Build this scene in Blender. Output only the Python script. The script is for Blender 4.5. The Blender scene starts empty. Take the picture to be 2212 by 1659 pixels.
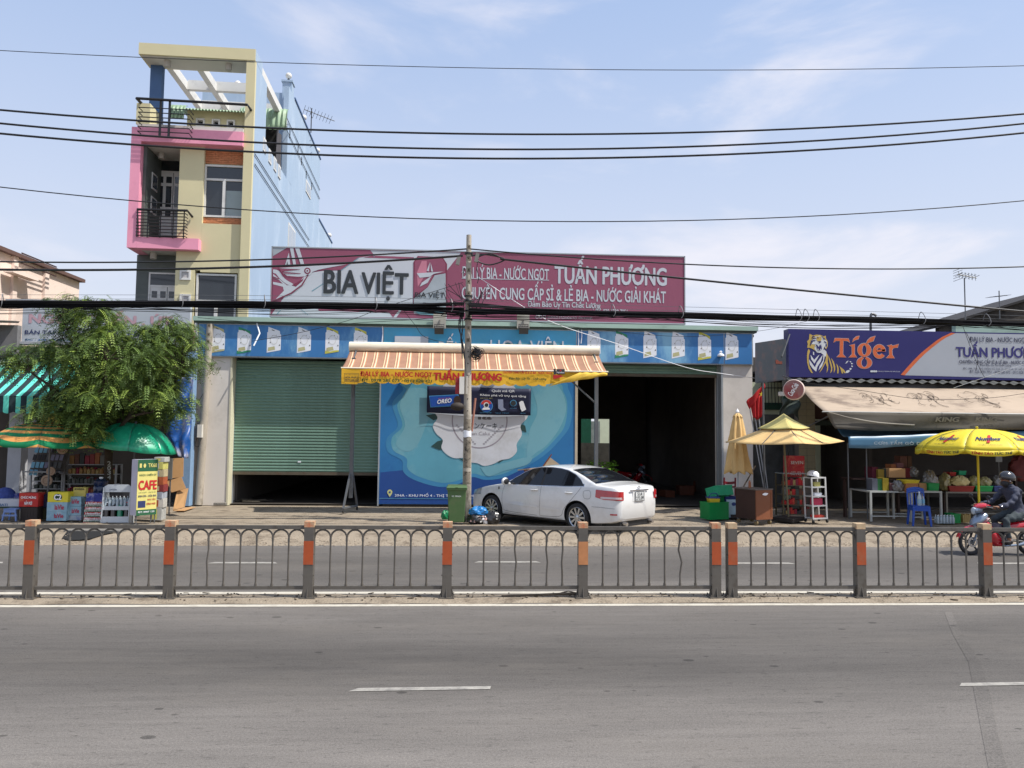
import bpy,math,random
import numpy as np
from mathutils import Vector,Matrix
random.seed(7)
rad=math.radians
COL=bpy.context.scene.collection
S=bpy.context.scene
# camera,sky,sun,exposure
FPX,WPX,HPX=1662.5,2212.0,1659.0
EYE=Vector((0,0,2.3))
_y,_p,_r=rad(3.3),rad(3.7),rad(0.6)
FWD=Vector((math.sin(_y)*math.cos(_p),math.cos(_y)*math.cos(_p),math.sin(_p)))
_rt=Vector((math.cos(_y),-math.sin(_y),0));_up=_rt.cross(FWD)
RT=_rt*math.cos(_r) + _up*math.sin(_r);UP=-_rt*math.sin(_r) + _up*math.cos(_r)
cd=bpy.data.cameras.new('camera');cam=bpy.data.objects.new('camera',cd);COL.objects.link(cam)
cd.sensor_width=36;cd.lens=36*FPX/WPX;cd.clip_end=3000;cd.clip_start=.05
mw=Matrix.Identity(4)
for i,a in enumerate((RT,UP,-FWD)):
 for j in range(3):mw[j][i]=a[j]
mw.translation=EYE;cam.matrix_world=mw;S.camera=cam
SUN=Vector((2.7,-1.0,4.3)).normalized()
el=math.asin(SUN.z);az=math.atan2(SUN.x,SUN.y)
w=bpy.data.worlds.new('World');S.world=w;w.use_nodes=True
nt=w.node_tree;N=nt.nodes;L=nt.links;N.clear()
o_=N.new('ShaderNodeOutputWorld');bg=N.new('ShaderNodeBackground');bg.inputs[1].default_value=.12
sky=N.new('ShaderNodeTexSky');sky.sky_type='NISHITA';sky.sun_disc=False
sky.sun_elevation=el;sky.sun_rotation=az;sky.air_density=1.3;sky.dust_density=2.5;sky.ozone_density=1.5
tc=N.new('ShaderNodeTexCoord')
mp=N.new('ShaderNodeMapping');mp.inputs['Scale'].default_value=(1.1,1.1,3.2);mp.inputs['Rotation'].default_value=(.1,.25,.3)
mp.inputs['Location'].default_value=(.35,.2,.1)
no=N.new('ShaderNodeTexNoise');no.inputs['Scale'].default_value=2.6;no.inputs['Detail'].default_value=9;no.inputs['Roughness'].default_value=.56
no.inputs['Distortion'].default_value=.35
no2=N.new('ShaderNodeTexNoise');no2.inputs['Scale'].default_value=1.1;no2.inputs['Detail'].default_value=3
L.new(tc.outputs['Generated'],mp.inputs[0]);L.new(mp.outputs[0],no.inputs['Vector']);L.new(mp.outputs[0],no2.inputs['Vector'])
mr=N.new('ShaderNodeMapRange');mr.interpolation_type='SMOOTHSTEP'
for k,v in ((1,.46),(2,.72),(3,0.),(4,.8)):mr.inputs[k].default_value=v
L.new(no.outputs[0],mr.inputs[0])
mul=N.new('ShaderNodeMath');mul.operation='MULTIPLY';L.new(mr.outputs[0],mul.inputs[0])
mr2=N.new('ShaderNodeMapRange')
for k,v in ((1,.35),(2,.65),(3,.25),(4,1.)):mr2.inputs[k].default_value=v
L.new(no2.outputs[0],mr2.inputs[0]);L.new(mr2.outputs[0],mul.inputs[1])
sep=N.new('ShaderNodeSeparateXYZ');L.new(tc.outputs['Generated'],sep.inputs[0])
hz=N.new('ShaderNodeMapRange');hz.interpolation_type='SMOOTHSTEP'
for k,v in ((1,0.),(2,.65),(3,.93),(4,.66)):hz.inputs[k].default_value=v
L.new(sep.outputs[2],hz.inputs[0])
tint=N.new('ShaderNodeMix');tint.data_type='RGBA';tint.inputs[6].default_value=(5.15,5.3,5.85,1);tint.inputs[7].default_value=(3.1,4.0,5.95,1)
tz=N.new('ShaderNodeMapRange')
for k,v in ((1,0.03),(2,.5),(3,0.),(4,1.)):tz.inputs[k].default_value=v
L.new(sep.outputs[2],tz.inputs[0]);L.new(tz.outputs[0],tint.inputs[0])
m1=N.new('ShaderNodeMix');m1.data_type='RGBA';L.new(hz.outputs[0],m1.inputs[0]);L.new(sky.outputs[0],m1.inputs[6]);L.new(tint.outputs[2],m1.inputs[7])
m2=N.new('ShaderNodeMix');m2.data_type='RGBA';m2.inputs[7].default_value=(6.0,5.85,6.25,1)
L.new(mul.outputs[0],m2.inputs[0]);L.new(m1.outputs[2],m2.inputs[6])
L.new(m2.outputs[2],bg.inputs[0]);L.new(bg.outputs[0],o_.inputs[0])
sl=bpy.data.lights.new('sun','SUN');sl.energy=4.2;sl.angle=rad(.6);sl.color=(1,.955,.88)
so=bpy.data.objects.new('sun',sl);COL.objects.link(so);so.location=(20,-10,40)
so.rotation_euler=(-SUN).to_track_quat('-Z','Y').to_euler()
S.view_settings.view_transform='Standard';S.view_settings.look='None';S.view_settings.exposure=.42;S.view_settings.gamma=1
S.cycles.max_bounces=6;S.cycles.diffuse_bounces=3;S.cycles.glossy_bounces=3;S.cycles.transparent_max_bounces=8
# measured view -> world helpers
def at(x,y,Y):
 d=FWD*FPX + RT*(x-WPX/2) - UP*(y-HPX/2)
 return EYE + d*(Y/d.y)
def gr(x,y,z=0.):
 d=FWD*FPX + RT*(x-WPX/2) - UP*(y-HPX/2)
 return EYE + d*((z-EYE.z)/d.z)
def rect(x0,y0,x1,y1,Y):
 ym,xm=(y0+y1)/2,(x0+x1)/2
 return at(x0,ym,Y).x,at(x1,ym,Y).x,at(xm,y1,Y).z,at(xm,y0,Y).z
# materials
def lin(c):
 c=c/255.
 return c/12.92 if c <=.04045 else ((c+.055)/1.055)**2.4
def C(r,g,b,k=1.):return (lin(r)*k,lin(g)*k,lin(b)*k,1)
MATS={}
def M(name,col,rough=.7,metal=0.,var=.12,scale=3.,bump=0.,bscale=40.,dirt_shine=None,dirt_shine_amt=.0,dscale=1.2,spec=.4,stretch=(1,1,1),coat=0.,emit=None,trans=0.,gen=False):
 if name in MATS:return MATS[name]
 m=bpy.data.materials.new(name);m.use_nodes=True;t=m.node_tree;n=t.nodes;l=t.links
 b=n['Principled BSDF']
 b.inputs['Roughness'].default_value=rough;b.inputs['Metallic'].default_value=metal
 b.inputs['Specular IOR Level'].default_value=spec;b.inputs['Coat Weight'].default_value=coat;b.inputs['Coat Roughness'].default_value=.06
 if trans:b.inputs['Transmission Weight'].default_value=trans
 if emit:b.inputs['Emission Color'].default_value=emit[0];b.inputs['Emission Strength'].default_value=emit[1]
 g=n.new('ShaderNodeTexCoord');mpn=n.new('ShaderNodeMapping');mpn.inputs['Scale'].default_value=stretch
 l.new(g.outputs['Object'],mpn.inputs[0])
 a=n.new('ShaderNodeTexNoise');a.inputs['Scale'].default_value=scale;a.inputs['Detail'].default_value=6;a.inputs['Roughness'].default_value=.6
 l.new(mpn.outputs[0],a.inputs['Vector'])
 r=n.new('ShaderNodeMapRange')
 for k,v in ((1,.25),(2,.75),(3,1-var),(4,1+var*.6)):r.inputs[k].default_value=v
 l.new(a.outputs[0],r.inputs[0])
 mx=n.new('ShaderNodeVectorMath');mx.operation='SCALE';mx.inputs[0].default_value=col[:3];l.new(r.outputs[0],mx.inputs['Scale'])
 out=mx.outputs[0]
 if dirt_shine:
  d=n.new('ShaderNodeTexNoise');d.inputs['Scale'].default_value=dscale;d.inputs['Detail'].default_value=8;d.inputs['Roughness'].default_value=.68
  l.new(mpn.outputs[0],d.inputs['Vector'])
  q=n.new('ShaderNodeMapRange');q.interpolation_type='SMOOTHSTEP'
  for k,v in ((1,.48),(2,.68),(3,0),(4,dirt_shine_amt)):q.inputs[k].default_value=v
  l.new(d.outputs[0],q.inputs[0])
  mm=n.new('ShaderNodeMix');mm.data_type='RGBA';mm.inputs[7].default_value=dirt_shine
  l.new(q.outputs[0],mm.inputs[0]);l.new(out,mm.inputs[6]);out=mm.outputs[2]
 l.new(out,b.inputs['Base Color'])
 if bump:
  e=n.new('ShaderNodeTexNoise');e.inputs['Scale'].default_value=bscale;e.inputs['Detail'].default_value=4
  l.new(g.outputs['Object'],e.inputs['Vector'])
  bb=n.new('ShaderNodeBump');bb.inputs['Strength'].default_value=min(1,bump*3);bb.inputs['Distance'].default_value=.02*bump*3
  l.new(e.outputs[0],bb.inputs['Height']);l.new(bb.outputs[0],b.inputs['Normal'])
 MATS[name]=m
 return m
def stripes(name,axis,period,stops,rough=.8,var=.1):
 m=bpy.data.materials.new(name);m.use_nodes=True;t=m.node_tree;n=t.nodes;l=t.links
 b=n['Principled BSDF'];b.inputs['Roughness'].default_value=rough;b.inputs['Specular IOR Level'].default_value=.2
 g=n.new('ShaderNodeTexCoord');s=n.new('ShaderNodeSeparateXYZ');l.new(g.outputs['UV'],s.inputs[0])
 d=n.new('ShaderNodeMath');d.operation='DIVIDE';d.inputs[1].default_value=period;l.new(s.outputs[axis],d.inputs[0])
 f=n.new('ShaderNodeMath');f.operation='FRACT';l.new(d.outputs[0],f.inputs[0])
 r=n.new('ShaderNodeValToRGB');r.color_ramp.interpolation='CONSTANT'
 e=r.color_ramp.elements
 e[0].position=stops[0][0];e[0].color=stops[0][1];e[1].position=stops[1][0];e[1].color=stops[1][1]
 for p,c in stops[2:]:
  k=e.new(p);k.color=c
 l.new(f.outputs[0],r.inputs[0])
 a=n.new('ShaderNodeTexNoise');a.inputs['Scale'].default_value=3;a.inputs['Detail'].default_value=6;l.new(g.outputs['Object'],a.inputs['Vector'])
 q=n.new('ShaderNodeMapRange')
 for k,v in ((1,.3),(2,.7),(3,1-var),(4,1+var*.5)):q.inputs[k].default_value=v
 l.new(a.outputs[0],q.inputs[0])
 x=n.new('ShaderNodeVectorMath');x.operation='SCALE';l.new(r.outputs[0],x.inputs[0]);l.new(q.outputs[0],x.inputs['Scale'])
 l.new(x.outputs[0],b.inputs['Base Color'])
 return m
# objects
def tag(o,label=None,cat=None,group=None,kind=None):
 if label:o['label']=label
 if cat:o['category']=cat
 if group:o['group']=group
 if kind:o['kind']=kind
 return o
def thing(name,label,cat,loc=(0,0,0),group=None):
 o=bpy.data.objects.new(name,None);COL.objects.link(o);o.location=loc;o.empty_display_size=.2
 o['base']=list(loc)
 return tag(o,label,cat,group)
def put(root,loc,rz=0.,rx=0.,ry=0.):
 root.location=loc;root.rotation_euler=(rx,ry,rz);return root
def dup(root,loc=None,rz=None,label=None,parent=None):
 c=root.copy();COL.objects.link(c)
 if parent:c.parent=parent;c.matrix_parent_inverse=root.matrix_parent_inverse
 if loc is not None:c.location=loc
 if rz is not None:c.rotation_euler=(0,0,rz)
 if label:c['label']=label
 for ch in KIDS.get(root.name,[]):
  d=dup(ch,parent=c)
 return c
KIDS={}
class MB:
 def __init__(s):s.v=[];s.f=[];s.m=[];s.k=0;s.uv=None
 def mat(s,k):s.k=k;return s
 def add(s,vs,fs):
  b=len(s.v);s.v +=[tuple(v) for v in vs];s.f +=[tuple(i+b for i in f) for f in fs];s.m +=[s.k]*len(fs);return s
 def box(s,x0,x1,y0,y1,z0,z1,T=None):
  if x0 > x1:x0,x1=x1,x0
  if y0 > y1:y0,y1=y1,y0
  if z0 > z1:z0,z1=z1,z0
  vs=[Vector(p) for p in ((x0,y0,z0),(x1,y0,z0),(x1,y1,z0),(x0,y1,z0),(x0,y0,z1),(x1,y0,z1),(x1,y1,z1),(x0,y1,z1))]
  if T:vs=[T@v for v in vs]
  return s.add(vs,[(0,3,2,1),(4,5,6,7),(0,1,5,4),(1,2,6,5),(2,3,7,6),(3,0,4,7)])
 def cb(s,c,d,T=None,rz=0.,rx=0.,ry=0.):
  R=Matrix.Translation(c)@Matrix.Rotation(rz,4,'Z')@Matrix.Rotation(ry,4,'Y')@Matrix.Rotation(rx,4,'X')
  if T:R=T@R
  return s.box(-d[0]/2,d[0]/2,-d[1]/2,d[1]/2,-d[2]/2,d[2]/2,R)
 def prism(s,pts,y0,y1):
  n=len(pts);vs=[(x,y0,z) for x,z in pts] + [(x,y1,z) for x,z in pts]
  a=sum(pts[i][0]*pts[(i+1) % n][1]-pts[(i+1) % n][0]*pts[i][1] for i in range(n))
  fs=[tuple(range(n)),tuple(reversed(range(n,2*n)))] + [(i,i+n,(i+1) % n+n,(i+1) % n) for i in range(n)]
  if (a < 0)==(y0 < y1):fs=[tuple(reversed(f)) for f in fs]
  return s.add(vs,fs)
 def flat(s,pts,y):
  n=len(pts);a=sum(pts[i][0]*pts[(i+1) % n][1]-pts[(i+1) % n][0]*pts[i][1] for i in range(n))
  f=tuple(range(n)) if a > 0 else tuple(reversed(range(n)))
  return s.add([(x,y,z) for x,z in pts],[f])
 def quad(s,*p):return s.add(p,[tuple(range(len(p)))])
 def tube(s,pts,r,n=6,caps=True):
  pts=[Vector(p) for p in pts];rs=r if isinstance(r,(list,tuple)) else [r]*len(pts)
  vs=[];up=None
  for i,p in enumerate(pts):
   t=(pts[min(i+1,len(pts)-1)]-pts[max(i-1,0)]).normalized()
   if up is None:up=t.orthogonal().normalized()
   up=(up - t*up.dot(t)).normalized() if (up - t*up.dot(t)).length > 1e-5 else t.orthogonal().normalized()
   b=t.cross(up)
   for k in range(n):
    a=2*math.pi*k/n;vs.append(p + (up*math.cos(a)+b*math.sin(a))*rs[i])
  fs=[(i*n+k,i*n+(k+1) % n,(i+1)*n+(k+1) % n,(i+1)*n+k) for i in range(len(pts)-1) for k in range(n)]
  if caps:fs +=[tuple(reversed(range(n))),tuple(range((len(pts)-1)*n,len(pts)*n))]
  return s.add(vs,fs)
 def cyl(s,p0,p1,r0,r1=None,n=12):return s.tube([p0,p1],[r0,r0 if r1 is None else r1],n)
 def lathe(s,prof,n=16,T=None,sc=(1,1),cap=True):
  T=T or Matrix.Identity(4);vs=[]
  for r,z in prof:
   for k in range(n):
    a=2*math.pi*k/n;vs.append(T@Vector((r*math.cos(a)*sc[0],r*math.sin(a)*sc[1],z)))
  fs=[(i*n+k,i*n+(k+1) % n,(i+1)*n+(k+1) % n,(i+1)*n+k) for i in range(len(prof)-1) for k in range(n)]
  if cap and prof[0][0] > 1e-4:fs.append(tuple(reversed(range(n))))
  if cap and prof[-1][0] > 1e-4:fs.append(tuple(range((len(prof)-1)*n,len(prof)*n)))
  return s.add(vs,fs)
 def ball(s,c,r,n=10,sc=(1,1,1),T=None):
  prof=[(max(1e-5,math.sin(math.pi*i/n)),-math.cos(math.pi*i/n)) for i in range(n+1)]
  TT=(T or Matrix.Identity(4))@Matrix.Translation(c)@Matrix.Diagonal((r*sc[0],r*sc[1],r*sc[2],1))
  return s.lathe(prof,n+4,TT)
 def grid(s,fn,nu,nv,wrap=False):
  vs=[fn(i/nu,j/nv) for i in range(nu+1) for j in range(nv+1)]
  fs=[(i*(nv+1)+j,(i+1)*(nv+1)+j,(i+1)*(nv+1)+j+1,i*(nv+1)+j+1) for i in range(nu) for j in range(nv)]
  return s.add(vs,fs)
 def build(s,name,mats,parent=None,smooth=False,thick=0.,uvf=None,bevel=0.):
  mats=mats if isinstance(mats,(list,tuple)) else [mats]
  vs=s.v;base=None
  if parent is None and vs:
   xs=[v[0] for v in vs];ys=[v[1] for v in vs];zs=[v[2] for v in vs]
   base=Vector(((min(xs)+max(xs))/2,(min(ys)+max(ys))/2,min(zs)))
   vs=[(v[0]-base.x,v[1]-base.y,v[2]-base.z) for v in vs]
  me=bpy.data.meshes.new(name);me.from_pydata(vs,[],s.f)
  for mm in mats:me.materials.append(mm)
  if len(mats) > 1:me.polygons.foreach_set('material_index',s.m)
  if smooth:me.polygons.foreach_set('use_smooth',[True]*len(me.polygons))
  if uvf:
   u=me.uv_layers.new(name='UVMap')
   for lp in me.loops:u.data[lp.index].uv=uvf(s.v[lp.vertex_index])
  me.update()
  if smooth is True and hasattr(me,'set_sharp_from_angle'):me.set_sharp_from_angle(angle=rad(42))
  o=bpy.data.objects.new(name,me);COL.objects.link(o)
  if thick:
   sd=o.modifiers.new('thick','SOLIDIFY');sd.thickness=thick;sd.offset=0
  if bevel:
   bv=o.modifiers.new('bevel','BEVEL');bv.width=bevel;bv.segments=2;bv.limit_method='ANGLE'
  if parent is not None:
   o.parent=parent;KIDS.setdefault(parent.name,[]).append(o)
   if 'base' in parent:o.matrix_parent_inverse=Matrix.Translation([-q for q in parent['base']])
  elif base is not None:o.location=base
  return o
def part(name,mats,parent,fn,**k):
 m=MB();fn(m);return m.build(name,mats,parent,**k)
def piece(src,parent,delta):
 c=src.copy();COL.objects.link(c);c.parent=parent;c.matrix_parent_inverse=src.matrix_parent_inverse
 c.location=Vector(src.location)+Vector(delta);KIDS.setdefault(parent.name,[]).append(c);return c
HORN=dict(zip('ƯỨỪỬỮỰƠỚỜỞỠỢưứừửữựơớờởỡợ','UÚÙỦŨỤOÓÒỎÕỌuúùủũụoóòỏõọ'))
def _extent(s,kw):
 cu=bpy.data.curves.new('t','FONT');cu.body=s;cu.size=1
 for k,v in kw.items():setattr(cu,k,v)
 ob=bpy.data.objects.new('t',cu);COL.objects.link(ob);bpy.context.view_layer.update()
 x=max(c[0] for c in ob.bound_box);bpy.data.objects.remove(ob);bpy.data.curves.remove(cu);return x
def text(s,box,Y,mat,parent,bold=.0,shear=0.,name='lettering',T=None,space=1.,depth=0.,slope=0.):
 X0,X1,Z0,Z1=box
 raw=s;s=''.join(HORN.get(c,c) for c in raw)
 cu=bpy.data.curves.new('t','FONT');cu.body=s;cu.size=1;cu.offset=0;cu.shear=shear;cu.space_character=space;cu.resolution_u=3
 cu.extrude=0
 ob=bpy.data.objects.new('t',cu);COL.objects.link(ob)
 dg=bpy.context.evaluated_depsgraph_get();me=bpy.data.meshes.new_from_object(ob.evaluated_get(dg))
 bpy.data.objects.remove(ob);bpy.data.curves.remove(cu)
 n=len(me.vertices);co=np.zeros(n*3);me.vertices.foreach_get('co',co);co=co.reshape(-1,3)
 fs=[tuple(p.vertices) for p in me.polygons]
 lo,hi=co.min(0),co.max(0)
 for i,c in enumerate(raw):
  if c in HORN:
   plain={'Ú':'U','Ù':'U','Ủ':'U','Ũ':'U','Ụ':'U','Ó':'O','Ò':'O','Ỏ':'O','Õ':'O','Ọ':'O'}
   x=_extent(s[:i+1],{'space_character':space});up=c.isupper();z0=0 if up else -.16
   if c in 'ƠỚỜỞỠỢ':x -=.06
   hp=[(x-.06,.60),(x+.03,.63),(x+.10,.71),(x+.11,.80),(x+.02,.80),(x+.0,.73),(x-.06,.69)]
   b=len(co);co=np.vstack([co,np.array([(p[0],p[1]+z0,0) for p in hp])]);fs.append(tuple(range(b,b+7)))
 out=np.zeros_like(co)
 out[:,0]=X0 + (co[:,0]-lo[0])/(hi[0]-lo[0])*(X1-X0)
 out[:,2]=Z0 + (co[:,1]-lo[1])/(hi[1]-lo[1])*(Z1-Z0) + slope*(out[:,0]-X0);out[:,1]=Y
 if T is not None:
  out=np.array([tuple(T@Vector(v)) for v in out])
 m=MB()
 if bold and not depth:
  k=(X1-X0)/(hi[0]-lo[0])*bold*.62;kz=(Z1-Z0)/(hi[1]-lo[1])*bold*.35
  ax=Vector((1,0,0)) if T is None else (T.to_3x3()@Vector((1,0,0)));azz=Vector((0,0,1)) if T is None else (T.to_3x3()@Vector((0,0,1)))
  nn=Vector((0,-1,0)) if T is None else (T.to_3x3()@Vector((0,-1,0)))
  for i,(sx,sz) in enumerate(((-1,0),(1,0),(-.5,1),(.5,-1),(0,0),(.5,1),(-.5,-1))):
   d=ax*(k*sx)+azz*(kz*sz)+nn*(.0004*i);m.add([(v[0]+d.x,v[1]+d.y,v[2]+d.z) for v in out],fs)
 else:m.add([tuple(v) for v in out],fs)
 bpy.data.meshes.remove(me)
 if depth:
  n=len(m.v);m.v +=[(v[0],v[1]+depth,v[2]) for v in m.v]
  from collections import Counter
  e=Counter()
  for f in fs:
   for i in range(len(f)):e[(f[i],f[(i+1) % len(f)])] +=1
  for (a,b) in list(e):
   if (b,a) not in e:m.f.append((b,a,a+n,b+n));m.m.append(0)
 return m.build(name,mat,parent)
def smoothpath(pts,n=24):
 P=[Vector(p) for p in pts];out=[]
 for i in range(len(P)-1):
  a,b,c,d=P[max(i-1,0)],P[i],P[i+1],P[min(i+2,len(P)-1)]
  for k in range(n):
   t=k/n;out.append(.5*((2*b)+(c-a)*t+(2*a-5*b+4*c-d)*t*t+(3*b-a-3*c+d)*t**3))
 out.append(P[-1]);return out
# ground,road,median,shoulder
def asphalt(name,base,near):
 m=bpy.data.materials.new(name);m.use_nodes=True;t=m.node_tree;n=t.nodes;l=t.links
 b=n['Principled BSDF'];b.inputs['Roughness'].default_value=.82;b.inputs['Specular IOR Level'].default_value=.3
 g=n.new('ShaderNodeNewGeometry')
 def noise(sc,det=5,stretch=(1,1,1),rough=.6):
  mp=n.new('ShaderNodeMapping');mp.inputs['Scale'].default_value=stretch;l.new(g.outputs['Position'],mp.inputs[0])
  a=n.new('ShaderNodeTexNoise');a.inputs['Scale'].default_value=sc;a.inputs['Detail'].default_value=det;a.inputs['Roughness'].default_value=rough
  l.new(mp.outputs[0],a.inputs['Vector']);return a.outputs[0]
 def rng(v,a,bb,c,d,smooth=False):
  r=n.new('ShaderNodeMapRange')
  if smooth:r.interpolation_type='SMOOTHSTEP'
  for k,q in ((1,a),(2,bb),(3,c),(4,d)):r.inputs[k].default_value=q
  l.new(v,r.inputs[0]);return r.outputs[0]
 def mul(a,bq):
  x=n.new('ShaderNodeMath');x.operation='MULTIPLY';l.new(a,x.inputs[0]);l.new(bq,x.inputs[1]);return x.outputs[0]
 sp=n.new('ShaderNodeSeparateXYZ');l.new(g.outputs['Position'],sp.inputs[0])
 v=rng(noise(.7,6,(.25,1,1)),.3,.7,.80,1.14)
 v=mul(v,rng(noise(6,4,(.12,1.6,1)),.3,.7,.88,1.09))
 v=mul(v,rng(noise(55,3),.3,.7,.76,1.2))
 v=mul(v,rng(noise(140,2),.35,.65,.74,1.2))
 v=mul(v,rng(noise(20,4,(.35,1.3,1),.7),.30,.45,.62,1.,True));v=mul(v,rng(noise(300,1),.3,.7,.9,1.1))  # short dark dashes: pits and shadows, both put into the asphalt colour
 for yc,wd,am in near:
  d=n.new('ShaderNodeMath');d.operation='SUBTRACT';d.inputs[1].default_value=yc;l.new(sp.outputs[1],d.inputs[0])
  wob=n.new('ShaderNodeMath');wob.operation='ADD';l.new(d.outputs[0],wob.inputs[0]);l.new(rng(noise(.35,3,(.3,1,1)),.2,.8,-.35,.35),wob.inputs[1])
  ab=n.new('ShaderNodeMath');ab.operation='ABSOLUTE';l.new(wob.outputs[0],ab.inputs[0])
  v=mul(v,rng(ab.outputs[0],0.,wd,am,1.,True))
 vo=n.new('ShaderNodeTexVoronoi');vo.inputs['Scale'].default_value=2.7;vo.inputs['Randomness'].default_value=1
 mp=n.new('ShaderNodeMapping');mp.inputs['Scale'].default_value=(.8,1.25,1);l.new(g.outputs['Position'],mp.inputs[0]);l.new(mp.outputs[0],vo.inputs['Vector'])
 sx=n.new('ShaderNodeSeparateXYZ');l.new(vo.outputs['Color'],sx.inputs[0])
 th=n.new('ShaderNodeMath');th.operation='MULTIPLY';th.inputs[1].default_value=.13;l.new(sx.outputs[0],th.inputs[0])
 df=n.new('ShaderNodeMath');df.operation='SUBTRACT';l.new(vo.outputs['Distance'],df.inputs[0]);l.new(th.outputs[0],df.inputs[1])
 v=mul(v,rng(df.outputs[0],-.01,.02,.5,1.,True))
 vo2=n.new('ShaderNodeTexVoronoi');vo2.inputs['Scale'].default_value=9;l.new(g.outputs['Position'],vo2.inputs['Vector'])
 s2=n.new('ShaderNodeSeparateXYZ');l.new(vo2.outputs['Color'],s2.inputs[0])
 t2=n.new('ShaderNodeMath');t2.operation='MULTIPLY';t2.inputs[1].default_value=.12;l.new(s2.outputs[1],t2.inputs[0])
 d2=n.new('ShaderNodeMath');d2.operation='SUBTRACT';l.new(vo2.outputs['Distance'],d2.inputs[0]);l.new(t2.outputs[0],d2.inputs[1])
 v=mul(v,rng(d2.outputs[0],-.02,.03,.8,1.,True))
 x=n.new('ShaderNodeVectorMath');x.operation='SCALE';x.inputs[0].default_value=base;l.new(v,x.inputs['Scale'])
 mm=n.new('ShaderNodeMix');mm.data_type='RGBA';mm.inputs[7].default_value=(.20,.175,.145,1)
 l.new(rng(noise(.5,7,(.35,1,1),.7),.45,.8,0,.3,True),mm.inputs[0]);l.new(x.outputs[0],mm.inputs[6])
 l.new(mm.outputs[2],b.inputs['Base Color'])
 bp=n.new('ShaderNodeBump');bp.inputs['Strength'].default_value=.5;bp.inputs['Distance'].default_value=.006;l.new(noise(120,3),bp.inputs['Height']);l.new(bp.outputs[0],b.inputs['Normal'])
 return m
ASPH=asphalt('asphalt',(.178,.162,.146),((7.9,2.1,.52),(9.6,1.6,.74),(13.5,3.4,.56)))
def worn(name,col,under,lo=.42,hi=.6,sc=7):
 m=M(name,col,rough=.8,var=.08,scale=20);t=m.node_tree;n=t.nodes;l=t.links;b=n['Principled BSDF']
 g=n.new('ShaderNodeNewGeometry');a=n.new('ShaderNodeTexNoise');a.inputs['Scale'].default_value=sc;a.inputs['Detail'].default_value=9;a.inputs['Roughness'].default_value=.75
 l.new(g.outputs['Position'],a.inputs['Vector']);r=n.new('ShaderNodeMapRange')
 for k,v in ((1,lo),(2,hi),(3,0),(4,.85)):r.inputs[k].default_value=v
 l.new(a.outputs[0],r.inputs[0]);x=n.new('ShaderNodeMix');x.data_type='RGBA';x.inputs[7].default_value=under
 old=b.inputs['Base Color'].links[0].from_socket;l.new(old,x.inputs[6]);l.new(r.outputs[0],x.inputs[0]);l.new(x.outputs[2],b.inputs['Base Color'])
 return m
PAINT=worn('road_paint',(.36,.34,.30,1),(.15,.14,.13,1),.40,.66)
PAINTL=worn('edge_paint',(.50,.465,.39,1),(.26,.22,.17,1),.5,.75,5)
SAND=M('sandy_dirt',C(190,174,152,.58),rough=.95,var=.22,scale=1.6,bump=.5,bscale=30,dirt_shine=C(120,105,88,.6),dirt_shine_amt=.75,dscale=2.2)
CONC=M('old_concrete',C(168,163,154,.56),rough=.9,var=.2,scale=.9,bump=.25,bscale=25,dirt_shine=C(112,104,94,.6),dirt_shine_amt=.8,dscale=.9)
SOIL=M('dry_soil',C(150,135,110,.55),rough=.95,var=.25,scale=.3)
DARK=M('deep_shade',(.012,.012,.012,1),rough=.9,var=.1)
def struct(name,m,mats,**k):
 o=m.build(name,mats,**k);o['kind']='structure';return o
m=MB();m.quad((-400,-300,-.03),(400,-300,-.03),(400,600,-.03),(-400,600,-.03));struct('ground',m,SOIL)
m=MB();m.quad((-120,-3.2,0),(120,-3.2,0),(120,16.25,0),(-120,16.25,0));struct('road',m,ASPH)
m=MB();m.box(-120,120,-6,-3.2,-.03,.13);struct('near_pavement',m,CONC)
random.seed(3)
def ragged(x0,x1,y0,y1,z,step=.35,amp=.035,hz=.0,ny=3):
 m=MB();n=int((x1-x0)/step)
 ja=[random.uniform(-amp,amp) for _ in range(n+1)];jb=[random.uniform(-amp,amp) for _ in range(n+1)]
 def f(u,v):
  i=min(n,int(round(u*n)));a=y0+ja[i];b=y1+jb[i]
  zz=z + (hz*random.uniform(.4,1.) if 0 < v < 1 else 0)
  return (x0+(x1-x0)*u,a+(b-a)*v,zz)
 return m.grid(f,n,ny)
m=ragged(-25,25,10.58,11.2,.006,hz=.022,ny=5);o=struct('median_strip',m,SAND,smooth=True)
m=ragged(-25,25,10.43,10.56,.004,step=.5,amp=.006,ny=1);struct('edge_line',m,PAINTL)
m=ragged(-25,25,11.24,11.38,.004,step=.5,amp=.006,ny=1);struct('edge_line',m,PAINTL)
m=MB();P_=[(2040,1322,16),(2058,1370,20),(2092,1430,26),(2105,1500,34),(2120,1580,34),(2135,1659,40)]
for (x,y,q),(x2,y2,q2) in zip(P_,P_[1:]):m.quad(tuple(gr(x,y,.003)),tuple(gr(x2,y2,.003)),tuple(gr(x2+q2,y2,.003)),tuple(gr(x+q,y,.003)))
struct('tar_streak',m,asphalt('asphalt_tar',(.155,.141,.127),((7.9,2.1,.54),)))
m=MB()
for i in range(-6,7):
 x=0.16 + i*4.62;ye=13.97 if abs(i) < 1 else 13.86
 m.quad((x,ye-.075,.005),(x+1.2,ye-.075,.005),(x+1.12,ye+.075,.005),(x+.08,ye+.075,.005))
for i in range(-5,6):
 x=-1.02 + i*5.62;y=7.12
 m.quad((x,y-.06,.005),(x+.08,y+.03,.005),(x+1.27,y+.05,.005),(x+1.26,y-.03,.005))
struct('lane_dash',m,PAINT)
random.seed(12)
def hsh(x,y):
 t=min(1,max(0,(y-15.85)/1.15));s=t*t*(3-2*t)
 return .004 + .11*s + .012*math.sin(x*3.1+y*2)*s*(y < 18.2) + .008*math.sin(x*7.7+1.3*y)*s
m=MB();NX=560
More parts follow.
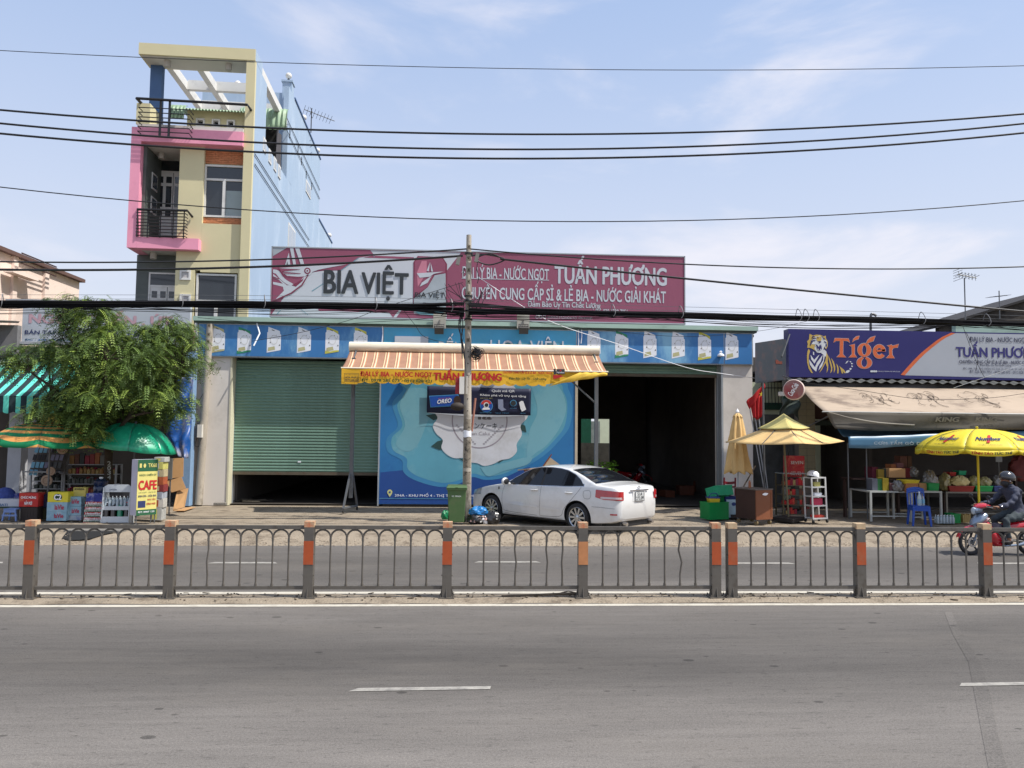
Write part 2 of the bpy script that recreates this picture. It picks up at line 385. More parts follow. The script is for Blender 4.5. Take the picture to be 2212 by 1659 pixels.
edge=[15.88 + .05*math.sin(i*.13) + random.uniform(-.05,.05) for i in range(NX+1)]
def fs(u,v):
 i=int(round(u*NX));x=-28+56*u;y0=edge[i];y=y0+(18.75-y0)*v
 return (x,y,hsh(x,y)+random.uniform(-.007,.007)*(0 < v < 1) - (.012 if v==0 else 0))
m.grid(fs,NX,22);struct('shoulder',m,SAND,smooth=True)
xs=[-28,-19.5,-14.3,-10.2,-7.4,-4.6,-1.9,.9,3.8,6.6,9.5,12.6,17,28]
ap=MB();ap.quad((-28,18.6,.085),(28,18.6,.085),(28,23.9,.085),(-28,23.9,.085));apron=struct('pavement',ap,SAND)
for i in range(len(xs)-1):
 for (ya,yb) in ((18.72,20.9),(20.93,23.58)):
  n=max(4,int((xs[i+1]-xs[i])/.35));s=MB()
  fr=[random.uniform(-.10,.06) if ya < 19 else 0 for _ in range(n+1)]
  def f(u,v):
   k=int(round(u*n));return (xs[i]+.02+(xs[i+1]-xs[i]-.04)*u,ya+fr[k]*(1-v)+(yb-ya)*v,.125+.004*math.sin(u*5+i))
  s.grid(f,n,2)
  b0=[f(k/n,0) for k in range(n+1)];vs=b0+[(p[0],p[1]-.006,.06) for p in b0]
  s.add(vs,[(k+n+1,k+n+2,k+1,k) for k in range(n)])
  s.build('paving_slab',CONC,apron)
m=MB();random.seed(5)
for k in range(2600):
 x=random.uniform(-12,12)
 if random.random() < .55:y=16.1+random.gauss(0,.22)
 else:y=random.uniform(16.1,18.9)
 y=max(15.9,y)
 z=hsh(x,min(y,18.7)) if y < 18.7 else .125
 r=random.uniform(.008,.024)*(1.3 if random.random() < .06 else 1)
 T=Matrix.Translation((x,y,z+r*.3))@Matrix.Rotation(random.uniform(0,6),4,'Z')@Matrix.Diagonal((r*random.uniform(.8,1.6),r,r*.6,1))
 m.add([T@Vector(p) for p in ((1,0,0),(0,1,0),(-1,0,0),(0,-1,0),(0,0,1))],[(0,1,4),(1,2,4),(2,3,4),(3,0,4)])
tag(m.build('gravel',M('gravel',C(190,172,150,.6),rough=.9,var=.35,scale=9)),'loose pebbles and crumbs scattered over the dusty road shoulder','gravel',kind='stuff')
m=MB()
for k in range(420):
 x=random.uniform(-9,9);y=10.98+random.gauss(0,.09) if random.random() < .7 else random.uniform(10.62,11.2)
 r=random.uniform(.006,.02);a=random.uniform(0,6)
 m.cb((x,y,.03),(r*random.choice((1,1.5,5)),r,r*.6),rz=a)
tag(m.build('debris',M('debris',(.10,.075,.05,1),var=.5,scale=5)),'dead leaves and dark crumbs strewn along the median under the fence','litter',kind='stuff')
m=MB();x0=gr(1120,1284,.02).x
m.tube([(x0-.25,10.93,.035),(x0+.25,10.95,.045),(x0+.75,10.97,.06),(x0+.98,10.96,.04)],[.012,.018,.02,.008],5)
m.tube([(x0+.5,10.95,.05),(x0+.7,11.02,.08),(x0+.85,11.05,.05)],[.01,.008,.004],5)
tag(m.build('dead_branch',M('bark_dry',(.13,.10,.07,1),var=.4,scale=12)),'dead stick lying on the median between the middle posts of the fence','branch')
dr=thing('storm_drain','concrete storm drain mouth with a dark slot in the left shoulder','drain',(-5.9,16.7,.05))
a=gr(106,1160,.1);b=gr(232,1160,.1)
part('lip',CONC,dr,lambda m:m.box(a.x,b.x,16.95,17.3,.04,.165))
part('slot',DARK,dr,lambda m:m.add([(a.x+.08,16.94,.15),(b.x-.08,16.94,.15),(b.x-.3,16.35,.075),(b.x-.5,16.25,.062),(a.x+.45,16.25,.062),(a.x+.25,16.4,.08)],[(0,5,4,3,2,1)]))
# divider fence
GM=M('fence_paint',C(100,95,88,.85),rough=.45,var=.14,scale=9,dirt_shine=C(70,58,46,.8),dirt_shine_amt=.5,dscale=7,metal=0,spec=.5)
ORG=M('orange_reflector',C(196,92,50,.72),rough=.45,var=.15,scale=8,dirt_shine=C(176,120,88,.7),dirt_shine_amt=.5,dscale=6)
ORF=M('faded_reflector',C(206,140,92,.8),rough=.5,var=.2,scale=8)
CAPM=M('post_cap',C(214,186,148,.8),rough=.6,var=.25,scale=12,dirt_shine=C(200,90,45,.8),dirt_shine_amt=.8,dscale=9)
posts=[(-5.86,0),(-4.02,0),(-2.15,0),(-.25,0),(1.65,1),(3.55,0)]
posts2=[(3.785,0),(5.66,0),(7.54,0)]
FYY=10.9
POSTKIDS=[]
def fence(name,label,P,extra):
 root=thing(name,label,'fence',(P[0][0],FYY,.02))
 first={}
 def rep(key,fn,mat,x,**k):
  if key in first:return piece(first[key][0],root,(x-first[key][1],0,0))
  o=part(key.split('/')[0],mat,root,fn,**k);first[key]=(o,x);return o
 def post(x,fade):
  had='post' in first
  o=rep('post',lambda m:(m.box(x-.065,x+.065,FYY-.065,FYY+.065,.03,.985)),GM,x)
  if had:
   for k in POSTKIDS:
    c=k.copy();COL.objects.link(c);c.parent=o
    if k.name.startswith('reflector') and fade:c.data=c.data.copy();c.data.materials[0]=ORF
   return
  POSTKIDS.clear()
  def kid(q,nm,mt):POSTKIDS.append(q.build(nm,mt,o))
  q=MB();q.box(x-.066,x+.066,FYY-.066,FYY+.066,.987,1.065);kid(q,'cap',CAPM)
  zb=.48
  q=MB();q.box(x-.067,x+.067,FYY-.0685,FYY-.0655,zb,zb+.32);kid(q,'reflector',ORG)
  q=MB();q.box(x-.105,x+.105,FYY-.105,FYY+.105,.02,.035);kid(q,'base_plate',GM)
  for sx,sy in ((1,0),(-1,0),(0,-1),(0,1)):
   q=MB()
   if sx:q.add([(x+sx*.065,FYY-.004,.035),(x+sx*.1,FYY-.004,.035),(x+sx*.065,FYY-.004,.17),(x+sx*.065,FYY+.004,.035),(x+sx*.1,FYY+.004,.035),(x+sx*.065,FYY+.004,.17)],[(0,1,2),(3,5,4),(1,4,5,2)])
   else:q.add([(x-.004,FYY+sy*.065,.035),(x-.004,FYY+sy*.1,.035),(x-.004,FYY+sy*.065,.17),(x+.004,FYY+sy*.065,.035),(x+.004,FYY+sy*.1,.035),(x+.004,FYY+sy*.065,.17)],[(0,1,2),(3,5,4),(1,4,5,2)])
   kid(q,'gusset',GM)
  for cx in (-.088,.088):
   for cy in (-.088,.088):q=MB();q.cyl((x+cx,FYY+cy,.03),(x+cx,FYY+cy,.065),.008,n=6);kid(q,'bolt',GM)
  for z in (.33,.62):
   for sx in (-1,1):q=MB();q.ball((x+sx*.072,FYY-.03,z),.009,4);kid(q,'bolt',GM)
 def panel(xa,xb):
  part('top_rail',GM,root,lambda m:m.box(xa,xb,FYY-.025,FYY+.025,.955,1.005))
  part('bottom_rail',GM,root,lambda m:m.box(xa,xb,FYY-.02,FYY+.02,.135,.18))
  n=7;st=(xb-xa)/(n+1) if True else 0
  for i in range(1,n+1):
   x=xa+i*st;bend=.0
   big=abs(x-2.83) < .3 and i==6;bd=.035 if big else random.choice((-.010,.009,.014)) if random.random() < .1 else 0;key='bar' if not bd else 'bar/%.3f' % bd
   def fb(m,x=x,b=bd):
    m.tube([(x,FYY,.178),(x,FYY,.34),(x+b,FYY+b,.5),(x-b*.6,FYY,.68),(x,FYY,.83)],.0135,6)
    m.cyl((x,FYY,.18),(x,FYY,.215),.019,n=6);m.cyl((x,FYY,.79),(x,FYY,.835),.018,n=6)
   rep(key,fb,GM,x,smooth=True)
  for i in range(n+1):
   x=xa+(i+.5)*st;r=st/2
   def fa(m,x=x,r=r):
    a0,a1=(0,math.pi)
    m.tube([(x+r*math.cos(t*math.pi/10),FYY,.835+.112*math.sin(t*math.pi/10)) for t in range(11)],.0135,6)
   rep('arch/%.2f' % st,fa,GM,x,smooth=True)
 for x,f in P:post(x,f)
 for i in range(len(P)-1):panel(P[i][0]+.066,P[i+1][0]-.066)
 return root
fence('divider_fence','long arched steel fence with orange banded posts on the median, left of its gap',[(-9.6,0),(-7.72,0)]+posts,0)
fence('divider_fence','arched steel fence on the median right of the gap, in front of the motorbike',posts2+[(9.4,0),(11.28,0)],0)
# tall narrow house on the left
BEI=M('beige_paint',C(226,216,174,.84),rough=.85,var=.05,scale=1.2,dirt_shine=C(214,204,165,.9),dirt_shine_amt=.4,dscale=.8)
PNK=M('pink_paint',C(240,160,184,.95),rough=.8,var=.06,scale=1.5,dirt_shine=C(220,140,165,.8),dirt_shine_amt=.35)
BLU=M('pale_blue_paint',C(190,214,240,.66),rough=.85,var=.05,scale=.8,dirt_shine=C(205,222,240,.8),dirt_shine_amt=.6,dscale=.7,stretch=(1,1,.35))
BLD=M('blue_column_paint',C(92,124,170,.7),rough=.8,var=.08)
WHT=M('white_paint',(.70,.69,.66,1),rough=.7,var=.08,scale=2,dirt_shine=(.4,.39,.36,1),dirt_shine_amt=.4,dscale=2)
GRYW=M('slate_wall',C(96,102,98,.9),rough=.6,var=.25,scale=3)
GLS=M('dark_glass',(.02,.025,.03,1),rough=.05,var=.1,spec=.8)
BLK=M('black_iron',(.018,.018,.02,1),rough=.45,var=.2)
SOF=M('soffit_white',(.58,.56,.52,1),rough=.9,var=.06)
GRN=M('green_roofing',C(170,200,165,.7),rough=.5,var=.1,dirt_shine=C(120,110,85,.6),dirt_shine_amt=.5,dscale=3)
BRK=M('brick_tile',C(204,134,94,.95),rough=.85,var=.3,scale=4,bump=.2)
CURT=M('frosted_film',C(176,190,190,.7),rough=.5,var=.06)
H=thing('narrow_house','tall narrow beige and pink house with a pale blue side wall and rooftop pergola','house',(-9.2,26,0))
YF=25.0;YM=25.2;YW=25.85;YR=26.5;YB=39.0;YB2=44.0
XR=at(531,640,YF).x;XL=at(294,640,YW).x
ztop=at(549,104,YF).z;zs0=at(540,128,YF).z
def hz(y,x=420,Y=YM):return at(x,y,Y).z
def hx(x,y=450,Y=YM):return at(x,y,Y).x
zt=at(533,278,YF).z
xfin=hx(523,300,YF)
xp0,xp1=hx(385,420),hx(437,420)
zroof=at(622,203,31.4).z;zlow=at(735,521,43.5).z;zter=zt
def sidewall(m):
 m.box(XR-.2,XR,YF+.16,YB,0,zt+.25)
 m.box(XR-.2,XR,YF+.16,26.75,zt+.25,zs0+.001)
 zo0,zo1=zt+.25,at(585,265,28.3).z
 m.box(XR-.2,XR,30.6,YB,zt+.25,zroof)
 m.box(XR-.2,XR,YB+.003,YB2,0,zlow)
part('side_wall',BLU,H,sidewall)
part('left_wall',BEI,H,lambda m:(m.box(XL,XL+.2,YM+.9,YB,0,zt),m.box(XL,XL+.2,YB,YB2,0,zlow)))
part('rear_wall',BLU,H,lambda m:(m.box(XL+.2,XR-.2,YB-.2,YB,zlow,zroof),m.box(XL,XR-.2,YB2-.2,YB2,0,zlow),m.box(XL+.25,XR-.2,31.2,31.4,zt+.1,zroof-.02),m.box(XL+.25,XL+.45,31.4,YB-.2,zt,zroof-.02)))
part('roof_slab',SOF,H,lambda m:(m.box(XL+.2,XR-.2,YR+.2,YB-.2,zt-.2,zt),m.box(XL+.2,XR-.2,YB,YB2-.2,zlow-.3,zlow-.1),m.box(XL+.45,XR-.2,31.4,YB-.2,zroof-.35,zroof-.2)))
part('parapet_coping',BLD,H,lambda m:(m.box(XR-.24,XR+.04,31.8,YB+.04,zroof,zroof+.07),m.box(XR-.24,XR+.04,YB+.05,YB2+.04,zlow,zlow+.07)))
part('front_fin',BEI,H,lambda m:m.box(xfin,XR+.002,YF,YF+.158,0,zs0))
sx0,sx1=at(299,110,YF).x,XR+.004
part('canopy_side',BLU,H,lambda m:m.box(sx1-.01,sx1,YF+.02,25.98,zs0+.002,ztop))
part('canopy',[BEI,SOF],H,lambda m:(m.box(sx0,sx1-.01,YF-.02,25.98,zs0+.002,ztop),m.mat(1).box(sx0+.05,xfin-.02,YF+.05,25.93,zs0-.004,zs0+.0015)))
for k,px_ in enumerate((368,497)):
 p=at(px_,136,YF+.6)
 part('ceiling_lamp',M('lamp_grey',(.45,.42,.38,1)),H,lambda m:m.cyl((p.x,25.35,zs0-.22),(p.x,25.35,zs0-.006),.10,n=14))
bx0,bx1=hx(321,200,25.6),hx(346,200,25.6)
part('terrace_column',BLD,H,lambda m:m.box(bx0,bx1,25.7,25.95,zt-.1,zs0-.005))
def perg(m):
 for xq in (bx1+.05,hx(430,160,26.3)):
  m.box(xq,xq+.28,26.205,31.19,zs0+.02,zs0+.35)
for xq in (bx1+.02,hx(432,160,26.3),XR-.24):
 part('pergola_beam',WHT,H,lambda m:m.box(xq,xq+.2,25.985,31.19,zs0+.04,zs0+.34))
for yq in (27.6,29.3):
 part('pergola_beam',WHT,H,lambda m:m.box(bx1+.225,XR-.245,yq,yq+.18,zs0+.06,zs0+.40))
part('corner_post',BLU,H,lambda m:(m.box(XR-.38,XR+.004,31.15,31.6,zt+.3,zroof+.42),m.box(XR-.42,XR+.04,31.1,31.65,zroof+.422,zroof+.5)))
for (x,yy,z0) in ((XR-.19,31.4,zroof+.5),(XR-.1,34.6,zroof+.07),(XR-.1,38.7,zroof+.07),(XR-.1,43.6,zlow+.07),(XL+1.6,31.3,zroof)):
 def lam(m):m.cyl((x,yy,z0),(x,yy,z0+.12),.07,n=8);m.cyl((x,yy,z0+.12),(x,yy,z0+.2),.04,n=8)
 o=part('globe_lamp',BLK,H,lam)
 part('globe',M('globe_glass',(.75,.72,.65,1),rough=.25),o,lambda m:m.ball((x,yy,z0+.30),.13,10),smooth=True)
def ant(m):
 c=Vector((XR+.1,35.4,zroof))
 m.cyl(c,c+Vector((0,0,1.15)),.025,n=6);m.cyl(c+Vector((-.3,-.2,1.0)),c+Vector((1.0,.5,.8)),.018,n=5)
 for i in range(9):
  p=c+Vector((-.3+i*.14,-.2+i*.08,1.0-i*.022));m.cyl(p+Vector((.12,-.35,.05)),p+Vector((-.12,.35,-.05)),.01,n=4)
 for dz in (.12,-.14):m.cyl(c+Vector((0,-.3,.95+dz)),c+Vector((0,.3,.95+dz)),.012,n=4)
part('roof_antenna',BLK,H,ant)
tz0,tz1=hz(278,450,YM),hz(236,450,YM);tx0=hx(400,255,YM);tx1=xfin
holes=[(421,437),(455,470),(487,502)]
def wallholes(m,x0,x1,z0,z1,y0,y1,hs):
 hs=sorted(hs);cur=x0
 for (a,b,c,d) in hs:
  m.box(cur,a,y0,y1,z0,z1);m.box(a,b,y0,y1,z0,c);m.box(a,b,y0,y1,d,z1);cur=b
 m.box(cur,x1,y0,y1,z0,z1)
hs=[(hx(a,263),hx(b,263),hz(271,460),hz(256,460)) for a,b in holes]
part('terrace_wall',BEI,H,lambda m:wallholes(m,tx0,tx1,zt,tz1,YM+.1,YM+.25,hs))
def frame(m,a,b,c,d,y0,y1,t=.05):
 m.box(a-t,b+t,y0,y1,d,d+t);m.box(a-t,b+t,y0,y1,c-t,c);m.box(a-t,a,y0,y1,c,d);m.box(b,b+t,y0,y1,c,d)
for (a,b,c,d) in hs:
 o=part('vent_window',WHT,H,lambda m:frame(m,a+.03,b-.03,c+.03,d-.03,YM+.04,YM+.24,.05))
 part('pane',GLS,o,lambda m:m.box(a-.01,b+.01,YM+.25,YM+.27,c-.01,d+.01))
def corr(m,x0,x1,y0,z0,depth,drop,n):
 def f(u,v):
  x=x0+(x1-x0)*u;w_=.03*math.sin(u*n*math.pi*2)
  a=v*1.35;return (x,y0+depth*(1-math.cos(a)) if False else y0+depth*v,z0+w_+drop*(1-(1-v)**2))
 m.grid(f,n*6,5)
part('terrace_roofing',GRN,H,lambda m:corr(m,tx0-.35,tx1-.02,YM-.25,tz1-.12,1.4,.32,22),smooth=True,thick=.01)
def curl(m):
 for (x0,x1,y,z) in ((hx(376,240),hx(408,240),YM-.2,hz(234,390)),):
  m.grid(lambda u,v:(x0+(x1-x0)*u,y-.35*math.sin(v*1.5)+.03*math.sin(u*25),z-.62*(1-math.cos(v*1.5))+.02*math.sin(u*25)),36,8)
part('curled_sheet',GRN,H,curl,smooth=True,thick=.008)
def curl2(m):
 zc=at(590,240,28.6).z
 m.grid(lambda u,v:(XR-1.5+1.75*u,29.4-.35*math.sin(v*1.6)+.035*math.sin(u*60),zc+.45-.95*v*v),60,8)
part('curled_sheet',GRN,H,curl2,smooth=True,thick=.008)
part('void_shade_panel',DARK,H,lambda m:m.box(XR-1.6,XR-.22,29.6,29.7,zt+.02,at(590,262,29).z+.2))  # added dark sheet standing in for the shade inside the side opening
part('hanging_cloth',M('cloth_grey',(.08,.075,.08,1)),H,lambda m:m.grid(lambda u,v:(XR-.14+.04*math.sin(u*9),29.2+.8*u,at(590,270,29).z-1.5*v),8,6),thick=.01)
RA=thing('terrace_railing','black steel railing round the roof terrace of the narrow house','railing',(-10,25.2,zt))
p0=at(293,214,24.6);p1=at(536,229,YF-.05);pc=at(340,262,YM)
def rl(m):
 m.tube([p0,(p1.x,p0.y,p0.z-.03),(p1.x+.02,YF,p0.z-.03)],.045,8);m.tube([p0,(p0.x+.05,YM+.9,p0.z-.02)],.045,8)
part('handrail',BLK,RA,rl)
for i in range(6):
 z=p0.z-.28-.155*i
 part('rail',BLK,RA,lambda m:m.tube([(p0.x+.1,YM,z),(p0.x+.06,24.62,z),(hx(405,250,24.6),24.62,z),(hx(407,250,24.6),24.9,z-.05)],.018,6))
for xx in (344,363):
 q=at(xx,240,24.63).x;part('baluster',BLK,RA,lambda m:m.box(q-.03,q+.03,24.6,24.66,p0.z-1.2,p0.z-.02))
part('low_parapet',BEI,H,lambda m:m.box(hx(291,260,24.85),hx(320,260,24.85),24.9,YM+.9,zt-.02,hz(232,300,25.2)))
part('terrace_floor',SOF,H,lambda m:m.box(XL+.2,xfin-.01,YM-.3,YR+.2,zt-.12,zt-.005))
YP=24.85
def prect(a,b,c,d):return rect(a,b,c,d,YP)
fz=at(400,279,YP).z;fz2=at(400,309,YP).z;fb=at(340,513,YP).z;fb2=at(340,537,YP).z
fx0=at(278,400,YP).x;fx1=at(299,400,YP).x;fx2=at(425,525,YP).x
part('pink_band',PNK,H,lambda m:m.box(fx0,xfin-.004,YP,YM+.05,fz2,fz))
part('pink_band',PNK,H,lambda m:m.box(fx0,fx1,YP,YR+.1,fb2,fz2-.002))
part('pink_band',PNK,H,lambda m:m.box(fx1+.002,fx2,YP,YM-.003,fb2,fb))
part('balcony_floor',SOF,H,lambda m:m.box(fx1+.002,xp0-.004,YM,YR,fb2+.01,fb-.04));part('balcony_ceiling',SOF,H,lambda m:m.box(fx1+.002,xp0,YP+.3,YR,fz2-.06,fz2-.004))
zb0=fb2
part('pier',BEI,H,lambda m:m.box(xp0,xp1,YM-.06,YM+.25,zb0-.6,fz2-.004))
wb=(hx(439,400),xfin,hz(467,480),hz(355,480))
lw=(hx(421,650),hx(506,650),hz(770,465),hz(592,465))
xw0,xw1=hx(437,400),xfin
def fac(m):
 m.box(xw0,xw1,YM+.10,YM+.3,hz(484,480),hz(467,480)-.03)
 m.box(xw0,xw1,YM+.10,YM+.3,hz(355,480)+.03,fz2-.004)
 m.box(xp1+.002,xfin,YM-.06,YM+.25,lw[3]+.05,hz(484,480))
 m.box(xp0-.002,lw[0]-.05,YM-.0601,YM+.25,0,fb2-.605);m.box(xp0,xp0+.15,YM+.25,YW+.2,0,fb2-.004);None
 m.box(lw[1]+.05,xfin,YM-.06,YM+.25,0,lw[3]+.05);m.box(lw[0]-.05,lw[1]+.05,YM-.06,YM+.25,0,lw[2]-.05)
part('facade',BEI,H,fac)
for (z0,z1) in ((hz(352,480),hz(309,480)),(hz(484,480),hz(469,480))):
 n=max(2,int(round((z1-z0)/.062)));h=(z1-z0)/n;mm=MB()
 random.seed(4)
 for r in range(n):
  x=xw0+.02-(r % 2)*.1
  while x < xw1-.01:
   a,b=max(x,xw0+.01),min(x+.2,xw1-.01)
   if b-a > .03:mm.box(a,b-.006,YM+.075-random.random()*.018,YM+.102,z0+r*h+.004,z0+(r+1)*h-.004)
   x +=.206
 mm.build('brick_facing',BRK,H)['kind']='stuff'
def window(x0,x1,z0,z1,y,mull=.5,trans=.72,film=True,parent=None):
 o=part('window',WHT,parent or H,lambda m:frame(m,x0+.05,x1-.05,z0+.05,z1-.05,y,y+.1,.06))
 zt_=z0+(z1-z0)*trans;xm=x0+(x1-x0)*mull
 part('transom',WHT,o,lambda m:m.box(x0+.05,x1-.05,y+.003,y+.097,zt_-.035,zt_+.035))
 part('mullion',WHT,o,lambda m:m.box(xm-.05,xm+.05,y+.005,y+.095,z0+.05,zt_-.036))
 for (a,b,c,d,mt) in ((x0+.05,x1-.05,zt_+.036,z1-.05,GLS),(x0+.05,xm-.051,z0+.05,zt_-.036,GLS),(xm+.051,x1-.05,z0+.05,zt_-.036,GLS)):
  part('pane',mt,o,lambda m:m.box(a,b,y+.05,y+.06,c,d))
 if film:part('film',CURT,o,lambda m:m.box(xm+.055,x1-.055,y+.04,y+.048,z0+.055,zt_-(zt_-z0)*.28))
window(xw0+.02,xw1-.02,wb[2],wb[3],YM+.05)
window(lw[0],lw[1],lw[2],lw[3],YM-.02,film=True,trans=.67)
for yy in (585,637,700):
 a,b=hx(389,yy),hx(411,yy);c,d=hz(yy+20,400),hz(yy,400)
 o=part('niche_frame',WHT,H,lambda m:frame(m,a+.05,b-.05,c+.05,d-.05,YM-.1,YM-.061,.06));part('niche',M('niche_grey',(.45,.43,.42,1)),o,lambda m:m.box(a+.05,b-.05,YM-.075,YM-.062,c+.05,d-.05))
part('pink_sill',PNK,H,lambda m:m.box(hx(382,715),hx(420,715),YM-.25,YM-.06,hz(745,400),hz(716,400)))
def slate(m):
 m.box(XL+.2,xp0-.002,YR,YR+.2,fb-.04,fz2-.07);m.box(fx1+.003,fx1+.1,YM-.1,YR,fb-.04,fz2-.07)
 m.box(XL,xp0+.1,YW,YW+.2,0,fb2-.004);m.box(xp0-.02,xp0-.002,YM+.25,YR,fb-.04,fz2-.07)
part('slate_wall',GRYW,H,slate)
for zc in (hz(402,310,26.3),hz(452,310,26.3)):
 o=part('side_window',WHT,H,lambda m:m.box(fx1+.1,fx1+.12,25.6,26.1,zc-.3,zc+.25));part('pane',GLS,o,lambda m:m.box(fx1+.12,fx1+.13,25.66,26.04,zc-.24,zc+.19))
def door(x0,x1,z0,z1,y,zt_):
 o=part('door',WHT,H,lambda m:(frame(m,x0+.05,x1-.05,z0,z1-.05,y-.05,y,.05),m.box(x0+.05,x1-.05,y-.045,y-.005,zt_-.06,zt_),m.box(x0+.06,x1-.06,y-.035,y-.01,z0,zt_-.06)))
 part('pane',GLS,o,lambda m:m.box(x0+.05,x1-.05,y-.04,y-.03,zt_,z1-.05))
 n=4;wd=(x1-x0-.12)/n
 for i in range(n):
  zz=zt_-.2
  for hgt in (.22,.72,.2,.6):
   if zz-hgt < z0+.05:break
   part('pane',GLS,o,lambda m:m.box(x0+.06+i*wd+.05,x0+.06+(i+1)*wd-.05,y-.042,y-.036,zz-hgt,zz));zz -=hgt+.11
 part('leaf_gap',BLK,o,lambda m:m.box(x0+.06+2*wd-.008,x0+.06+2*wd+.008,y-.04,y-.0355,z0,zt_-.06))
door(at(336,420,YR).x,at(336,420,YR).x+1.25,at(360,508,YR).z,at(360,346,YR).z,YR-.003,at(360,371,YR).z)
door(at(322,640,YW).x,at(322,640,YW).x+1.2,at(350,720,YW).z,at(350,590,YW).z,YW-.003,at(350,617,YW).z)
for (x,y,Y_,zc) in ((363,318,26.2,fz2-.065),(345,548,26.0,fb2)):
 p=at(x,y,Y_);part('ceiling_lamp',MATS['lamp_grey'],H,lambda m:m.cyl((p.x,Y_-.5,zc-.2),(p.x,Y_-.5,zc),.1,n=12))
BR=thing('balcony_railing','black steel balcony railing inside the pink frame of the narrow house','railing',(-10.4,24.8,fb))
ra,rb=at(292,480,YP+.1),at(400,480,YP-.1)
zr=at(340,455,YP).z
part('handrail',BLK,BR,lambda m:m.tube([(fx1-.02,YP-.03,zr),(rb.x,YP-.1,zr),(rb.x+.05,YP+.25,zr-.1)],.04,8))
for i in range(8):
 z=zr-.1-.105*i;part('rail',BLK,BR,lambda m:m.tube([(fx1-.03,YP-.03,z),(rb.x-.05,YP-.08,z),(rb.x,YP-.02,z-.03)],.016,6))
for xx in (296,318,345,372,395):
 q=at(xx,480,YP).x;part('baluster',BLK,BR,lambda m:m.box(q-.015,q+.015,YP-.05,YP-.02,fb-.02,zr))
def swin(x,y,w_,h_,name='side_window'):
 d=FWD*FPX + RT*(x-WPX/2) - UP*(y-HPX/2);k=XR/d.x;P=EYE+d*k
 o=part(name,WHT,H,lambda m:m.box(XR,XR+.03,P.y-w_/2,P.y+w_/2,P.z-h_/2,P.z+h_/2))
 part('pane',M('light_pane',(.35,.4,.45,1),rough=.2),o,lambda m:m.box(XR+.03,XR+.036,P.y-w_/2+.06,P.y-.03,P.z-h_/2+.08,P.z+h_/2-.08))
 part('pane',MATS['light_pane'],o,lambda m:m.box(XR+.03,XR+.036,P.y+.03,P.y+w_/2-.06,P.z-h_/2+.08,P.z+h_/2-.08))
for (x,y) in ((571,312),(585,337),(598,354),(609,370)):swin(x,y,.42,.48)
swin(683,409,1.3,.55);swin(641,518,1.5,1.1)
for (x0,y0,x1,y1) in ((545,330,700,590),(545,352,690,600),(625,251,701,385),(620,268,698,393)):
 d=FWD*FPX + RT*(x0-WPX/2) - UP*(y0-HPX/2);P=EYE+d*(XR/d.x)
 z=P.z;part('wall_wire',BLK,H,lambda m:m.cyl((XR+.03,P.y,z),(XR+.03,min(YB,P.y+11),z-.1),.014,n=4))
random.seed(9)
for (x,y) in ((636,288),(657,320),(666,347),(678,377),(692,402),(737,583)):
 d=FWD*FPX + RT*(x-WPX/2) - UP*(y-HPX/2);P=EYE+d*(XR/d.x);part('vent_slot',DARK,H,lambda m:m.box(XR,XR+.006,P.y-.08,P.y+.08,P.z-.17,P.z+.17))
PV=Vector((-9.2,26,0));RH=Matrix.Translation(PV)@Matrix.Rotation(rad(2.3),4,'Z')@Matrix.Translation(-PV)
for T in (H,RA,BR):M0=RH@Matrix.Translation(T.location);T.location=M0.translation;T.rotation_euler=(0,0,rad(2.3))
# pink house far left
PKH=M('salmon_paint',C(246,226,214,.9),rough=.85,var=.06,scale=1,dirt_shine=C(170,140,130,.7),dirt_shine_amt=.3,dscale=.6)
P2=thing('salmon_house','salmon pink house with a sloping roof edge at the far left','house',(-16.5,27,0))
d=FWD*FPX + RT*(172-WPX/2) - UP*(603-HPX/2);Yb=37.;Pb=EYE+d*(Yb/d.y);XP=Pb.x
d0=FWD*FPX + RT*(0-WPX/2) - UP*(522-HPX/2);Pa=EYE+d0*(XP/d0.x)
part('wall',PKH,P2,lambda m:(m.box(XP-6,XP,Pa.y-3,Yb,0,Pb.z-.15),))
part('roof_edge',M('roof_brown',C(120,92,84,.7)),P2,lambda m:m.box(XP-6.1,XP+.22,Pa.y-3.2,Yb+.1,Pb.z-.149,Pb.z))
for yy in (Pa.y+.8,Pa.y+3.1):part('pilaster',PKH,P2,lambda m:m.box(XP,XP+.12,yy,yy+.3,0,Pb.z-.15))
part('balcony_slab',PKH,P2,lambda m:m.box(XP+.13,XP+.5,Pa.y+.1,Pa.y+1.9,Pb.z-.95,Pb.z-.8))
for i in range(3):part('rail',M('rail_brown',C(90,60,56,.6)),P2,lambda m:m.cyl((XP+.45,Pa.y+.7,Pb.z-.05-.2*i),(XP+.45,Pa.y+3.3,Pb.z-.05-.2*i),.03,n=5))
part('arched_opening',DARK,P2,lambda m:m.add([(XP+.012,Pa.y+.9+.45*math.cos(t*math.pi/8)*1.,4.15+(.62*math.sin(t*math.pi/8) if 0 < t < 8 else -.6)) for t in range(9)],[tuple(reversed(range(9)))]))
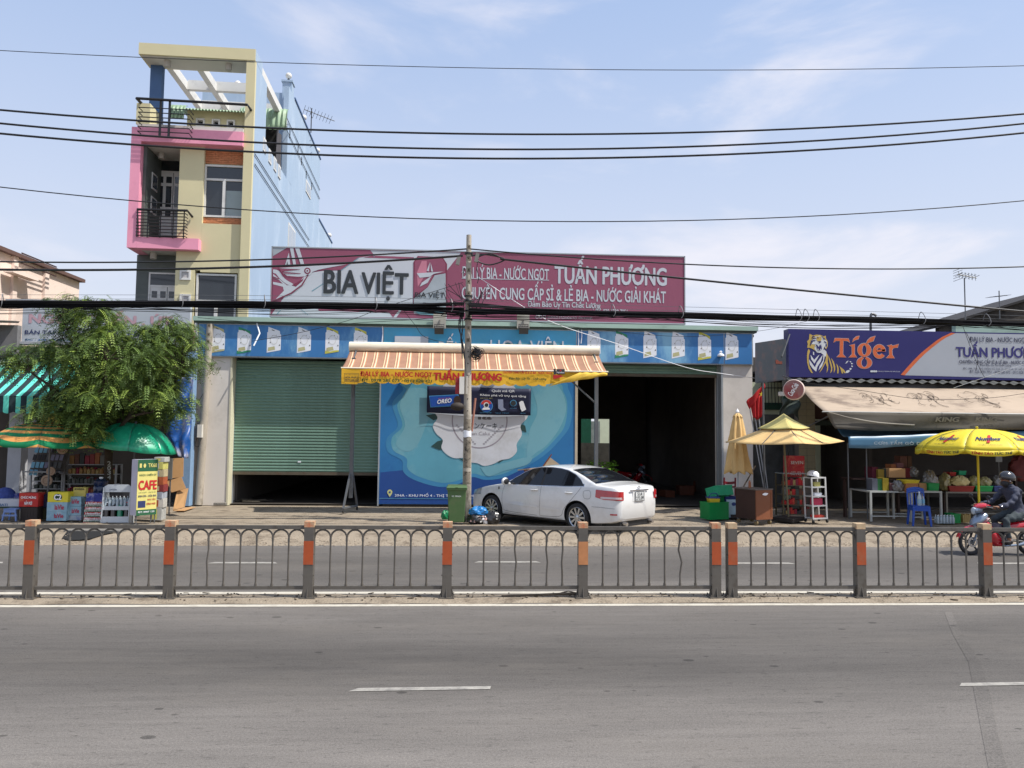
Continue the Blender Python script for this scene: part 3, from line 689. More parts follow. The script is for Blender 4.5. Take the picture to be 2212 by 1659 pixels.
# drinks warehouse
WALL=M('plaster_wall',C(230,223,214,.92),rough=.9,var=.06,scale=1,dirt_shine=C(190,182,170,.85),dirt_shine_amt=.3,dscale=1.1)
SHUT=M('shutter_green',C(112,144,128,1.08),rough=.42,var=.08,scale=2,dirt_shine=C(70,86,70,.7),dirt_shine_amt=.35,dscale=1.4,stretch=(.3,1,2),spec=.5)
BANB=M('banner_blue',C(62,122,180,1.),rough=.45,var=.1,scale=1.2,dirt_shine=C(150,200,222,.95),dirt_shine_amt=.8,dscale=.55,stretch=(1,1,.4))  # pale mottling is highlights on wrinkled vinyl, put into the colour
BANC=M('banner_cyan',C(76,164,204,1.),rough=.45,var=.08,scale=1.2,dirt_shine=C(110,178,196,.85),dirt_shine_amt=.6,dscale=.5)
MURD=M('mural_blue',C(44,116,172,1.),rough=.4,var=.16,scale=.7,dirt_shine=C(34,84,150,1.),dirt_shine_amt=.6,dscale=.4)
MURB=M('mural_deep_blue',C(34,74,142,1.),rough=.4,var=.1,scale=.8)
MURT=M('mural_teal',C(92,158,178,1.),rough=.4,var=.12,scale=.9,dirt_shine=C(136,180,188,1.),dirt_shine_amt=.7,dscale=.6)
MURL=M('mural_leaf',C(44,78,76,.8),rough=.5,var=.2,scale=3)
MURW=M('mural_white',C(220,222,228,.88),rough=.5,var=.08,scale=1.5,dirt_shine=C(186,184,178,.75),dirt_shine_amt=.5,dscale=.7)
MURG=M('mural_print',C(176,168,178,.72),rough=.5,var=.08,scale=2)
WPR=M('white_print',C(244,246,250,.92),rough=.5,var=.04)
ALU=M('trim_metal',C(190,196,200,.8),rough=.4,metal=.4,var=.1)
GRNR=M('roof_edge_green',C(184,212,196,.75),rough=.55,var=.1,scale=2,dirt_shine=C(130,146,128,.7),dirt_shine_amt=.45,dscale=1.6,stretch=(.4,1,1))
MAG=M('sign_crimson',C(152,82,106,.85),rough=.5,var=.07,scale=.8,dirt_shine=C(140,78,102,.8),dirt_shine_amt=.4,dscale=.5)
SGW=M('sign_white',C(212,216,224,.78),rough=.5,var=.06,scale=.8,dirt_shine=C(190,196,206,.75),dirt_shine_amt=.5,dscale=.5)
SGK=M('sign_black',C(52,56,60,.9),rough=.5,var=.1)
FY=23.3
D=thing('drinks_warehouse','long low drinks warehouse with two green roller shutters under a blue banner','warehouse',(.4,23.6,.1))
X0,X1=at(427,740,FY).x,at(1627,750,FY).x
zT,zB=5.50,4.5
xa,xb=at(497,900,23.5).x,at(822,900,FY).x
xc,xd=at(1242,900,FY).x,at(1560,900,23.5).x
part('left_pillar',WALL,D,lambda m:m.box(X0-.02,xa,23.4,24.2,.1,zB+.05))
part('right_pillar',WALL,D,lambda m:m.box(xd,X1,23.4,24.2,.1,zB+.05))
part('pillar_edge',M('cream_trim',C(232,226,196,.8)),D,lambda m:m.box(xa,xa+.05,23.38,23.8,.1,zB))
part('pillar_edge',ALU,D,lambda m:m.box(xd-.06,xd-.002,23.38,23.8,.1,zB))
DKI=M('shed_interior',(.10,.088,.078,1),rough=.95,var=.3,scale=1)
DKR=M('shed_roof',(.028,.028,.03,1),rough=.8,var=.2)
YI=37.
bw=rect(1255,905,1317,1100,YI)
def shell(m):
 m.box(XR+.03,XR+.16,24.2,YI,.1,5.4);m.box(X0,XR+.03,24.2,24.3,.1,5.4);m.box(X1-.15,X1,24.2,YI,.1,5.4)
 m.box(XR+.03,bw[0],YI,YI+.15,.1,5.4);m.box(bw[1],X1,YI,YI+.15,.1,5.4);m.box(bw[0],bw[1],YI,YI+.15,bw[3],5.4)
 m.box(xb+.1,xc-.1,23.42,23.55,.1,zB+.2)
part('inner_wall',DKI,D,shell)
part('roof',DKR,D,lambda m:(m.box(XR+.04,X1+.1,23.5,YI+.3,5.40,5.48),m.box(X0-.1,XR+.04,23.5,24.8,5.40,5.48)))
rp=MB()
for i in range(9):
 y=24.6+i*1.45;rp.box(XR+.2,X1-.15,y,y+.06,5.05,5.12)
 for k in range(55):
  x=XR+.25+k*.28;rp.tube([(x,y+.03,5.1),(x+.14,y+.03,5.3),(x+.28,y+.03,5.1)],.012,3,caps=False)
 rp.box(XR+.2,X1-.15,y,y+.06,5.3,5.35)
rp.build('roof_truss',M('truss_grey',(.11,.11,.115,1),rough=.5),D)['kind']='stuff'
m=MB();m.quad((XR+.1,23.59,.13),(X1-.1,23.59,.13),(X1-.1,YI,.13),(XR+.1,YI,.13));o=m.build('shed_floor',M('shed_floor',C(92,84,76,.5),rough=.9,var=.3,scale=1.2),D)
def shutter(x0,x1,z0,z1,Y,label=None):
 root=part('roller_shutter',ALU,D,lambda m:m.box(x0-.05,x1+.04,Y+.03,Y+.3,z1+.002,z1+.25));part('guide_rail',ALU,root,lambda m:m.box(x0-.05,x0,Y-.05,Y+.08,.1,z1));part('guide_rail',ALU,root,lambda m:m.box(x1,x1+.04,Y-.05,Y+.08,.1,z1))
 pt=.0915;n=int((z1-z0)/pt);pr=[(0,0),(-.012,.012),(-.022,.035),(-.018,.062),(0,.078),(0,.0905)]
 mm=MB()
 for i in range(len(pr)-1):
  (d0,h0),(d1,h1)=pr[i],pr[i+1];mm.quad((x0,Y+d0,z0+h0),(x1,Y+d0,z0+h0),(x1,Y+d1,z0+h1),(x0,Y+d1,z0+h1))
 s0=mm.build('slat',SHUT,root,smooth=False)
 for i in range(1,n):piece(s0,root,(0,0,i*pt))
 part('bottom_bar',M('shutter_bar',C(120,110,92,.6),rough=.6,dirt_shine=C(110,70,50,.6),dirt_shine_amt=.6,dscale=4),root,lambda m:m.box(x0,x1,Y-.03,Y+.03,z0-.09,z0))
 return root
zs=at(650,1023,23.8).z
sr=shutter(xa+.052,xb-.05,zs+.05,4.52,23.8)
part('sticker',WPR,sr,lambda m:m.box(at(643,997,23.75).x,at(650,997,23.75).x,23.765,23.77,at(645,999,23.75).z,at(645,996,23.75).z))
zs2=at(1400,811,23.8).z
shutter(xc+.1,xd-.07,zs2+.05,4.52,23.8)
part('banner_backing',ALU,D,lambda m:m.box(X0,X1,FY+.012,23.55,zB,zT))
xm0,xm1=at(828,740,FY).x,at(1245,745,FY).x
xr=at(1564,750,FY).x
lb=part('banner',BANB,D,lambda m:m.box(X0+.03,xm0-.02,FY,FY+.01,zB+.03,zT-.03))
cb_=part('banner',BANC,D,lambda m:m.box(xm0+.01,xm1-.01,FY,FY+.01,zB+.03,zT-.03))
rb=part('banner',BANB,D,lambda m:(m.box(xm1+.02,xr-.01,FY,FY+.01,zB+.03,zT-.03),))
rb2=part('banner',BANB,D,lambda m:(m.box(xr+.02,X1-.04,FY,FY+.01,zB+.03,zT-.03),))
def blob(cx,cz,rx,rz,n=26,seed=1,rag=.12):
 rr=random.Random(seed);return [(cx+rx*math.cos(a)*(1+rr.uniform(-rag,rag)),cz+rz*math.sin(a)*(1+rr.uniform(-rag,rag))) for a in [2*math.pi*i/n for i in range(n)]]
for i,px_ in enumerate((1120,1210)):
 p=at(px_,752,FY);part('banner_cloud',MURT,cb_,lambda m:m.flat([(max(xm0+.02,min(xm1-.02,x)),max(zB+.04,z)) for x,z in blob(p.x,p.z-.35,.75,.52,26,i)],FY-.003-.001*i))
PW=[WPR,M('pouch_green',C(60,150,110,.85)),M('pouch_yellow',C(214,208,90,.85)),M('pouch_ink',C(90,90,96,.8)),M('pouch_lines',C(232,233,230,.88)),M('pouch_cream',C(206,200,150,.8))]
def pouch(px_,top,bot,col,parent):
 a=at(px_,(top+bot)/2,FY);zt_,zb_=at(px_,top,FY).z,at(px_,bot,FY).z;w_=.205;y=FY-.004
 def f(m):
  h=zt_-zb_;P=lambda u,v:(a.x+(u-.5)*2*w_,zb_+v*h)
  m.mat(0).flat([P(0,.0),P(.0,.78),P(.06,.8),P(.07,1.),P(.9,.84),P(.93,.72),P(1.,.7),P(1.,.12),P(.95,.1)],y)
  if col:m.mat(col).flat([P(.07,.88),P(.07,1.),P(.9,.84),P(.93,.72),P(.5,.86)],y-.002);m.flat([P(-.02,-.03),P(0,.1),P(.35,.06),P(.7,.11),P(1.,.12),P(.97,.06)],y-.002)
  m.mat(3).flat([P(.32,.9),P(.52,.86),P(.52,.83),P(.32,.87)],y-.003)
  n=16
  for i in range(n):
   t0,t1=2*math.pi*i/n,2*math.pi*(i+1)/n
   m.mat(4).flat([P(.5+.27*math.cos(t0),.5+.19*math.sin(t0)),P(.5+.27*math.cos(t1),.5+.19*math.sin(t1)),P(.5+.22*math.cos(t1),.5+.155*math.sin(t1)),P(.5+.22*math.cos(t0),.5+.155*math.sin(t0))],y-.003)
  for (u,v,r) in ((.22,.55,.035),(.24,.4,.05),(.4,.66,.03),(.65,.68,.03),(.82,.55,.03),(.9,.3,.06),(.86,.62,.03)):
   m.mat(3).flat([P(u-r,v-r*.5),P(u+r,v-r*.5),P(u+r*.4,v+r*.6)],y-.003)
  m.mat(5).flat([P(.08,.06),P(.1,.2),P(.55,.25),P(.6,.12)],y-.003)
 part('pouch_print',PW,parent,f)
for px_,tp,bt,c in ((471,702,761,5),(528,706,763,1),(592,706,762,0),(657,706,763,0),(718,706,763,2),(779,707,765,2)):pouch(px_,tp,bt,c,lb)
for px_,tp,bt,c in ((1283,712,770,0),(1343,714,772,1),(1404,714,774,0),(1465,715,775,0),(1522,716,777,2)):pouch(px_,tp,bt,c,rb)
pouch(1581,717,778,0,rb2)
part('raised_panel',SGW,D,lambda m:m.box(*[rect(853,727,925,752,FY)[i] for i in (0,1)],FY-.06,FY-.004,zT-.75,at(890,727,FY).z))
def hole_text(s,x0,x1,y0,y1):text(s,rect(x0,y0,x1,y1,FY),FY-.07,SGW,D,bold=.03,depth=.066,name='raised_letters')
hole_text('BẾN',948,1002,721,768);hole_text('HOA VIÊN',1059,1217,727,770)
part('roof_edge',GRNR,D,lambda m:m.prism([(X0-.12,zT+.06),(X1+.12,zT+.06),(X1+.12,zT+.19),(X0-.12,zT+.19)],FY-.12,FY+.5))
part('gutter',M('gutter_dark',C(92,110,98,.6),rough=.5,var=.2,scale=3),D,lambda m:m.box(X0-.1,X1+.1,FY-.06,FY+.3,zT+.002,zT+.058))
part('down_pipe',ALU,D,lambda m:m.tube([(X0-.06,FY,zT+.2),(X0-.03,FY-.03,zT-.2),(X0-.03,FY-.03,zB-.4),(X0-.03,23.35,.2)],.035,6))
mz0,mz1=at(1030,1092,FY).z,zB-.01
mz0=max(mz0,.17)
mu=part('mural_board',MURD,D,lambda m:m.box(xb,xc,FY,FY+.12,mz0,mz1))
part('board_edge',M('cream_post',C(214,200,176,.75)),D,lambda m:m.box(xc+.002,xc+.08,FY-.02,FY+.15,mz0-.05,mz1))
part('board_edge',ALU,D,lambda m:m.box(xb-.045,xb-.002,FY-.01,FY+.13,mz0-.05,mz1))
def P3(cx,cy):q=at(cx/3.072+840 if False else (cx/3.072+840)*.8614,(cy/3.072+820)*.8614,FY);return q.x,q.z
def mural(name,mat,pts,k,sm=True):
 q=[P3(*p) for p in pts]
 if sm:
  q3=smoothpath([(a,0,b) for a,b in q+[q[0]]],5)[:-1];q=[(v.x,v.z) for v in q3]
 q=[(min(xc-.01,max(xb+.01,a)),min(mz1-.01,max(mz0+.01,b))) for a,b in q]
 part(name,mat,mu,lambda m:m.flat(q,FY-.002-.0025*k))
mural('deep_field',MURB,[(350,1120),(550,1100),(620,1180),(760,1210),(980,1190),(1040,1150),(1150,1140),(1300,1120),(1500,1080),(1700,1200),(1845,1250),(1845,1372),(330,1372)],0,False)
MURM=M('mural_mid_blue',C(64,136,180,1.),rough=.4,var=.1,scale=1,dirt_shine=C(50,118,172,1.),dirt_shine_amt=.6,dscale=.8)
WBp=[(500,440),(560,500),(480,600),(520,760),(440,850),(450,950),(550,1010),(560,1090),(640,1150),(820,1200),(960,1180),(1060,1130),(1160,1150),(1300,1130),(1480,1040),(1600,960),(1700,860),(1770,760),(1790,600),(1760,500),(1700,425),(1300,410),(900,410)]
mural('water_shade',MURM,[(1115+(x-1115)*1.06,750+(y-750)*1.07) for x,y in WBp],.6)
mural('water_bloom',MURT,[(500,440),(560,500),(480,600),(520,760),(440,850),(450,950),(550,1010),(560,1090),(640,1150),(820,1200),(960,1180),(1060,1130),(1160,1150),(1300,1130),(1480,1040),(1600,960),(1700,860),(1770,760),(1790,600),(1760,500),(1700,425),(1300,410),(900,410)],1)
MURT2=M('mural_pale_teal',C(116,170,184,1.),rough=.4,var=.1,scale=1,dirt_shine=C(84,150,176,1.),dirt_shine_amt=.6,dscale=.8)
mural('water_fold',MURT2,[(560,470),(700,480),(760,600),(700,760),(640,900),(560,960),(470,900),(540,760),(500,600)],2)
mural('water_fold',MURT2,[(1500,430),(1700,440),(1780,600),(1740,760),(1640,900),(1560,960),(1480,1000),(1500,800),(1560,640)],2)
mural('water_fold',MURT2,[(1120,1080),(1250,1060),(1500,1000),(1480,1060),(1300,1110),(1180,1150)],3)
for i,l_ in enumerate([[(740,920),(790,880),(860,862),(870,950),(800,945)],[(700,680),(800,665),(810,700),(760,720)],[(1410,775),(1440,750),(1465,760),(1475,812),(1440,800)],[(1235,1020),(1310,1015),(1262,1048)],[(950,1005),(985,1020),(1000,1040),(965,1020)],[(1150,430),(1190,425),(1200,470),(1160,470)]]):
 mural('leaf_print',MURL,l_,4,False)
mural('flower_print',MURW,[(850,430),(1100,410),(1300,425),(1390,470),(1480,640),(1480,700),(1430,760),(1440,830),(1400,900),(1400,960),(1350,1010),(1280,1025),(1220,1055),(1150,1070),(1100,1050),(1040,1040),(1000,1010),(920,1010),(860,980),(820,930),(830,870),(780,820),(755,760),(790,700),(760,640),(780,540)],5)
c0=P3(1115,720);rr_=P3(1330,720)[0]-c0[0]
def ring(m,r0,r1,y,a0=0,a1=360,n=48):
 for i in range(n):
  t0,t1=rad(a0+(a1-a0)*i/n),rad(a0+(a1-a0)*(i+1)/n)
  m.flat([(c0[0]+r0*math.cos(t0),c0[1]+r0*math.sin(t0)),(c0[0]+r0*math.cos(t1),c0[1]+r0*math.sin(t1)),(c0[0]+r1*math.cos(t1),c0[1]+r1*math.sin(t1)),(c0[0]+r1*math.cos(t0),c0[1]+r1*math.sin(t0))],y)
part('seal_ring',MURG,mu,lambda m:(ring(m,rr_,rr_*.955,FY-.017,170,370)))
def keyband(m):
 for i in range(11):
  for sgn in (-1,1):
   u=i/11.;x=c0[0]+sgn*rr_*(.82-.72*u);z=c0[1]-rr_*(.2+.72*u);s=rr_*.042
   for (dx,dz,w_,h_) in ((0,0,1.6,.35),(0,.9,1.6,.35),(-.65,.45,.35,1.),(.2,.5,.3,.5)):
    cx,cz=x+sgn*dx*s,z+dz*s;m.flat([(cx-w_*s/2,cz-h_*s/2),(cx+w_*s/2,cz-h_*s/2),(cx+w_*s/2,cz+h_*s/2),(cx-w_*s/2,cz+h_*s/2)],FY-.017)
part('key_pattern',MURG,mu,keyband)['kind']='stuff'
P4=lambda a,b,c,d:(P3(a,b)[0],P3(c,b)[0],P3(a,d)[1],P3(a,b)[1])
GPR=M('grey_print',C(120,114,116,.8));text('ia',P4(1105,655,1205,712),FY-.02,GPR,mu,bold=.05)
text('アンケーキ',P4(1030,738,1250,782),FY-.02,SGK,mu,bold=.015)
text('Asian Cake',P4(1000,805,1195,832),FY-.02,MURG,mu)
YEP=M('pale_yellow_print',C(226,224,150,.85))
text('394A - KHU PHỐ 4 - THỊ TRẤN CỦ CHI',P4(462,1276,1075,1312),FY-.02,WPR,mu,bold=.012)
a=P3(423,1272);pr_=P3(443,1272)[0]-a[0]
def pin(m):
 m.flat([(a[0]+pr_*math.cos(t),a[1]+pr_*math.sin(t)) for t in [rad(-20+i*22) for i in range(11)]]+[(a[0],a[1]-pr_*1.9)],FY-.012)
part('map_pin',YEP,mu,pin)
part('map_pin_eye',MURB,mu,lambda m:m.flat([(a[0]+pr_*.4*math.cos(t*.6),a[1]+pr_*.4*math.sin(t*.6)) for t in range(10)],FY-.016))
part('rule_line',MURT,mu,lambda m:m.box(xb+.02,xc-.02,FY-.012,FY-.009,P3(400,1320)[1]-.006,P3(400,1320)[1]+.006))
NAV=M('navy_cloth',C(24,30,62,.9),rough=.6,var=.15,scale=1.5)
CB=thing('hanging_banner','navy cloth banner with a biscuit pack and prizes tied over the mural','banner',(0,23.2,2.9))
q0,q1,q2,q3=P3(712,456),P3(1510,478),P3(1505,682),P3(708,660)
def bl(u,v,y=FY-.09):
 x=(q0[0]*(1-u)+q1[0]*u)*(1-v)+(q3[0]*(1-u)+q2[0]*u)*v;z=(q0[1]*(1-u)+q1[1]*u)*(1-v)+(q3[1]*(1-u)+q2[1]*u)*v
 return (x,y+.015*math.sin(u*14)*v,z-.02*math.sin(u*math.pi)*v)
part('cloth',NAV,CB,lambda m:m.grid(lambda u,v:bl(u,1-v),40,6),thick=.004,smooth=True)
part('hem',M('hem_white',C(200,206,216,.8)),CB,lambda m:m.grid(lambda u,v:(lambda p:(p[0],p[1]-.02,p[2]-.06*v*math.sin(u*math.pi)))(bl(u,1.)),30,1),thick=.003)
def B(u0,v0,u1,v1,dy=.035):
 a_=bl(u0,v1);b_=bl(u1,v0);return (a_[0],b_[0],a_[2],b_[2])
YC=FY-.13
CY=M('cyan_print',C(90,170,220,.9));BP=M('biscuit_pack',C(28,80,170,.95),rough=.35);RDP=M('red_print',C(214,70,62,.85));BRN=M('biscuit_brown',C(60,44,38,.9))
def poly(name,mat,pts,y):part(name,mat,CB,lambda m:m.flat([(lambda p:(p[0],p[2]))(bl(u,v)) for u,v in pts],y))
poly('pack_edge',CY,[(.02,.37),(.3,.28),(.31,.70),(.035,.8)],YC+.02);poly('biscuit_pack',BP,[(.025,.39),(.295,.3),(.305,.68),(.04,.775)],YC+.015)
text('OREO',B(.10,.50,.235,.66),YC+.008,WPR,CB,bold=.05,shear=.15,slope=.13);text('KINH ĐÔ',B(.11,.43,.22,.48),YC+.008,RDP,CB,slope=.1)
poly('biscuit',BRN,[(.29+.035*math.cos(t*.52),.5+.17*math.sin(t*.52)) for t in range(12)],YC+.005)
text('Quét mã QR',B(.62,.06,.84,.17),YC,WPR,CB,bold=.02);text('Khám phá vũ trụ quà tặng',B(.51,.21,.95,.33),YC,WPR,CB,bold=.02,slope=-.02)
text('GIẢI ĐẶC BIỆT',B(.51,.37,.63,.41),YC,YEP,CB)
def disc(name,mat,u,v,ru,rv,y,a0=0,a1=6.283):poly(name,mat,[(u+ru*math.cos(a0+(a1-a0)*i/18),v+rv*math.sin(a0+(a1-a0)*i/18)) for i in range(18)],y)
disc('badge',CY,.57,.67,.062,.235,YC+.016);disc('badge',BP,.57,.67,.057,.22,YC+.012);disc('badge',RDP,.57,.62,.05,.17,YC+.008,math.pi,2*math.pi)
disc('astronaut_suit',WPR,.57,.82,.038,.11,YC+.004,math.pi,2*math.pi);disc('astronaut_helmet',WPR,.57,.64,.026,.1,YC+.002);disc('visor',SGK,.572,.64,.019,.07,YC-.001)
poly('phone_print',M('phone_print',C(150,160,190,.8)),[(.68,.42),(.73,.42),(.735,.72),(.765,.8),(.72,.85),(.685,.75)],YC+.008)
disc('watch_print',CY,.83,.55,.032,.12,YC+.012);disc('watch_print',SGK,.83,.55,.027,.1,YC+.008)
poly('bag_print',WPR,[(.885,.52),(.905,.46),(.925,.47),(.955,.78),(.915,.86),(.9,.75)],YC+.008)
for (u0,u1) in ((.51,.62),(.66,.79),(.80,.86),(.90,.95)):text('QUÀ TẶNG',B(u0,.90 if u0 < .75 else .72 if u0 < .88 else .9,u1,.94 if u0 < .75 else .76 if u0 < .88 else .94),YC,CY,CB)
part('grey_sheet',M('grey_card',C(150,148,152,.6)),D,lambda m:m.box(*[P3(1800,390)[0],P3(1975,390)[0]],22.2,22.21,P3(1800,410)[1],P3(1800,360)[1]))
BBY=23.95
BBd=thing('billboard','wide crimson and white beer billboard on the warehouse roof','billboard',(.4,24.1,5.5))
s00,s01,s10,s11=at(589,534,BBY),at(585,684,BBY),at(1478,556,BBY),at(1478,697,BBY)
bX0,bX1,bZ0,bZ1=s00.x,s10.x,(s01.z+s11.z)/2,(s00.z+s10.z)/2
part('board',MAG,BBd,lambda m:m.box(bX0,bX1,BBY,BBY+.22,bZ0,bZ1))
def fr(m):
 for (a_,b_,c,d_) in ((bX0-.02,bX1+.02,bZ1,bZ1+.035),(bX0-.02,bX1+.02,bZ0-.035,bZ0),(bX0-.03,bX0,bZ0-.03,bZ1+.03),(bX1,bX1+.03,bZ0-.03,bZ1+.03)):m.box(a_,b_,BBY-.02,BBY+.24,c,d_)
part('frame',ALU,BBd,fr)
for i in range(7):x=bX0+.5+i*(bX1-bX0-1)/6;part('stay',ALU,BBd,lambda m:m.tube([(x,BBY+.24,bZ1-.3),(x,BBY+1.6,5.5)],.03,5))
def U(cx,cy):
 p=at((cx/4.022+650)*.8614,(cy/4.022+580)*.8614,BBY);return (min(bX1-.01,max(bX0+.005,p.x)),min(bZ1-.005,max(bZ0+.005,p.z)))
def shp(name,mat,pts,k,sm=0):
 q=[U(*p) for p in pts]
 if sm:q=[(v.x,v.z) for v in smoothpath([(a_,0,b_) for a_,b_ in q+[q[0]]],sm)[:-1]]
 part(name,mat,BBd,lambda m:m.flat(q,BBY-.003-.003*k))
MAGD=M('sign_crimson_dark',C(132,54,80,.85));TEA=M('sign_teal_line',C(120,168,184,.8));SGG=M('sign_grey',C(180,188,196,.75))
shp('white_field',SGW,[(120,845),(300,600),(500,420),(640,400),(820,395),(1120,190),(2035,215),(1890,400),(1890,880),(1400,870),(600,860)],0)
shp('white_corner',SGG,[(137,158),(280,165),(140,250)],1)
shp('crimson_flag',MAG,[(400,165),(1120,190),(1160,240),(1010,265),(820,395),(620,392),(440,340)],1)
shp('teal_edge',TEA,[(1010,268),(830,396),(818,396),(1000,266)],2)
shp('crimson_band',MAG,[(1140,245),(1560,262),(1560,282),(1050,266)],1)
shp('crimson_band',MAG,[(590,770),(1410,795),(1350,870),(1310,820),(600,800)],1)
shp('crimson_band',MAG,[(1440,790),(1560,720),(1560,830),(1760,850),(1760,880),(1385,868)],1)
for q in ([(530,600),(645,527),(648,532),(536,606)],[(420,790),(428,790),(500,845),(492,845)],[(170,838),(215,795),(222,795),(180,840)],[(1150,240),(1160,262),(1165,262),(1155,238)]):shp('teal_line',TEA,q,2)
shp('emblem_ground',MAG,[(142,385),(230,372),(440,340),(500,420),(440,520),(340,600),(200,690),(135,700)],2)
for q in ([(262,340),(300,215),(315,340)],[(310,168),(345,168),(372,335),(345,338)],[(362,168),(405,168),(455,335),(420,335)],[(285,300),(290,345),(275,345)]):shp('crest_feather',SGW,q,3)
shp('bird_head',SGW,[(190,372),(440,355),(530,350),(700,342),(880,335),(740,360),(600,388),(540,410),(515,440),(470,455),(390,460),(290,455),(240,420),(420,425),(225,405),(415,385)],3)
shp('bird_eye',MAGD,[(487+33*math.cos(t*.45),400+33*math.sin(t*.45)) for t in range(14)],4);shp('bird_eye',SGW,[(487+20*math.cos(t*.45),400+20*math.sin(t*.45)) for t in range(14)],5);shp('bird_eye',MAGD,[(487+9*math.cos(t*.45),400+9*math.sin(t*.45)) for t in range(14)],6)
shp('wing',SGW,[(142,385),(200,400),(260,480),(350,538),(300,545),(220,490),(170,430),(142,420)],3,3)
shp('wing',SGW,[(142,430),(200,480),(280,545),(360,552),(420,500),(440,470),(500,430),(470,520),(380,600),(250,660),(160,692),(250,600),(240,560),(140,535),(140,510),(240,530),(200,490),(142,470)],3)
shp('wing_line',MAGD,[(330,545),(430,490),(450,470),(440,500),(370,560)],4)
for q in ([(500,440),(440,545),(330,630),(165,700),(155,692),(320,620),(425,540),(490,440)],[(190,372),(240,455),(390,468),(480,455),(390,460),(250,448),(205,372)],[(230,403),(412,383),(412,388),(235,408)],[(245,425),(420,424),(420,430),(250,432)],[(142,455),(200,478),(200,486),(142,468)]):shp('emblem_line',MAGD,q,5)
def bt(s,x0,y0,x1,y1,mat,b=.0,k=7,fn=U,**kw):
 p,q=fn(x0,y1),fn(x1,y0);text(s,(p[0],q[0],p[1],q[1]),BBY-.003-.003*k,mat,BBd,bold=b,**kw)
bt('BIA',655,400,1000,622,SGK,.045);bt('VIỆT',1032,350,1505,692,SGK,.045)
shp('can',MAGD,[(1600,250),(1850,262),(1895,330),(1893,820),(1840,850),(1600,830),(1552,780),(1556,310)],3);shp('can_body',MAG,[(1610,255),(1840,266),(1880,330),(1875,420),(1760,440),(1700,560),(1560,660),(1570,310)],4)
shp('can_light',M('can_pink',C(206,130,150,.85)),[(1640,300),(1690,300),(1690,420),(1600,560),(1590,420)],5);shp('can_silver',SGG,[(1880,425),(1770,445),(1700,565),(1560,680),(1560,780),(1620,840),(1840,845),(1885,800)],5);shp('can_teal',TEA,[(1560,780),(1885,790),(1840,850),(1600,835)],6)
for q in ([(1690,400),(1722,312),(1712,405)],[(1728,315),(1755,408),(1735,406)],[(1590,425),(1700,418),(1860,408),(1760,432),(1720,460),(1620,470)],[(1640,520),(1740,450),(1700,520),(1620,560)]):shp('can_emblem',SGW,q,7)
bt('BIA VIỆT',1572,605,1868,682,SGK,.03,8);bt('Beer',1640,722,1790,750,SGK,0,8,shear=.3)
def V(cx,cy):p=at((cx/3.687+1150)*.8614,(cy/3.687+580)*.8614,BBY);return (p.x,p.z)
bt('ĐẠI LÝ BIA - NƯỚC NGỌT',30,322,835,462,SGW,.03,1,V,slope=-.003);p,q=V(30,432),V(835,452);part('underline',SGW,BBd,lambda m:m.box(p[0],q[0],BBY-.006,BBY-.003,p[1]-.02,p[1]+.0))
bt('TUẤN PHƯƠNG',890,250,1920,480,SGW,.055,1,V);bt('CHUYÊN CUNG CẤP SỈ & LẺ BIA - NƯỚC GIẢI KHÁT',30,492,1915,622,SGW,.035,1,V,slope=-.002)
bt('Đảm Bảo Uy Tín Chất Lượng',640,645,1312,712,SGW,.03,1,V);bt('ĐC: 398 TL8, THỊ TRẤN CỦ CHI, H. CỦ CHI, TP. HỒ CHÍ MINH',30,722,820,765,SGW,.01,1,V);bt('ĐT: 028 3790 7951',1265,722,1560,765,SGW,.02,1,V)
bt('NGƯỜI DƯỚI 18 TUỔI KHÔNG ĐƯỢC UỐNG RƯỢU, BIA.',820,782,1238,812,SGW,.0,1,V)
for cx in (726,760,794):
 o=V(cx,792);part('warning_badge',SGW,BBd,lambda m:[m.flat([(o[0]+r0*math.cos(t0),o[1]+r0*math.sin(t0)) for r0,t0 in ((.055,i*.524),(.055,(i+1)*.524),(.042,(i+1)*.524),(.042,i*.524))],BBY-.006) for i in range(12)])
for i,(px_,lb_) in enumerate(((949,'dusty floodlight on a bracket above the awning, left of the concrete pole'),(1131,'dusty floodlight on a bracket above the awning, right of the concrete pole'))):
 p=at(px_,695,FY-.35);FL=thing('floodlight',lb_,'floodlight',(p.x,FY-.3,p.z),'floodlights on the billboard brackets')
 part('backing_card',M('dirty_card',C(208,204,190,.7),dirt_shine=C(150,140,120,.6),dirt_shine_amt=.5),FL,lambda m:m.box(p.x-.19,p.x+.19,FY-.2,FY-.185,p.z-.18,p.z+.3))
 part('lamp_head',M('lamp_black',(.07,.065,.06,1),rough=.5),FL,lambda m:(m.cb((p.x,FY-.42,p.z-.26),(.27,.16,.2),rx=.5),));
 for k in range(6):part('fin',MATS['lamp_black'],FL,lambda m:m.cb((p.x-.12+k*.048,FY-.36,p.z-.2),(.012,.14,.2),rx=.5))
 part('bracket',MATS['lamp_black'],FL,lambda m:(m.tube([(p.x-.15,FY-.4,p.z-.2),(p.x-.15,FY-.35,p.z-.08),(p.x+.15,FY-.35,p.z-.08),(p.x+.15,FY-.4,p.z-.2)],.014,5),m.tube([(p.x,FY-.35,p.z-.08),(p.x,FY-.15,p.z+.1)],.02,5)))
part('conduit',WPR,D,lambda m:m.tube([at(554,692,FY-.03),at(556,703,FY-.05),at(561,720,FY-.15),at(548,747,FY-.3)],.022,6),smooth=True)
for px_,y0,y1 in ((826,700,740),(1249,706,768),(1256,708,742)):part('conduit',WPR,D,lambda m:m.tube([at(px_,y0,FY-.03),at(px_+1,(y0+y1)/2,FY-.035),at(px_-1,y1,FY-.03)],.016,5))
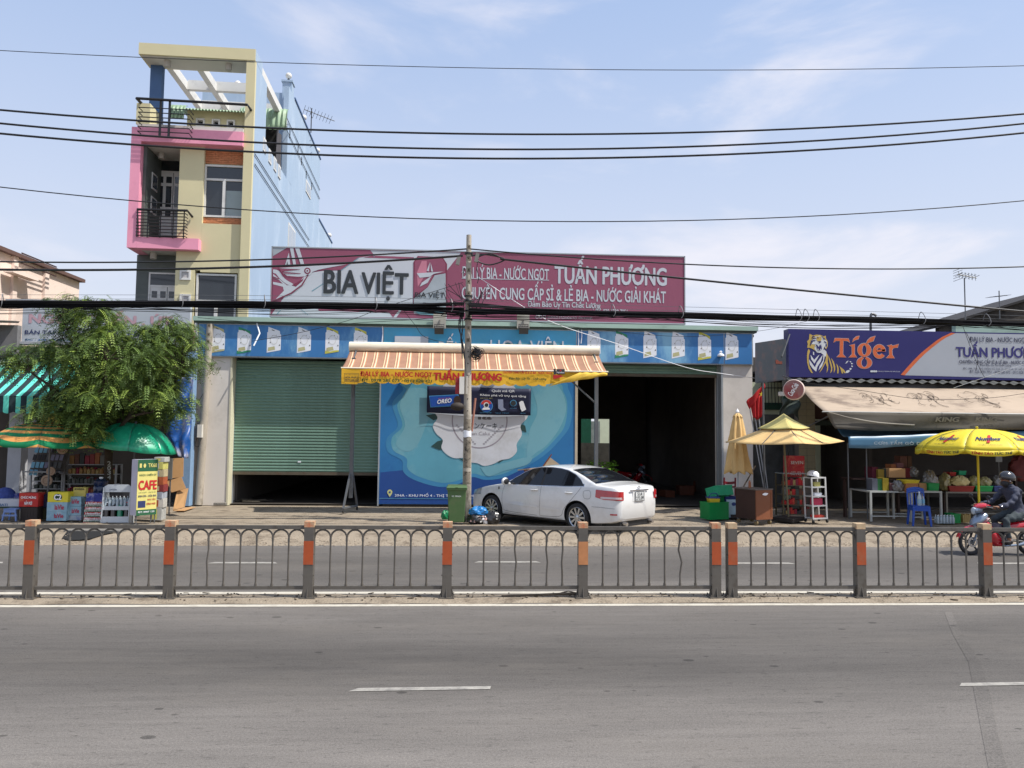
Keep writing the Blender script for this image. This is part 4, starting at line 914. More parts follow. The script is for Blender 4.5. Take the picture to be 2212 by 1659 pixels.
p=at(1557,763,FY-.1);part('cctv_camera',WPR,D,lambda m:(m.lathe([(.0,.08),(.05,.05),(.03,0),(.1,-.04),(.11,-.09),(0,-.12)],12,Matrix.Translation(p)),),smooth=True)
YD=YI+2.5
part('yard_wall',M('mossy_concrete',C(92,90,84,.6),var=.3,scale=2,dirt_shine=C(50,52,46,.5),dirt_shine_amt=.8),D,lambda m:m.box(bw[0]-1.5,bw[1]+1.5,YD,YD+.15,0,at(1280,957,YD).z))
yb=rect(1285,905,1330,950,YD+4);part('cream_wall',M('cream_wall',C(220,226,196,.85)),D,lambda m:m.box(yb[0],yb[0]+6,YD+4,YD+4.2,0,5.5))
yb=rect(1250,900,1277,955,YD+1.);part('green_net',M('green_net',C(20,96,70,.8),var=.3,scale=5),D,lambda m:m.box(yb[0],yb[1],YD+1.,YD+1.05,1.5,5.))
yb2=rect(1277,910,1296,955,YD+1.4);part('white_drum',M('drum_white',C(170,180,176,.7),var=.3,scale=6),D,lambda m:m.box(yb2[0],yb2[1],YD+1.4,YD+1.6,1.5,yb2[3]))
# freestanding awning
AWF=stripes('awning_stripes',0,.31,[(0,C(178,136,112,.78)),(.42,C(142,100,80,.78)),(.46,C(226,200,160,.85)),(.56,C(168,122,104,.8)),(.66,C(214,164,122,.85)),(.72,C(238,224,196,.85)),(.80,C(206,150,112,.85)),(.88,C(178,136,112,.78))],var=.16)
YEL=M('yellow_cloth',C(238,184,46,.88),rough=.75,var=.12,scale=2,dirt_shine=C(206,140,50,.8),dirt_shine_amt=.45,dscale=2)
CRM=M('cream_cloth',C(240,230,208,.85),rough=.8,var=.08,scale=2,dirt_shine=C(190,168,140,.8),dirt_shine_amt=.5,dscale=3,stretch=(.4,1,2))
REDP=M('red_letter',C(200,40,44,.85));GRP=M('dark_green_letter',C(40,84,50,.8))
STL=M('grey_steel',C(116,118,120,.75),rough=.45,metal=.3,var=.15,scale=5)
RUB=M('rubber',(.02,.02,.02,1),rough=.7)
YR_,YFt=21.95,20.75
ra,rb_=at(755,748,YR_),at(1294,757,YR_)
fa,fb_=at(738,801,YFt),at(1311,797,YFt)
A=thing('striped_awning','free standing awning with brown stripes and a yellow lettered valance','awning',((ra.x+rb_.x)/2,21.5,.125))
zr0,zf0=(ra.z+rb_.z)/2-.12,(fa.z+fb_.z)/2
def awf(u,v):
 x=(ra.x+.02)*(1-v)+fa.x*v;x2=(rb_.x-.02)*(1-v)+fb_.x*v;X=x+(x2-x)*u
 tg=.018*math.sin(u*60)*v
 return (X,YR_-.05+(YFt-YR_+.05)*v,zr0-.02+(zf0-zr0+.02)*v-.05*math.sin(math.pi*v)*(1+.3*math.sin(u*23))+tg*.4-(.03*math.sin(math.pi*u)*v))
o=part('fabric',AWF,A,lambda m:m.grid(awf,160,8),thick=.006,uvf=lambda v:((v[0]-fa.x)/(1+.0)+.0+.06*(v[2]-zf0),0),smooth=True)
def roll(m):
 n=40
 for i in range(n+1):pass
 def f(u,v):
  a=v*2*math.pi;sag=.02*math.sin(u*37)*(1+math.sin(u*11));r=.15
  cx=ra.x+(rb_.x-ra.x)*u;cz=zr0+.1
  yy=-math.sin(a)*r*.9;zz=math.cos(a)*r*(1. if math.cos(a) > 0 else .9+sag*6)
  return (cx,YR_+yy,cz+zz+sag*(math.cos(a) < 0))
 m.grid(f,60,12)
 m.add([f(0,k/12) for k in range(12)],[tuple(range(12))]);m.add([f(1,k/12) for k in range(12)],[tuple(reversed(range(12)))])
part('roller_cover',CRM,A,roll,smooth=True)
wv=fb_.x-fa.x;hv=.40;nsc=23.
def val(m):
 N_=276;vs=[];
 for i in range(N_+1):
  u=i/N_;s_=abs(math.sin(u*nsc*math.pi));d=hv-.055+.055*s_**.7
  if u < .06:d=hv+.03
  if u > .765:d=max(.03,(hv-.04)*(1-(u-.765)/.235)**.9+.05*math.sin(u*40)*.3)
  X=fa.x+wv*u;y=YFt-.02+.012*math.sin(u*31)+(.10*((u-.765)/.235) if u > .765 else 0)
  for k in range(4):vs.append((X,y+.01*math.sin(u*50)*k/3,zf0-.03*math.sin(math.pi*u)-d*k/3))
 m.add(vs,[(i*4+k,i*4+k+1,(i+1)*4+k+1,(i+1)*4+k) for i in range(N_) for k in range(3)])
part('valance',YEL,A,val,smooth=True)
part('front_tube',CRM,A,lambda m:m.cyl((fa.x-.02,YFt,zf0-.0),(fb_.x+.04,YFt,zf0-.0),.022,n=8))
part('valance_fold',M('yellow_fold',C(240,196,70,.9),rough=.7,var=.2,scale=3),A,lambda m:m.grid(lambda u,v:(fa.x+wv*(.895-.12*v+(.105+.12*v)*u),YFt-.05-.03*math.sin(v*3),zf0-.03-(hv*.95*(1-u)**1.0)*v-.01*math.sin(u*20)-.07*v*u),24,5),smooth=True,thick=.004)
def AV(cx0,cy0,cx1,cy1):return tuple(rect((cx0/3.072+840)*.8614,(cy0/3.072+820)*.8614,(cx1/3.072+840)*.8614,(cy1/3.072+820)*.8614,YFt-.05))
YT=YFt-.045
text('ĐẠI LÝ BIA - NƯỚC NGỌT',AV(195,338,748,392),YT,REDP,A,bold=.06);text('ĐT: 0978 285 073 - 0913 828 421',AV(205,402,745,424),YT,GRP,A,bold=.04)
text('TUẤN PHƯƠNG',AV(762,325,1282,410),YT,REDP,A,bold=.09);text('CHUYÊN CUNG CẤP SỈ & LẺ BIA - NƯỚC NGỌT',AV(1294,333,1674,365),YT,REDP,A,bold=.06)
text('Đảm Bảo - Uy Tín - Chất Lượng',AV(1340,384,1630,412),YT,GRP,A,bold=.04,shear=.3)
text('HÒA PHÁT',AV(76,378,176,396),YT,SGK,A,bold=.05,shear=.15);text('0977.230.251',AV(76,401,178,418),YT,SGK,A,bold=.03);text('MÁI HIÊN DI ĐỘNG',AV(76,362,178,373),YT,SGK,A)
bx=AV(70,357,182,422)
def bxf(m):
 for (a,b,c,d) in ((bx[0],bx[1],bx[2],bx[2]+.008),(bx[0],bx[1],bx[3]-.008,bx[3]),(bx[0],bx[0]+.008,bx[2],bx[3]),(bx[1]-.008,bx[1],bx[2],bx[3])):m.box(a,b,YT,YT+.002,c,d)
part('print_box',SGK,A,bxf)
b2=AV(1685,322,1702,366);b3=AV(1706,324,1770,362);b4=AV(1682,370,1735,402)
part('can_print',SGK,A,lambda m:m.box(b2[0],b2[1],YT,YT+.002,b2[2],b2[3]));part('logo_print',SGK,A,lambda m:m.box(b3[0],b3[1],YT,YT+.002,b3[2],b3[3]));part('red_print',REDP,A,lambda m:m.flat([(b4[0],b4[2]),(b4[1]-.1,b4[2]+.02),(b4[1]+.1,b4[3]-.03),(b4[1],b4[3]),(b4[0],b4[3])],YT))
text('Heineken',(b3[0]+.01,b3[1]-.01,b3[2]+.02,b3[2]+.07),YT-.004,WPR,A)
part('star_print',REDP,A,lambda m:m.flat([((b3[0]+b3[1])/2+(.035 if i % 2==0 else .015)*math.sin(i*.628),b3[3]-.04+(.035 if i % 2==0 else .015)*math.cos(i*.628)) for i in range(10)],YT-.003))
pl,pr2=gr(766,1099,.125),at(1288,900,21.5)
for i,X in enumerate((pl.x,pr2.x)):
 po=part('post',STL,A,lambda m:m.box(X-.05,X+.05,21.45,21.55,.5,zr0-.25))
 part('post_brace',STL,A,lambda m:m.tube([(X,21.5,zf0-.85),(X-(.9 if i else -.05),20.9+.3,zf0-.1)],.025,5))
 part('foot',STL,A,lambda m:(m.tube([(X-.02,21.4,1.15),(X-.14,21.12,.24)],.035,5),m.tube([(X+.02,21.6,1.15),(X+.12,21.9,.24)],.035,5),m.tube([(X-.14,21.12,.25),(X+.12,21.9,.25)],.035,5)))
 for (dx,yy) in ((-.14,21.1),(.12,21.92)):part('caster',RUB,A,lambda m:m.cyl((X+dx-.02,yy,.175),(X+dx+.02,yy,.175),.05,n=12))
 part('arm',STL,A,lambda m:m.tube([(X,21.5,zr0-.3),(X,YR_,zr0+.05)],.03,5));part('arm',STL,A,lambda m:m.tube([(X,YR_-.1,zr0-.1),(X,21.3,zr0-.62),(X,YFt+.05,zf0-.04)],.022,5))
# concrete poles
PCON=M('pole_concrete',C(196,186,170,.78),rough=.9,var=.18,scale=3,bump=.2,bscale=30,dirt_shine=C(92,84,72,.6),dirt_shine_amt=.85,dscale=2.3,stretch=(1,1,.45))
def pole(name,label,base,top,r0,r1,holes=()):
 T=thing(name,label,'pole',tuple(base))
 base,top=Vector(base),Vector(top)
 part('shaft',PCON,T,lambda m:m.tube([base.lerp(top,t/12) for t in range(13)],[r0+(r1-r0)*t/12 for t in range(13)],20),smooth=True)
 for t in holes:
  c=base.lerp(top,t);r=r0+(r1-r0)*t
  part('bolt_hole',DARK,T,lambda m:m.cyl(c+Vector((-.0,-r-.002,0)),c+Vector((0,-r+.02,0)),.016,n=8))
  if t > .62:part('cast_recess',M('pole_recess',C(150,138,118,.6)),T,lambda m:m.box(c.x-.04,c.x+.04,c.y-r-.001,c.y-r+.03,c.z-.05,c.z+.05))
 return T
pb=gr(1008,1128,.12);ptop=at(1013,508,pb.y)
PO=pole('utility_pole','tall concrete utility pole loaded with black cables in front of the warehouse',pb,ptop,.115,.064,[t*.041+.3 for t in range(17)])
YP0=pb.y
def band(z0,z1,px_,name,mat,da=2.4):
 t=(z0-pb.z)/(ptop.z-pb.z);
 def f(u,v):
  z=z0+(z1-z0)*v;t=(z-pb.z)/(ptop.z-pb.z);c=pb.lerp(ptop,t);r=.115+(.064-.115)*t+.004;a=-math.pi/2-da/2+da*u
  return (c.x+r*math.cos(a),c.y+r*math.sin(a),z+.02*math.sin(u*7)*(v-.5))
 part(name,mat,PO,lambda m:m.grid(f,14,2),smooth=True)
band(at(1006,944,YP0).z,at(1006,930,YP0).z,0,'paper_notice',WPR)
for i,(y0,y1) in enumerate(((905,925),(950,1010),(1018,1045))):band(at(1006,y1,YP0).z,at(1006,y0,YP0).z,0,'worn_stencil',M('stencil_worn',C(168,156,138,.62),var=.3,scale=14,dirt_shine=C(40,36,32,.4),dirt_shine_amt=1.,dscale=13),1.9)
def yv(x,y,dy=0.):return at(x,y,YP0-.17+dy)
bxp=rect(992.5,814,1003,851,YP0-.2)
o=part('meter_box',M('meter_cream',C(232,228,218,.85),rough=.5),PO,lambda m:m.box(bxp[0],bxp[1],YP0-.26,YP0-.1,bxp[2],bxp[3]))
part('red_notice',M('notice_red',C(170,50,56,.8),var=.3,scale=20),o,lambda m:m.box(bxp[0]-.10,bxp[0]-.002,YP0-.2,YP0-.19,bxp[2],bxp[3]-.03))
part('conduit',M('conduit_grey',C(196,190,180,.75)),PO,lambda m:m.cyl(yv(1007.5,851),yv(1008,812),.026,n=10))
part('lamp_drum',M('drum_brown',C(72,62,54,.6),var=.3,scale=9),PO,lambda m:m.ball(yv(988,878),.17,12,sc=(1,.7,.6)),smooth=True)
for (x,y) in ((990,555),(1030,549)):part('insulator_box',M('box_grey',C(150,146,140,.7)),PO,lambda m:m.cb(at(x,y+8,YP0-.1),(.09,.08,.22),ry=.2))
for y in (548,640,650,672,690):z=at(1010,y,YP0).z;part('clamp',BLK,PO,lambda m:m.cyl((pb.lerp(ptop,(z-pb.z)/(ptop.z-pb.z)).x,YP0,z-.02),(pb.lerp(ptop,(z-pb.z)/(ptop.z-pb.z)).x,YP0,z+.02),.108,n=14))
part('leaning_rod',M('rod_pink',C(190,130,112,.7)),PO,lambda m:m.cyl(at(1019,932,YP0+.12),at(1027,860,YP0+.12),.028,n=6))
random.seed(21)
def knot(m):
 c=at(1029,764,YP0-.1)
 for i in range(34):
  a=[random.uniform(-1,1) for _ in range(9)]
  r=random.uniform(.05,.17);th=random.uniform(0,6.28);ph=random.uniform(0,3.1)
  R=Matrix.Rotation(th,3,'Z')@Matrix.Rotation(ph,3,'X');oo=Vector((random.uniform(-.06,.06),random.uniform(-.06,.06),random.uniform(-.12,.1)))
  m.tube([c+oo+R@Vector((r*math.cos(t*.9),r*math.sin(t*.9)*.8,.02*t-.05)) for t in range(8)],.0075,4,caps=False)
part('cable_coil',BLK,PO,knot)['kind']='stuff'
def drops(m):
 for i in range(9):
  x0=random.uniform(994,1004);pts=[at(x0,680,YP0-.13),at(x0+random.uniform(-7,4),706,YP0-.16),at(997+random.uniform(-2,4),735,YP0-.16),at(1001+random.uniform(-3,4),775,YP0-.16)]
  if i > 4:pts=pts[:3]+[at(1003,760,YP0-.16),at(1006,800,YP0-.16),at(1007,815,YP0-.17)]
  m.tube(smoothpath(pts,5),.011,4,caps=False)
part('hanging_leads',BLK,PO,drops)['kind']='stuff'
def loops(m):
 for i in range(26):
  x=1008+random.choice((-1,1))*random.uniform(10,62);y=random.uniform(610,690)
  x2=1008+(x-1008)*random.uniform(-.1,.6);
  pts=[at(x,y,YP0-.1),at((x+x2)/2+random.uniform(-8,8),(y+668)/2+random.uniform(-26,20),YP0-.14),at(x2,668+random.uniform(-25,20),YP0-.12)]
  m.tube(smoothpath(pts,6),random.choice((.006,.008,.011)),4,caps=False)
part('tangled_leads',BLK,PO,loops)['kind']='stuff'
p0_=gr(429,1090,.125);p1_=at(454,700,p0_.y-.05)
P2o=pole('short_pole','short leaning concrete pole beside the left pillar of the warehouse',p0_,p1_,.115,.095,[.99,.94,.9,.86])
q=at(430,931,p0_.y-.15)
part('meter_box',MATS['meter_cream'],P2o,lambda m:m.box(q.x-.02,q.x+.11,q.y-.1,q.y+.05,q.z-.19,q.z+.19));part('meter',M('meter_grey',(.09,.09,.1,1),rough=.4),P2o,lambda m:m.box(q.x-.11,q.x-.022,q.y-.07,q.y+.05,q.z-.19,q.z+.16))
part('cable',BLK,P2o,lambda m:(m.tube(smoothpath([q+Vector((-.05,0,-.2)),q+Vector((-.1,0,-.42)),q+Vector((0,0,-.45)),q+Vector((.06,0,-.2))],6),.008,4),m.tube(smoothpath([q+Vector((-.02,0,.2)),q+Vector((-.14,0,.5)),q+Vector((-.1,0,.75)),q+Vector((.08,0,1.1))],6),.008,4)))
# cables
def wire(label,pts,Y,r,group=None,name='power_line',ext=(True,True),mat=BLK,wob=0.):
 P=[at(x,y,Y) for x,y in pts];xs_=[p.x for p in P];zs_=[p.z for p in P]
 dg=min(2,len(P)-1);cf=np.polyfit(xs_,zs_,dg);a=xs_[0]-(14 if ext[0] else 0);b=xs_[-1]+(14 if ext[1] else 0)
 n=60;m=MB()
 m.tube([(a+(b-a)*i/n,Y+wob*math.sin(i*.6),float(np.polyval(cf,a+(b-a)*i/n))) for i in range(n+1)],r,6)
 return tag(m.build(name,mat,smooth=True),label,'cable',group)
wire('thin wire highest of all, crossing the sky above the narrow house',[(0,109),(1106,148),(2212,142)],17,.008)
wire('thick black power line, top one of the close trio across the sky',[(0,237),(700,282),(1106,291),(1700,277),(2212,247)],17,.022)
wire('thick black power line, middle one of the close trio across the sky',[(0,266),(900,321),(1106,324),(1700,305),(2212,268)],17,.022)
wire('thick black power line, lowest one of the close trio across the sky',[(0,288),(900,341),(1106,344),(1700,325),(2212,288)],17,.023)
wire('thin wire sagging alone below the trio of power lines',[(0,404),(700,463),(1300,480),(1800,463),(2212,434)],16,.011)
wire('black line from the left to the pole top, upper of two',[(0,565),(300,567),(700,555),(1008,538)],YP0-.1,.019,ext=(True,False))
wire('black line from the pole top out to the right',[(1016,538),(1400,566),(1700,579),(2212,576)],YP0-.1,.017,ext=(False,True))
wire('thick twisted line from the left to the pole, lower of two',[(0,583),(300,581),(700,572),(1000,552)],YP0-.12,.028,ext=(True,False))
wire('thick twisted line falling to the right from the coiled tail at the pole',[(1080,561),(1400,590),(1800,637),(2212,672)],YP0-.12,.026,ext=(False,True))
m=MB();m.tube(smoothpath([at(x,y,YP0-.12) for x,y in ((1018,553),(1050,550),(1090,560),(1060,572),(1035,566),(1032,556),(1060,548),(1085,558))],6),.018,6)
m.tube(smoothpath([at(x,y,YP0-.12) for x,y in ((1033,560),(1030,580),(1034,598),(1031,612))],6),.01,5);tag(m.build('cable_tail',BLK),'black looped cable tail tied off on the right of the pole top','cable')
CBL=M('cable_black',(.012,.012,.014,1),spec=.12,rough=.85,var=.3,scale=9)
random.seed(33)
def bundle(label,pts,half,lp,n=17):
 P=[at(x,y,YP0-.25) for x,y in pts];T=thing('cable_bundle',label,'cable bundle',tuple(P[len(P)//2]))
 xs_=[p.x for p in P];cf=np.polyfit(xs_,[p.z for p in P],3 if len(P) > 3 else 2);a,b=xs_[0],xs_[-1]
 for k in range(n):
  r=random.choice((.012,.016,.02,.026));oz=half*(2*k/(n-1)-1)*.8;oy=random.uniform(-.06,.06);ph=random.uniform(0,6);am=random.uniform(.004,.02);pts2=[]
  for i in range(71):
   x=a+(b-a)*i/70;e=math.exp(-((x-pb.x)/.9)**2)
   pts2.append((x,YP0-.25+oy+.12*e*math.sin(ph),float(np.polyval(cf,x))+oz*(1+1.2*e)+am*math.sin(x*1.3+ph)+.05*e*math.sin(ph*3)))
  part('cable',CBL,T,lambda m:m.tube(pts2,r,5,caps=False),smooth=True)
 for k in range(5):
  ph=random.uniform(0,6);dp=random.uniform(.05,.2);pts2=[(a+(b-a)*i/60,YP0-.28+.05*math.sin(ph),float(np.polyval(cf,a+(b-a)*i/60))-half-dp*abs(math.sin(i/60*math.pi*2.5+ph))) for i in range(61)]
  part('loose_cable',CBL,T,lambda m:m.tube(pts2,random.choice((.006,.009,.012)),4,caps=False),smooth=True)
 for k in range(2):
  pts2=[(a+(b-a)*i/60,YP0-.25,float(np.polyval(cf,a+(b-a)*i/60))+half+.05+k*.07+(.03*k)) for i in range(61)]
  part('messenger_wire',STL,T,lambda m:m.tube(pts2,.0055,4,caps=False))
 for px_ in lp:
  x=at(px_,660,YP0-.25).x;z=float(np.polyval(cf,x))
  part('hanger',M('hanger_grey',C(150,150,152,.7),rough=.4),T,lambda m:m.tube(smoothpath([(x,YP0-.33,z-half-.02),(x+.04,YP0-.36,z),(x+.02,YP0-.33,z+half+.08),(x-.02,YP0-.25,z+half+.17),(x-.03,YP0-.16,z+half)],5),.009,5,caps=False))
 return T
xl=-700;bundle('heavy bundle of black cables hung from the pole towards the left',[(-500,655),(0,657),(500,658),(800,662),(1003,668)],.075,(6,395,572,812,975))
bundle('heavy bundle of black cables hung from the pole towards the right',[(1012,668),(1300,676),(1600,685),(1900,691),(2212,700),(2800,724)],.064,(1324,1470,1724,1740,1762,1990,2130))
for lb_,P in (('slack wire dipping in an arc over the floodlight left of the pole',((990,690),(1000,735),(970,740),(918,728),(895,700),(870,668))),
               ('slack wire sagging under the bundle on the blue banner, left half',((427,686),(560,697),(700,703),(780,697),(900,690),(1000,680))),
               ('thin wire rising from the first pouch print up to the bundle',((545,737),(650,718),(760,690),(830,664),(1000,610)))):
 m=MB();m.tube(smoothpath([at(x,y,YP0-.2) for x,y in P],8),.008,4);tag(m.build('wire',BLK,smooth=True),lb_,'wire')
m=MB();m.tube(smoothpath([at(x,y,Y_) for x,y,Y_ in ((1040,603,YP0),(1180,690,19.5),(1340,745,20),(1480,793,20.6),(1560,807,21),(1640,818,21.4))],8),.008,5);tag(m.build('wire',WPR,smooth=True),'white wire slanting from the pole across the right banner to the grey box','wire')
m=MB();m.tube(smoothpath([at(x,y,YP0-.1) for x,y in ((1110,690),(1300,713),(1480,727),(1640,715),(1760,690),(1800,683))],8),.006,4);tag(m.build('wire',BLK,smooth=True),'thin slack wire dipping across the right end of the blue banner','wire')
# wheelie bin and rubbish
BIN=M('bin_green',C(84,116,70,.75),rough=.55,var=.12,scale=4,dirt_shine=C(120,120,90,.6),dirt_shine_amt=.4,dscale=4)
g0=gr(986,1131,.115);WB=thing('wheelie_bin','green wheelie bin standing at the foot of the concrete pole','bin',tuple(g0))
bx_,by_,bz_=g0.x,g0.y,g0.z
def tap(m,x,y,z0,z1,w0,d0,w1,d1):
 m.add([(x-w0,y-d0,z0),(x+w0,y-d0,z0),(x+w0,y+d0,z0),(x-w0,y+d0,z0),(x-w1,y-d1,z1),(x+w1,y-d1,z1),(x+w1,y+d1,z1),(x-w1,y+d1,z1)],[(0,3,2,1),(4,5,6,7),(0,1,5,4),(1,2,6,5),(2,3,7,6),(3,0,4,7)])
part('body',BIN,WB,lambda m:tap(m,bx_,by_,bz_+.05,bz_+.86,.185,.2,.225,.25),bevel=.02)
part('rim',BIN,WB,lambda m:tap(m,bx_,by_,bz_+.82,bz_+.87,.245,.27,.25,.275),bevel=.008)
part('lid',BIN,WB,lambda m:(tap(m,bx_,by_,bz_+.872,bz_+.93,.255,.285,.22,.24),m.box(bx_-.03,bx_+.03,by_-.31,by_-.27,bz_+.875,bz_+.9)),bevel=.01)
part('handle',BIN,WB,lambda m:m.cyl((bx_-.2,by_+.32,bz_+.88),(bx_+.2,by_+.32,bz_+.88),.018,n=8))
for s_ in (-1,1):part('wheel',RUB,WB,lambda m:m.cyl((bx_+s_*.17,by_+.2,bz_+.09),(bx_+s_*.21,by_+.2,bz_+.09),.09,n=16))
text('MT. TPHCM',(bx_-.12,bx_+.1,bz_+.66,bz_+.69),by_-.247,MATS['faded_reflector'] if 0 else WPR,WB);
def bag(name,label,c,r,mat,seed,sc=(1,1,.75)):
 rr=random.Random(seed);ph=[rr.uniform(0,6) for _ in range(6)]
 def f(u,v):
  a=u*2*math.pi;b=v*math.pi;k=1+.10*math.sin(3*a+ph[0])*math.sin(b)+.08*math.sin(5*a+4*b+ph[1])+.05*math.sin(9*a-7*b+ph[2])+.04*math.sin(14*b+ph[3]+6*a)
  z=-math.cos(b)*k;z=max(z,-.72)
  return (c[0]+r*sc[0]*math.sin(b)*math.cos(a)*k,c[1]+r*sc[1]*math.sin(b)*math.sin(a)*k,c[2]+r*sc[2]*(z+.72))
 m=MB();m.grid(f,36,22);return tag(m.build(name,mat,smooth=True),label,'bag')
PLB=M('plastic_blue',C(40,130,200,.85),rough=.3,var=.25,scale=14,spec=.6);PLK=M('plastic_black',(.018,.018,.02,1),rough=.28,var=.4,scale=10,spec=.6);PLG=M('plastic_green',C(30,140,90,.8),rough=.35,var=.2,scale=10)
c=gr(1034,1131,.115);bag('rubbish_bag','torn black rubbish bag with litter spilling out, right of the pole',(c.x-.02,c.y,c.z),.24,PLK,3,(1.15,1,.6))
bag('rubbish_bag','bright blue plastic bag lying on top of the black rubbish bag',(c.x-.0,c.y+.02,c.z+.19),.2,PLB,5,(1.1,.9,.65))
c2=gr(1062,1131,.115);bag('rubbish_bag','knotted round black bag in front of the car wheel',(c2.x,c2.y,c2.z),.2,PLK,8,(1,.9,.85))
bag('rubbish_bag','small white bag squeezed between the blue and black rubbish bags',(c2.x-.16,c2.y-.06,c2.z),.13,WPR,18,(1,.9,.9))
c3=gr(962,1122,.115);bag('rubbish_bag','dark green plastic bag peeking out left of the wheelie bin',(c3.x,c3.y,c3.z),.13,PLG,11,(.8,.8,1.))
random.seed(2);m=MB()
for i in range(26):
 a=c+Vector((random.uniform(-.2,.2),random.uniform(-.25,-.12),random.uniform(.03,.2)));m.cb(a,(random.uniform(.02,.07),.01,random.uniform(.02,.05)),rz=random.uniform(-1,1),rx=random.uniform(-1,1))
tag(m.build('litter',M('litter_pink',C(226,190,180,.8),var=.5,scale=30)),'scraps of pink and white litter spilling from the torn black bag','litter',kind='stuff')
CARD=M('cardboard',C(206,160,110,.8),rough=.9,var=.08,scale=3,dirt_shine=C(170,126,84,.7),dirt_shine_amt=.4,dscale=3)
WOODP=M('pale_ply',C(206,186,156,.75),rough=.8,var=.15,scale=5);WOODR=M('red_wood',C(150,80,52,.7),rough=.7,var=.2,scale=6)
p=at(1192,1000,22.4);BXo=thing('tilted_crate','tilted thin plywood box with a red edge propped behind the car roof','box',(p.x,22.4,.13))
part('panel',WOODP,BXo,lambda m:m.cb((p.x,22.4,p.z-.1),(.42,.06,.36),ry=.62));part('edge',WOODR,BXo,lambda m:m.cb((p.x-.13,22.39,p.z+.08),(.42,.1,.025),ry=-.95+.0));part('prop',WOODP,BXo,lambda m:m.box(p.x-.15,p.x+.1,22.42,22.5,.13,p.z-.2))
tb=thing('low_table','low wooden table heaped with planks hidden behind the white car','table',(p.x-.7,22.4,.13));zt2=at(1150,1012,22.4).z
part('top',WOODR,tb,lambda m:m.box(p.x-.8,p.x-.1,22.1,22.7,zt2-.08,zt2-.04))
for dx in (-.75,-.15):
 for dy in (22.15,22.65):part('leg',WOODR,tb,lambda m:m.box(p.x+dx-.03,p.x+dx+.03,dy-.03,dy+.03,.13,zt2-.08))
m=MB();m.cb((p.x-.55,22.35,zt2+.0),(.9,.12,.03),ry=-.1);tag(m.build('plank',WOODP),'pale plank lying on the low table behind the white car','plank')
def bush(label,c,r,n,seed,mat,h=.5):
 rr=random.Random(seed);m=MB();T=thing('potted_plant',label,'plant',(c[0],c[1],.13))
 for i in range(n):
  a=rr.uniform(0,6.28);q=rr.random()**.5*r;z=c[2]+rr.uniform(-.5,.5)*h;o=Vector((c[0]+q*math.cos(a),c[1]+q*math.sin(a)*.7,z));L_=rr.uniform(.08,.17)
  R=Matrix.Rotation(rr.uniform(0,6.28),3,'Z')@Matrix.Rotation(rr.uniform(-.9,.5),3,'Y')
  m.add([o+R@Vector(v) for v in ((0,0,0),(L_*.5,L_*.28,.01),(L_,0,-.02),(L_*.5,-L_*.28,.01))],[(0,1,2,3)])
 o=m.build('foliage',mat,T);o['kind']='stuff'
 part('stem',M('stem_green',(.06,.09,.03,1)),T,lambda m:[m.tube([(c[0],c[1],.35),(c[0]+k*.06,c[1],c[2])],.012,4) for k in (-2,-1,0,1,2)])
 part('pot',M('pot_clay',C(150,88,60,.7)),T,lambda m:m.lathe([(.12,.13),(.17,.4),(.15,.4),(.14,.34)],14,Matrix.Translation((c[0],c[1],0))))
LEAFB=M('leaf_bright',C(110,160,50,.75),rough=.5,var=.35,scale=4)
p=at(1300,1003,24.4);bush('leafy green plant growing just inside the right shed opening behind the car',(p.x,24.4,p.z-.12),.5,260,4,LEAFB,.42)
# white sedan
def interp(x,tab):
 if x <=tab[0][0]:return tab[0][1]
 for (a,p),(b,q) in zip(tab,tab[1:]):
  if x <=b:
   t=(x-a)/(b-a);return p+(q-p)*(t*t*(3-2*t)*.35+t*.65)
 return tab[-1][1]
TOP=[(0,.50),(.03,.60),(.12,.71),(.30,.79),(.7,.89),(1.1,.955),(1.38,1.0),(1.6,1.12),(1.9,1.285),(2.15,1.395),(2.4,1.45),(2.7,1.472),(3.0,1.468),(3.3,1.435),(3.55,1.375),(3.8,1.29),(4.05,1.19),(4.25,1.125),(4.45,1.105),(4.65,1.09),(4.74,1.06),(4.80,.95),(4.82,.80)]
BELT=[(0,.46),(.12,.66),(.3,.74),(.7,.84),(1.1,.905),(1.4,.935),(2.4,.965),(3.4,1.0),(4.0,1.03),(4.45,1.03),(4.7,1.01),(4.80,.9),(4.82,.76)]
HW=[(0,.56),(.06,.68),(.18,.79),(.4,.86),(.8,.895),(1.4,.91),(3.6,.91),(4.2,.89),(4.5,.855),(4.68,.80),(4.78,.73),(4.82,.66)]
BOT=[(0,.30),(.1,.22),(.5,.19),(4.2,.2),(4.6,.24),(4.78,.30),(4.82,.36)]
def side_y(x,z):
 w,B,b0=interp(x,HW),interp(x,BELT),interp(x,BOT)
 if z <=B:
  t=(z-b0)/(B-b0);k=[(0,.93),(.12,.965),(.35,.995),(.5,1.0),(.72,.99),(.9,.97),(1.0,.945)]
  return w*interp(t,k)
 return w*.945-(z-B)*.49
def crown(x):return .05 if x < 1.3 or x > 4.2 else .035
def top_z(x,y,yr):
 return interp(x,TOP)-crown(x)*(y/max(yr,.01))**2
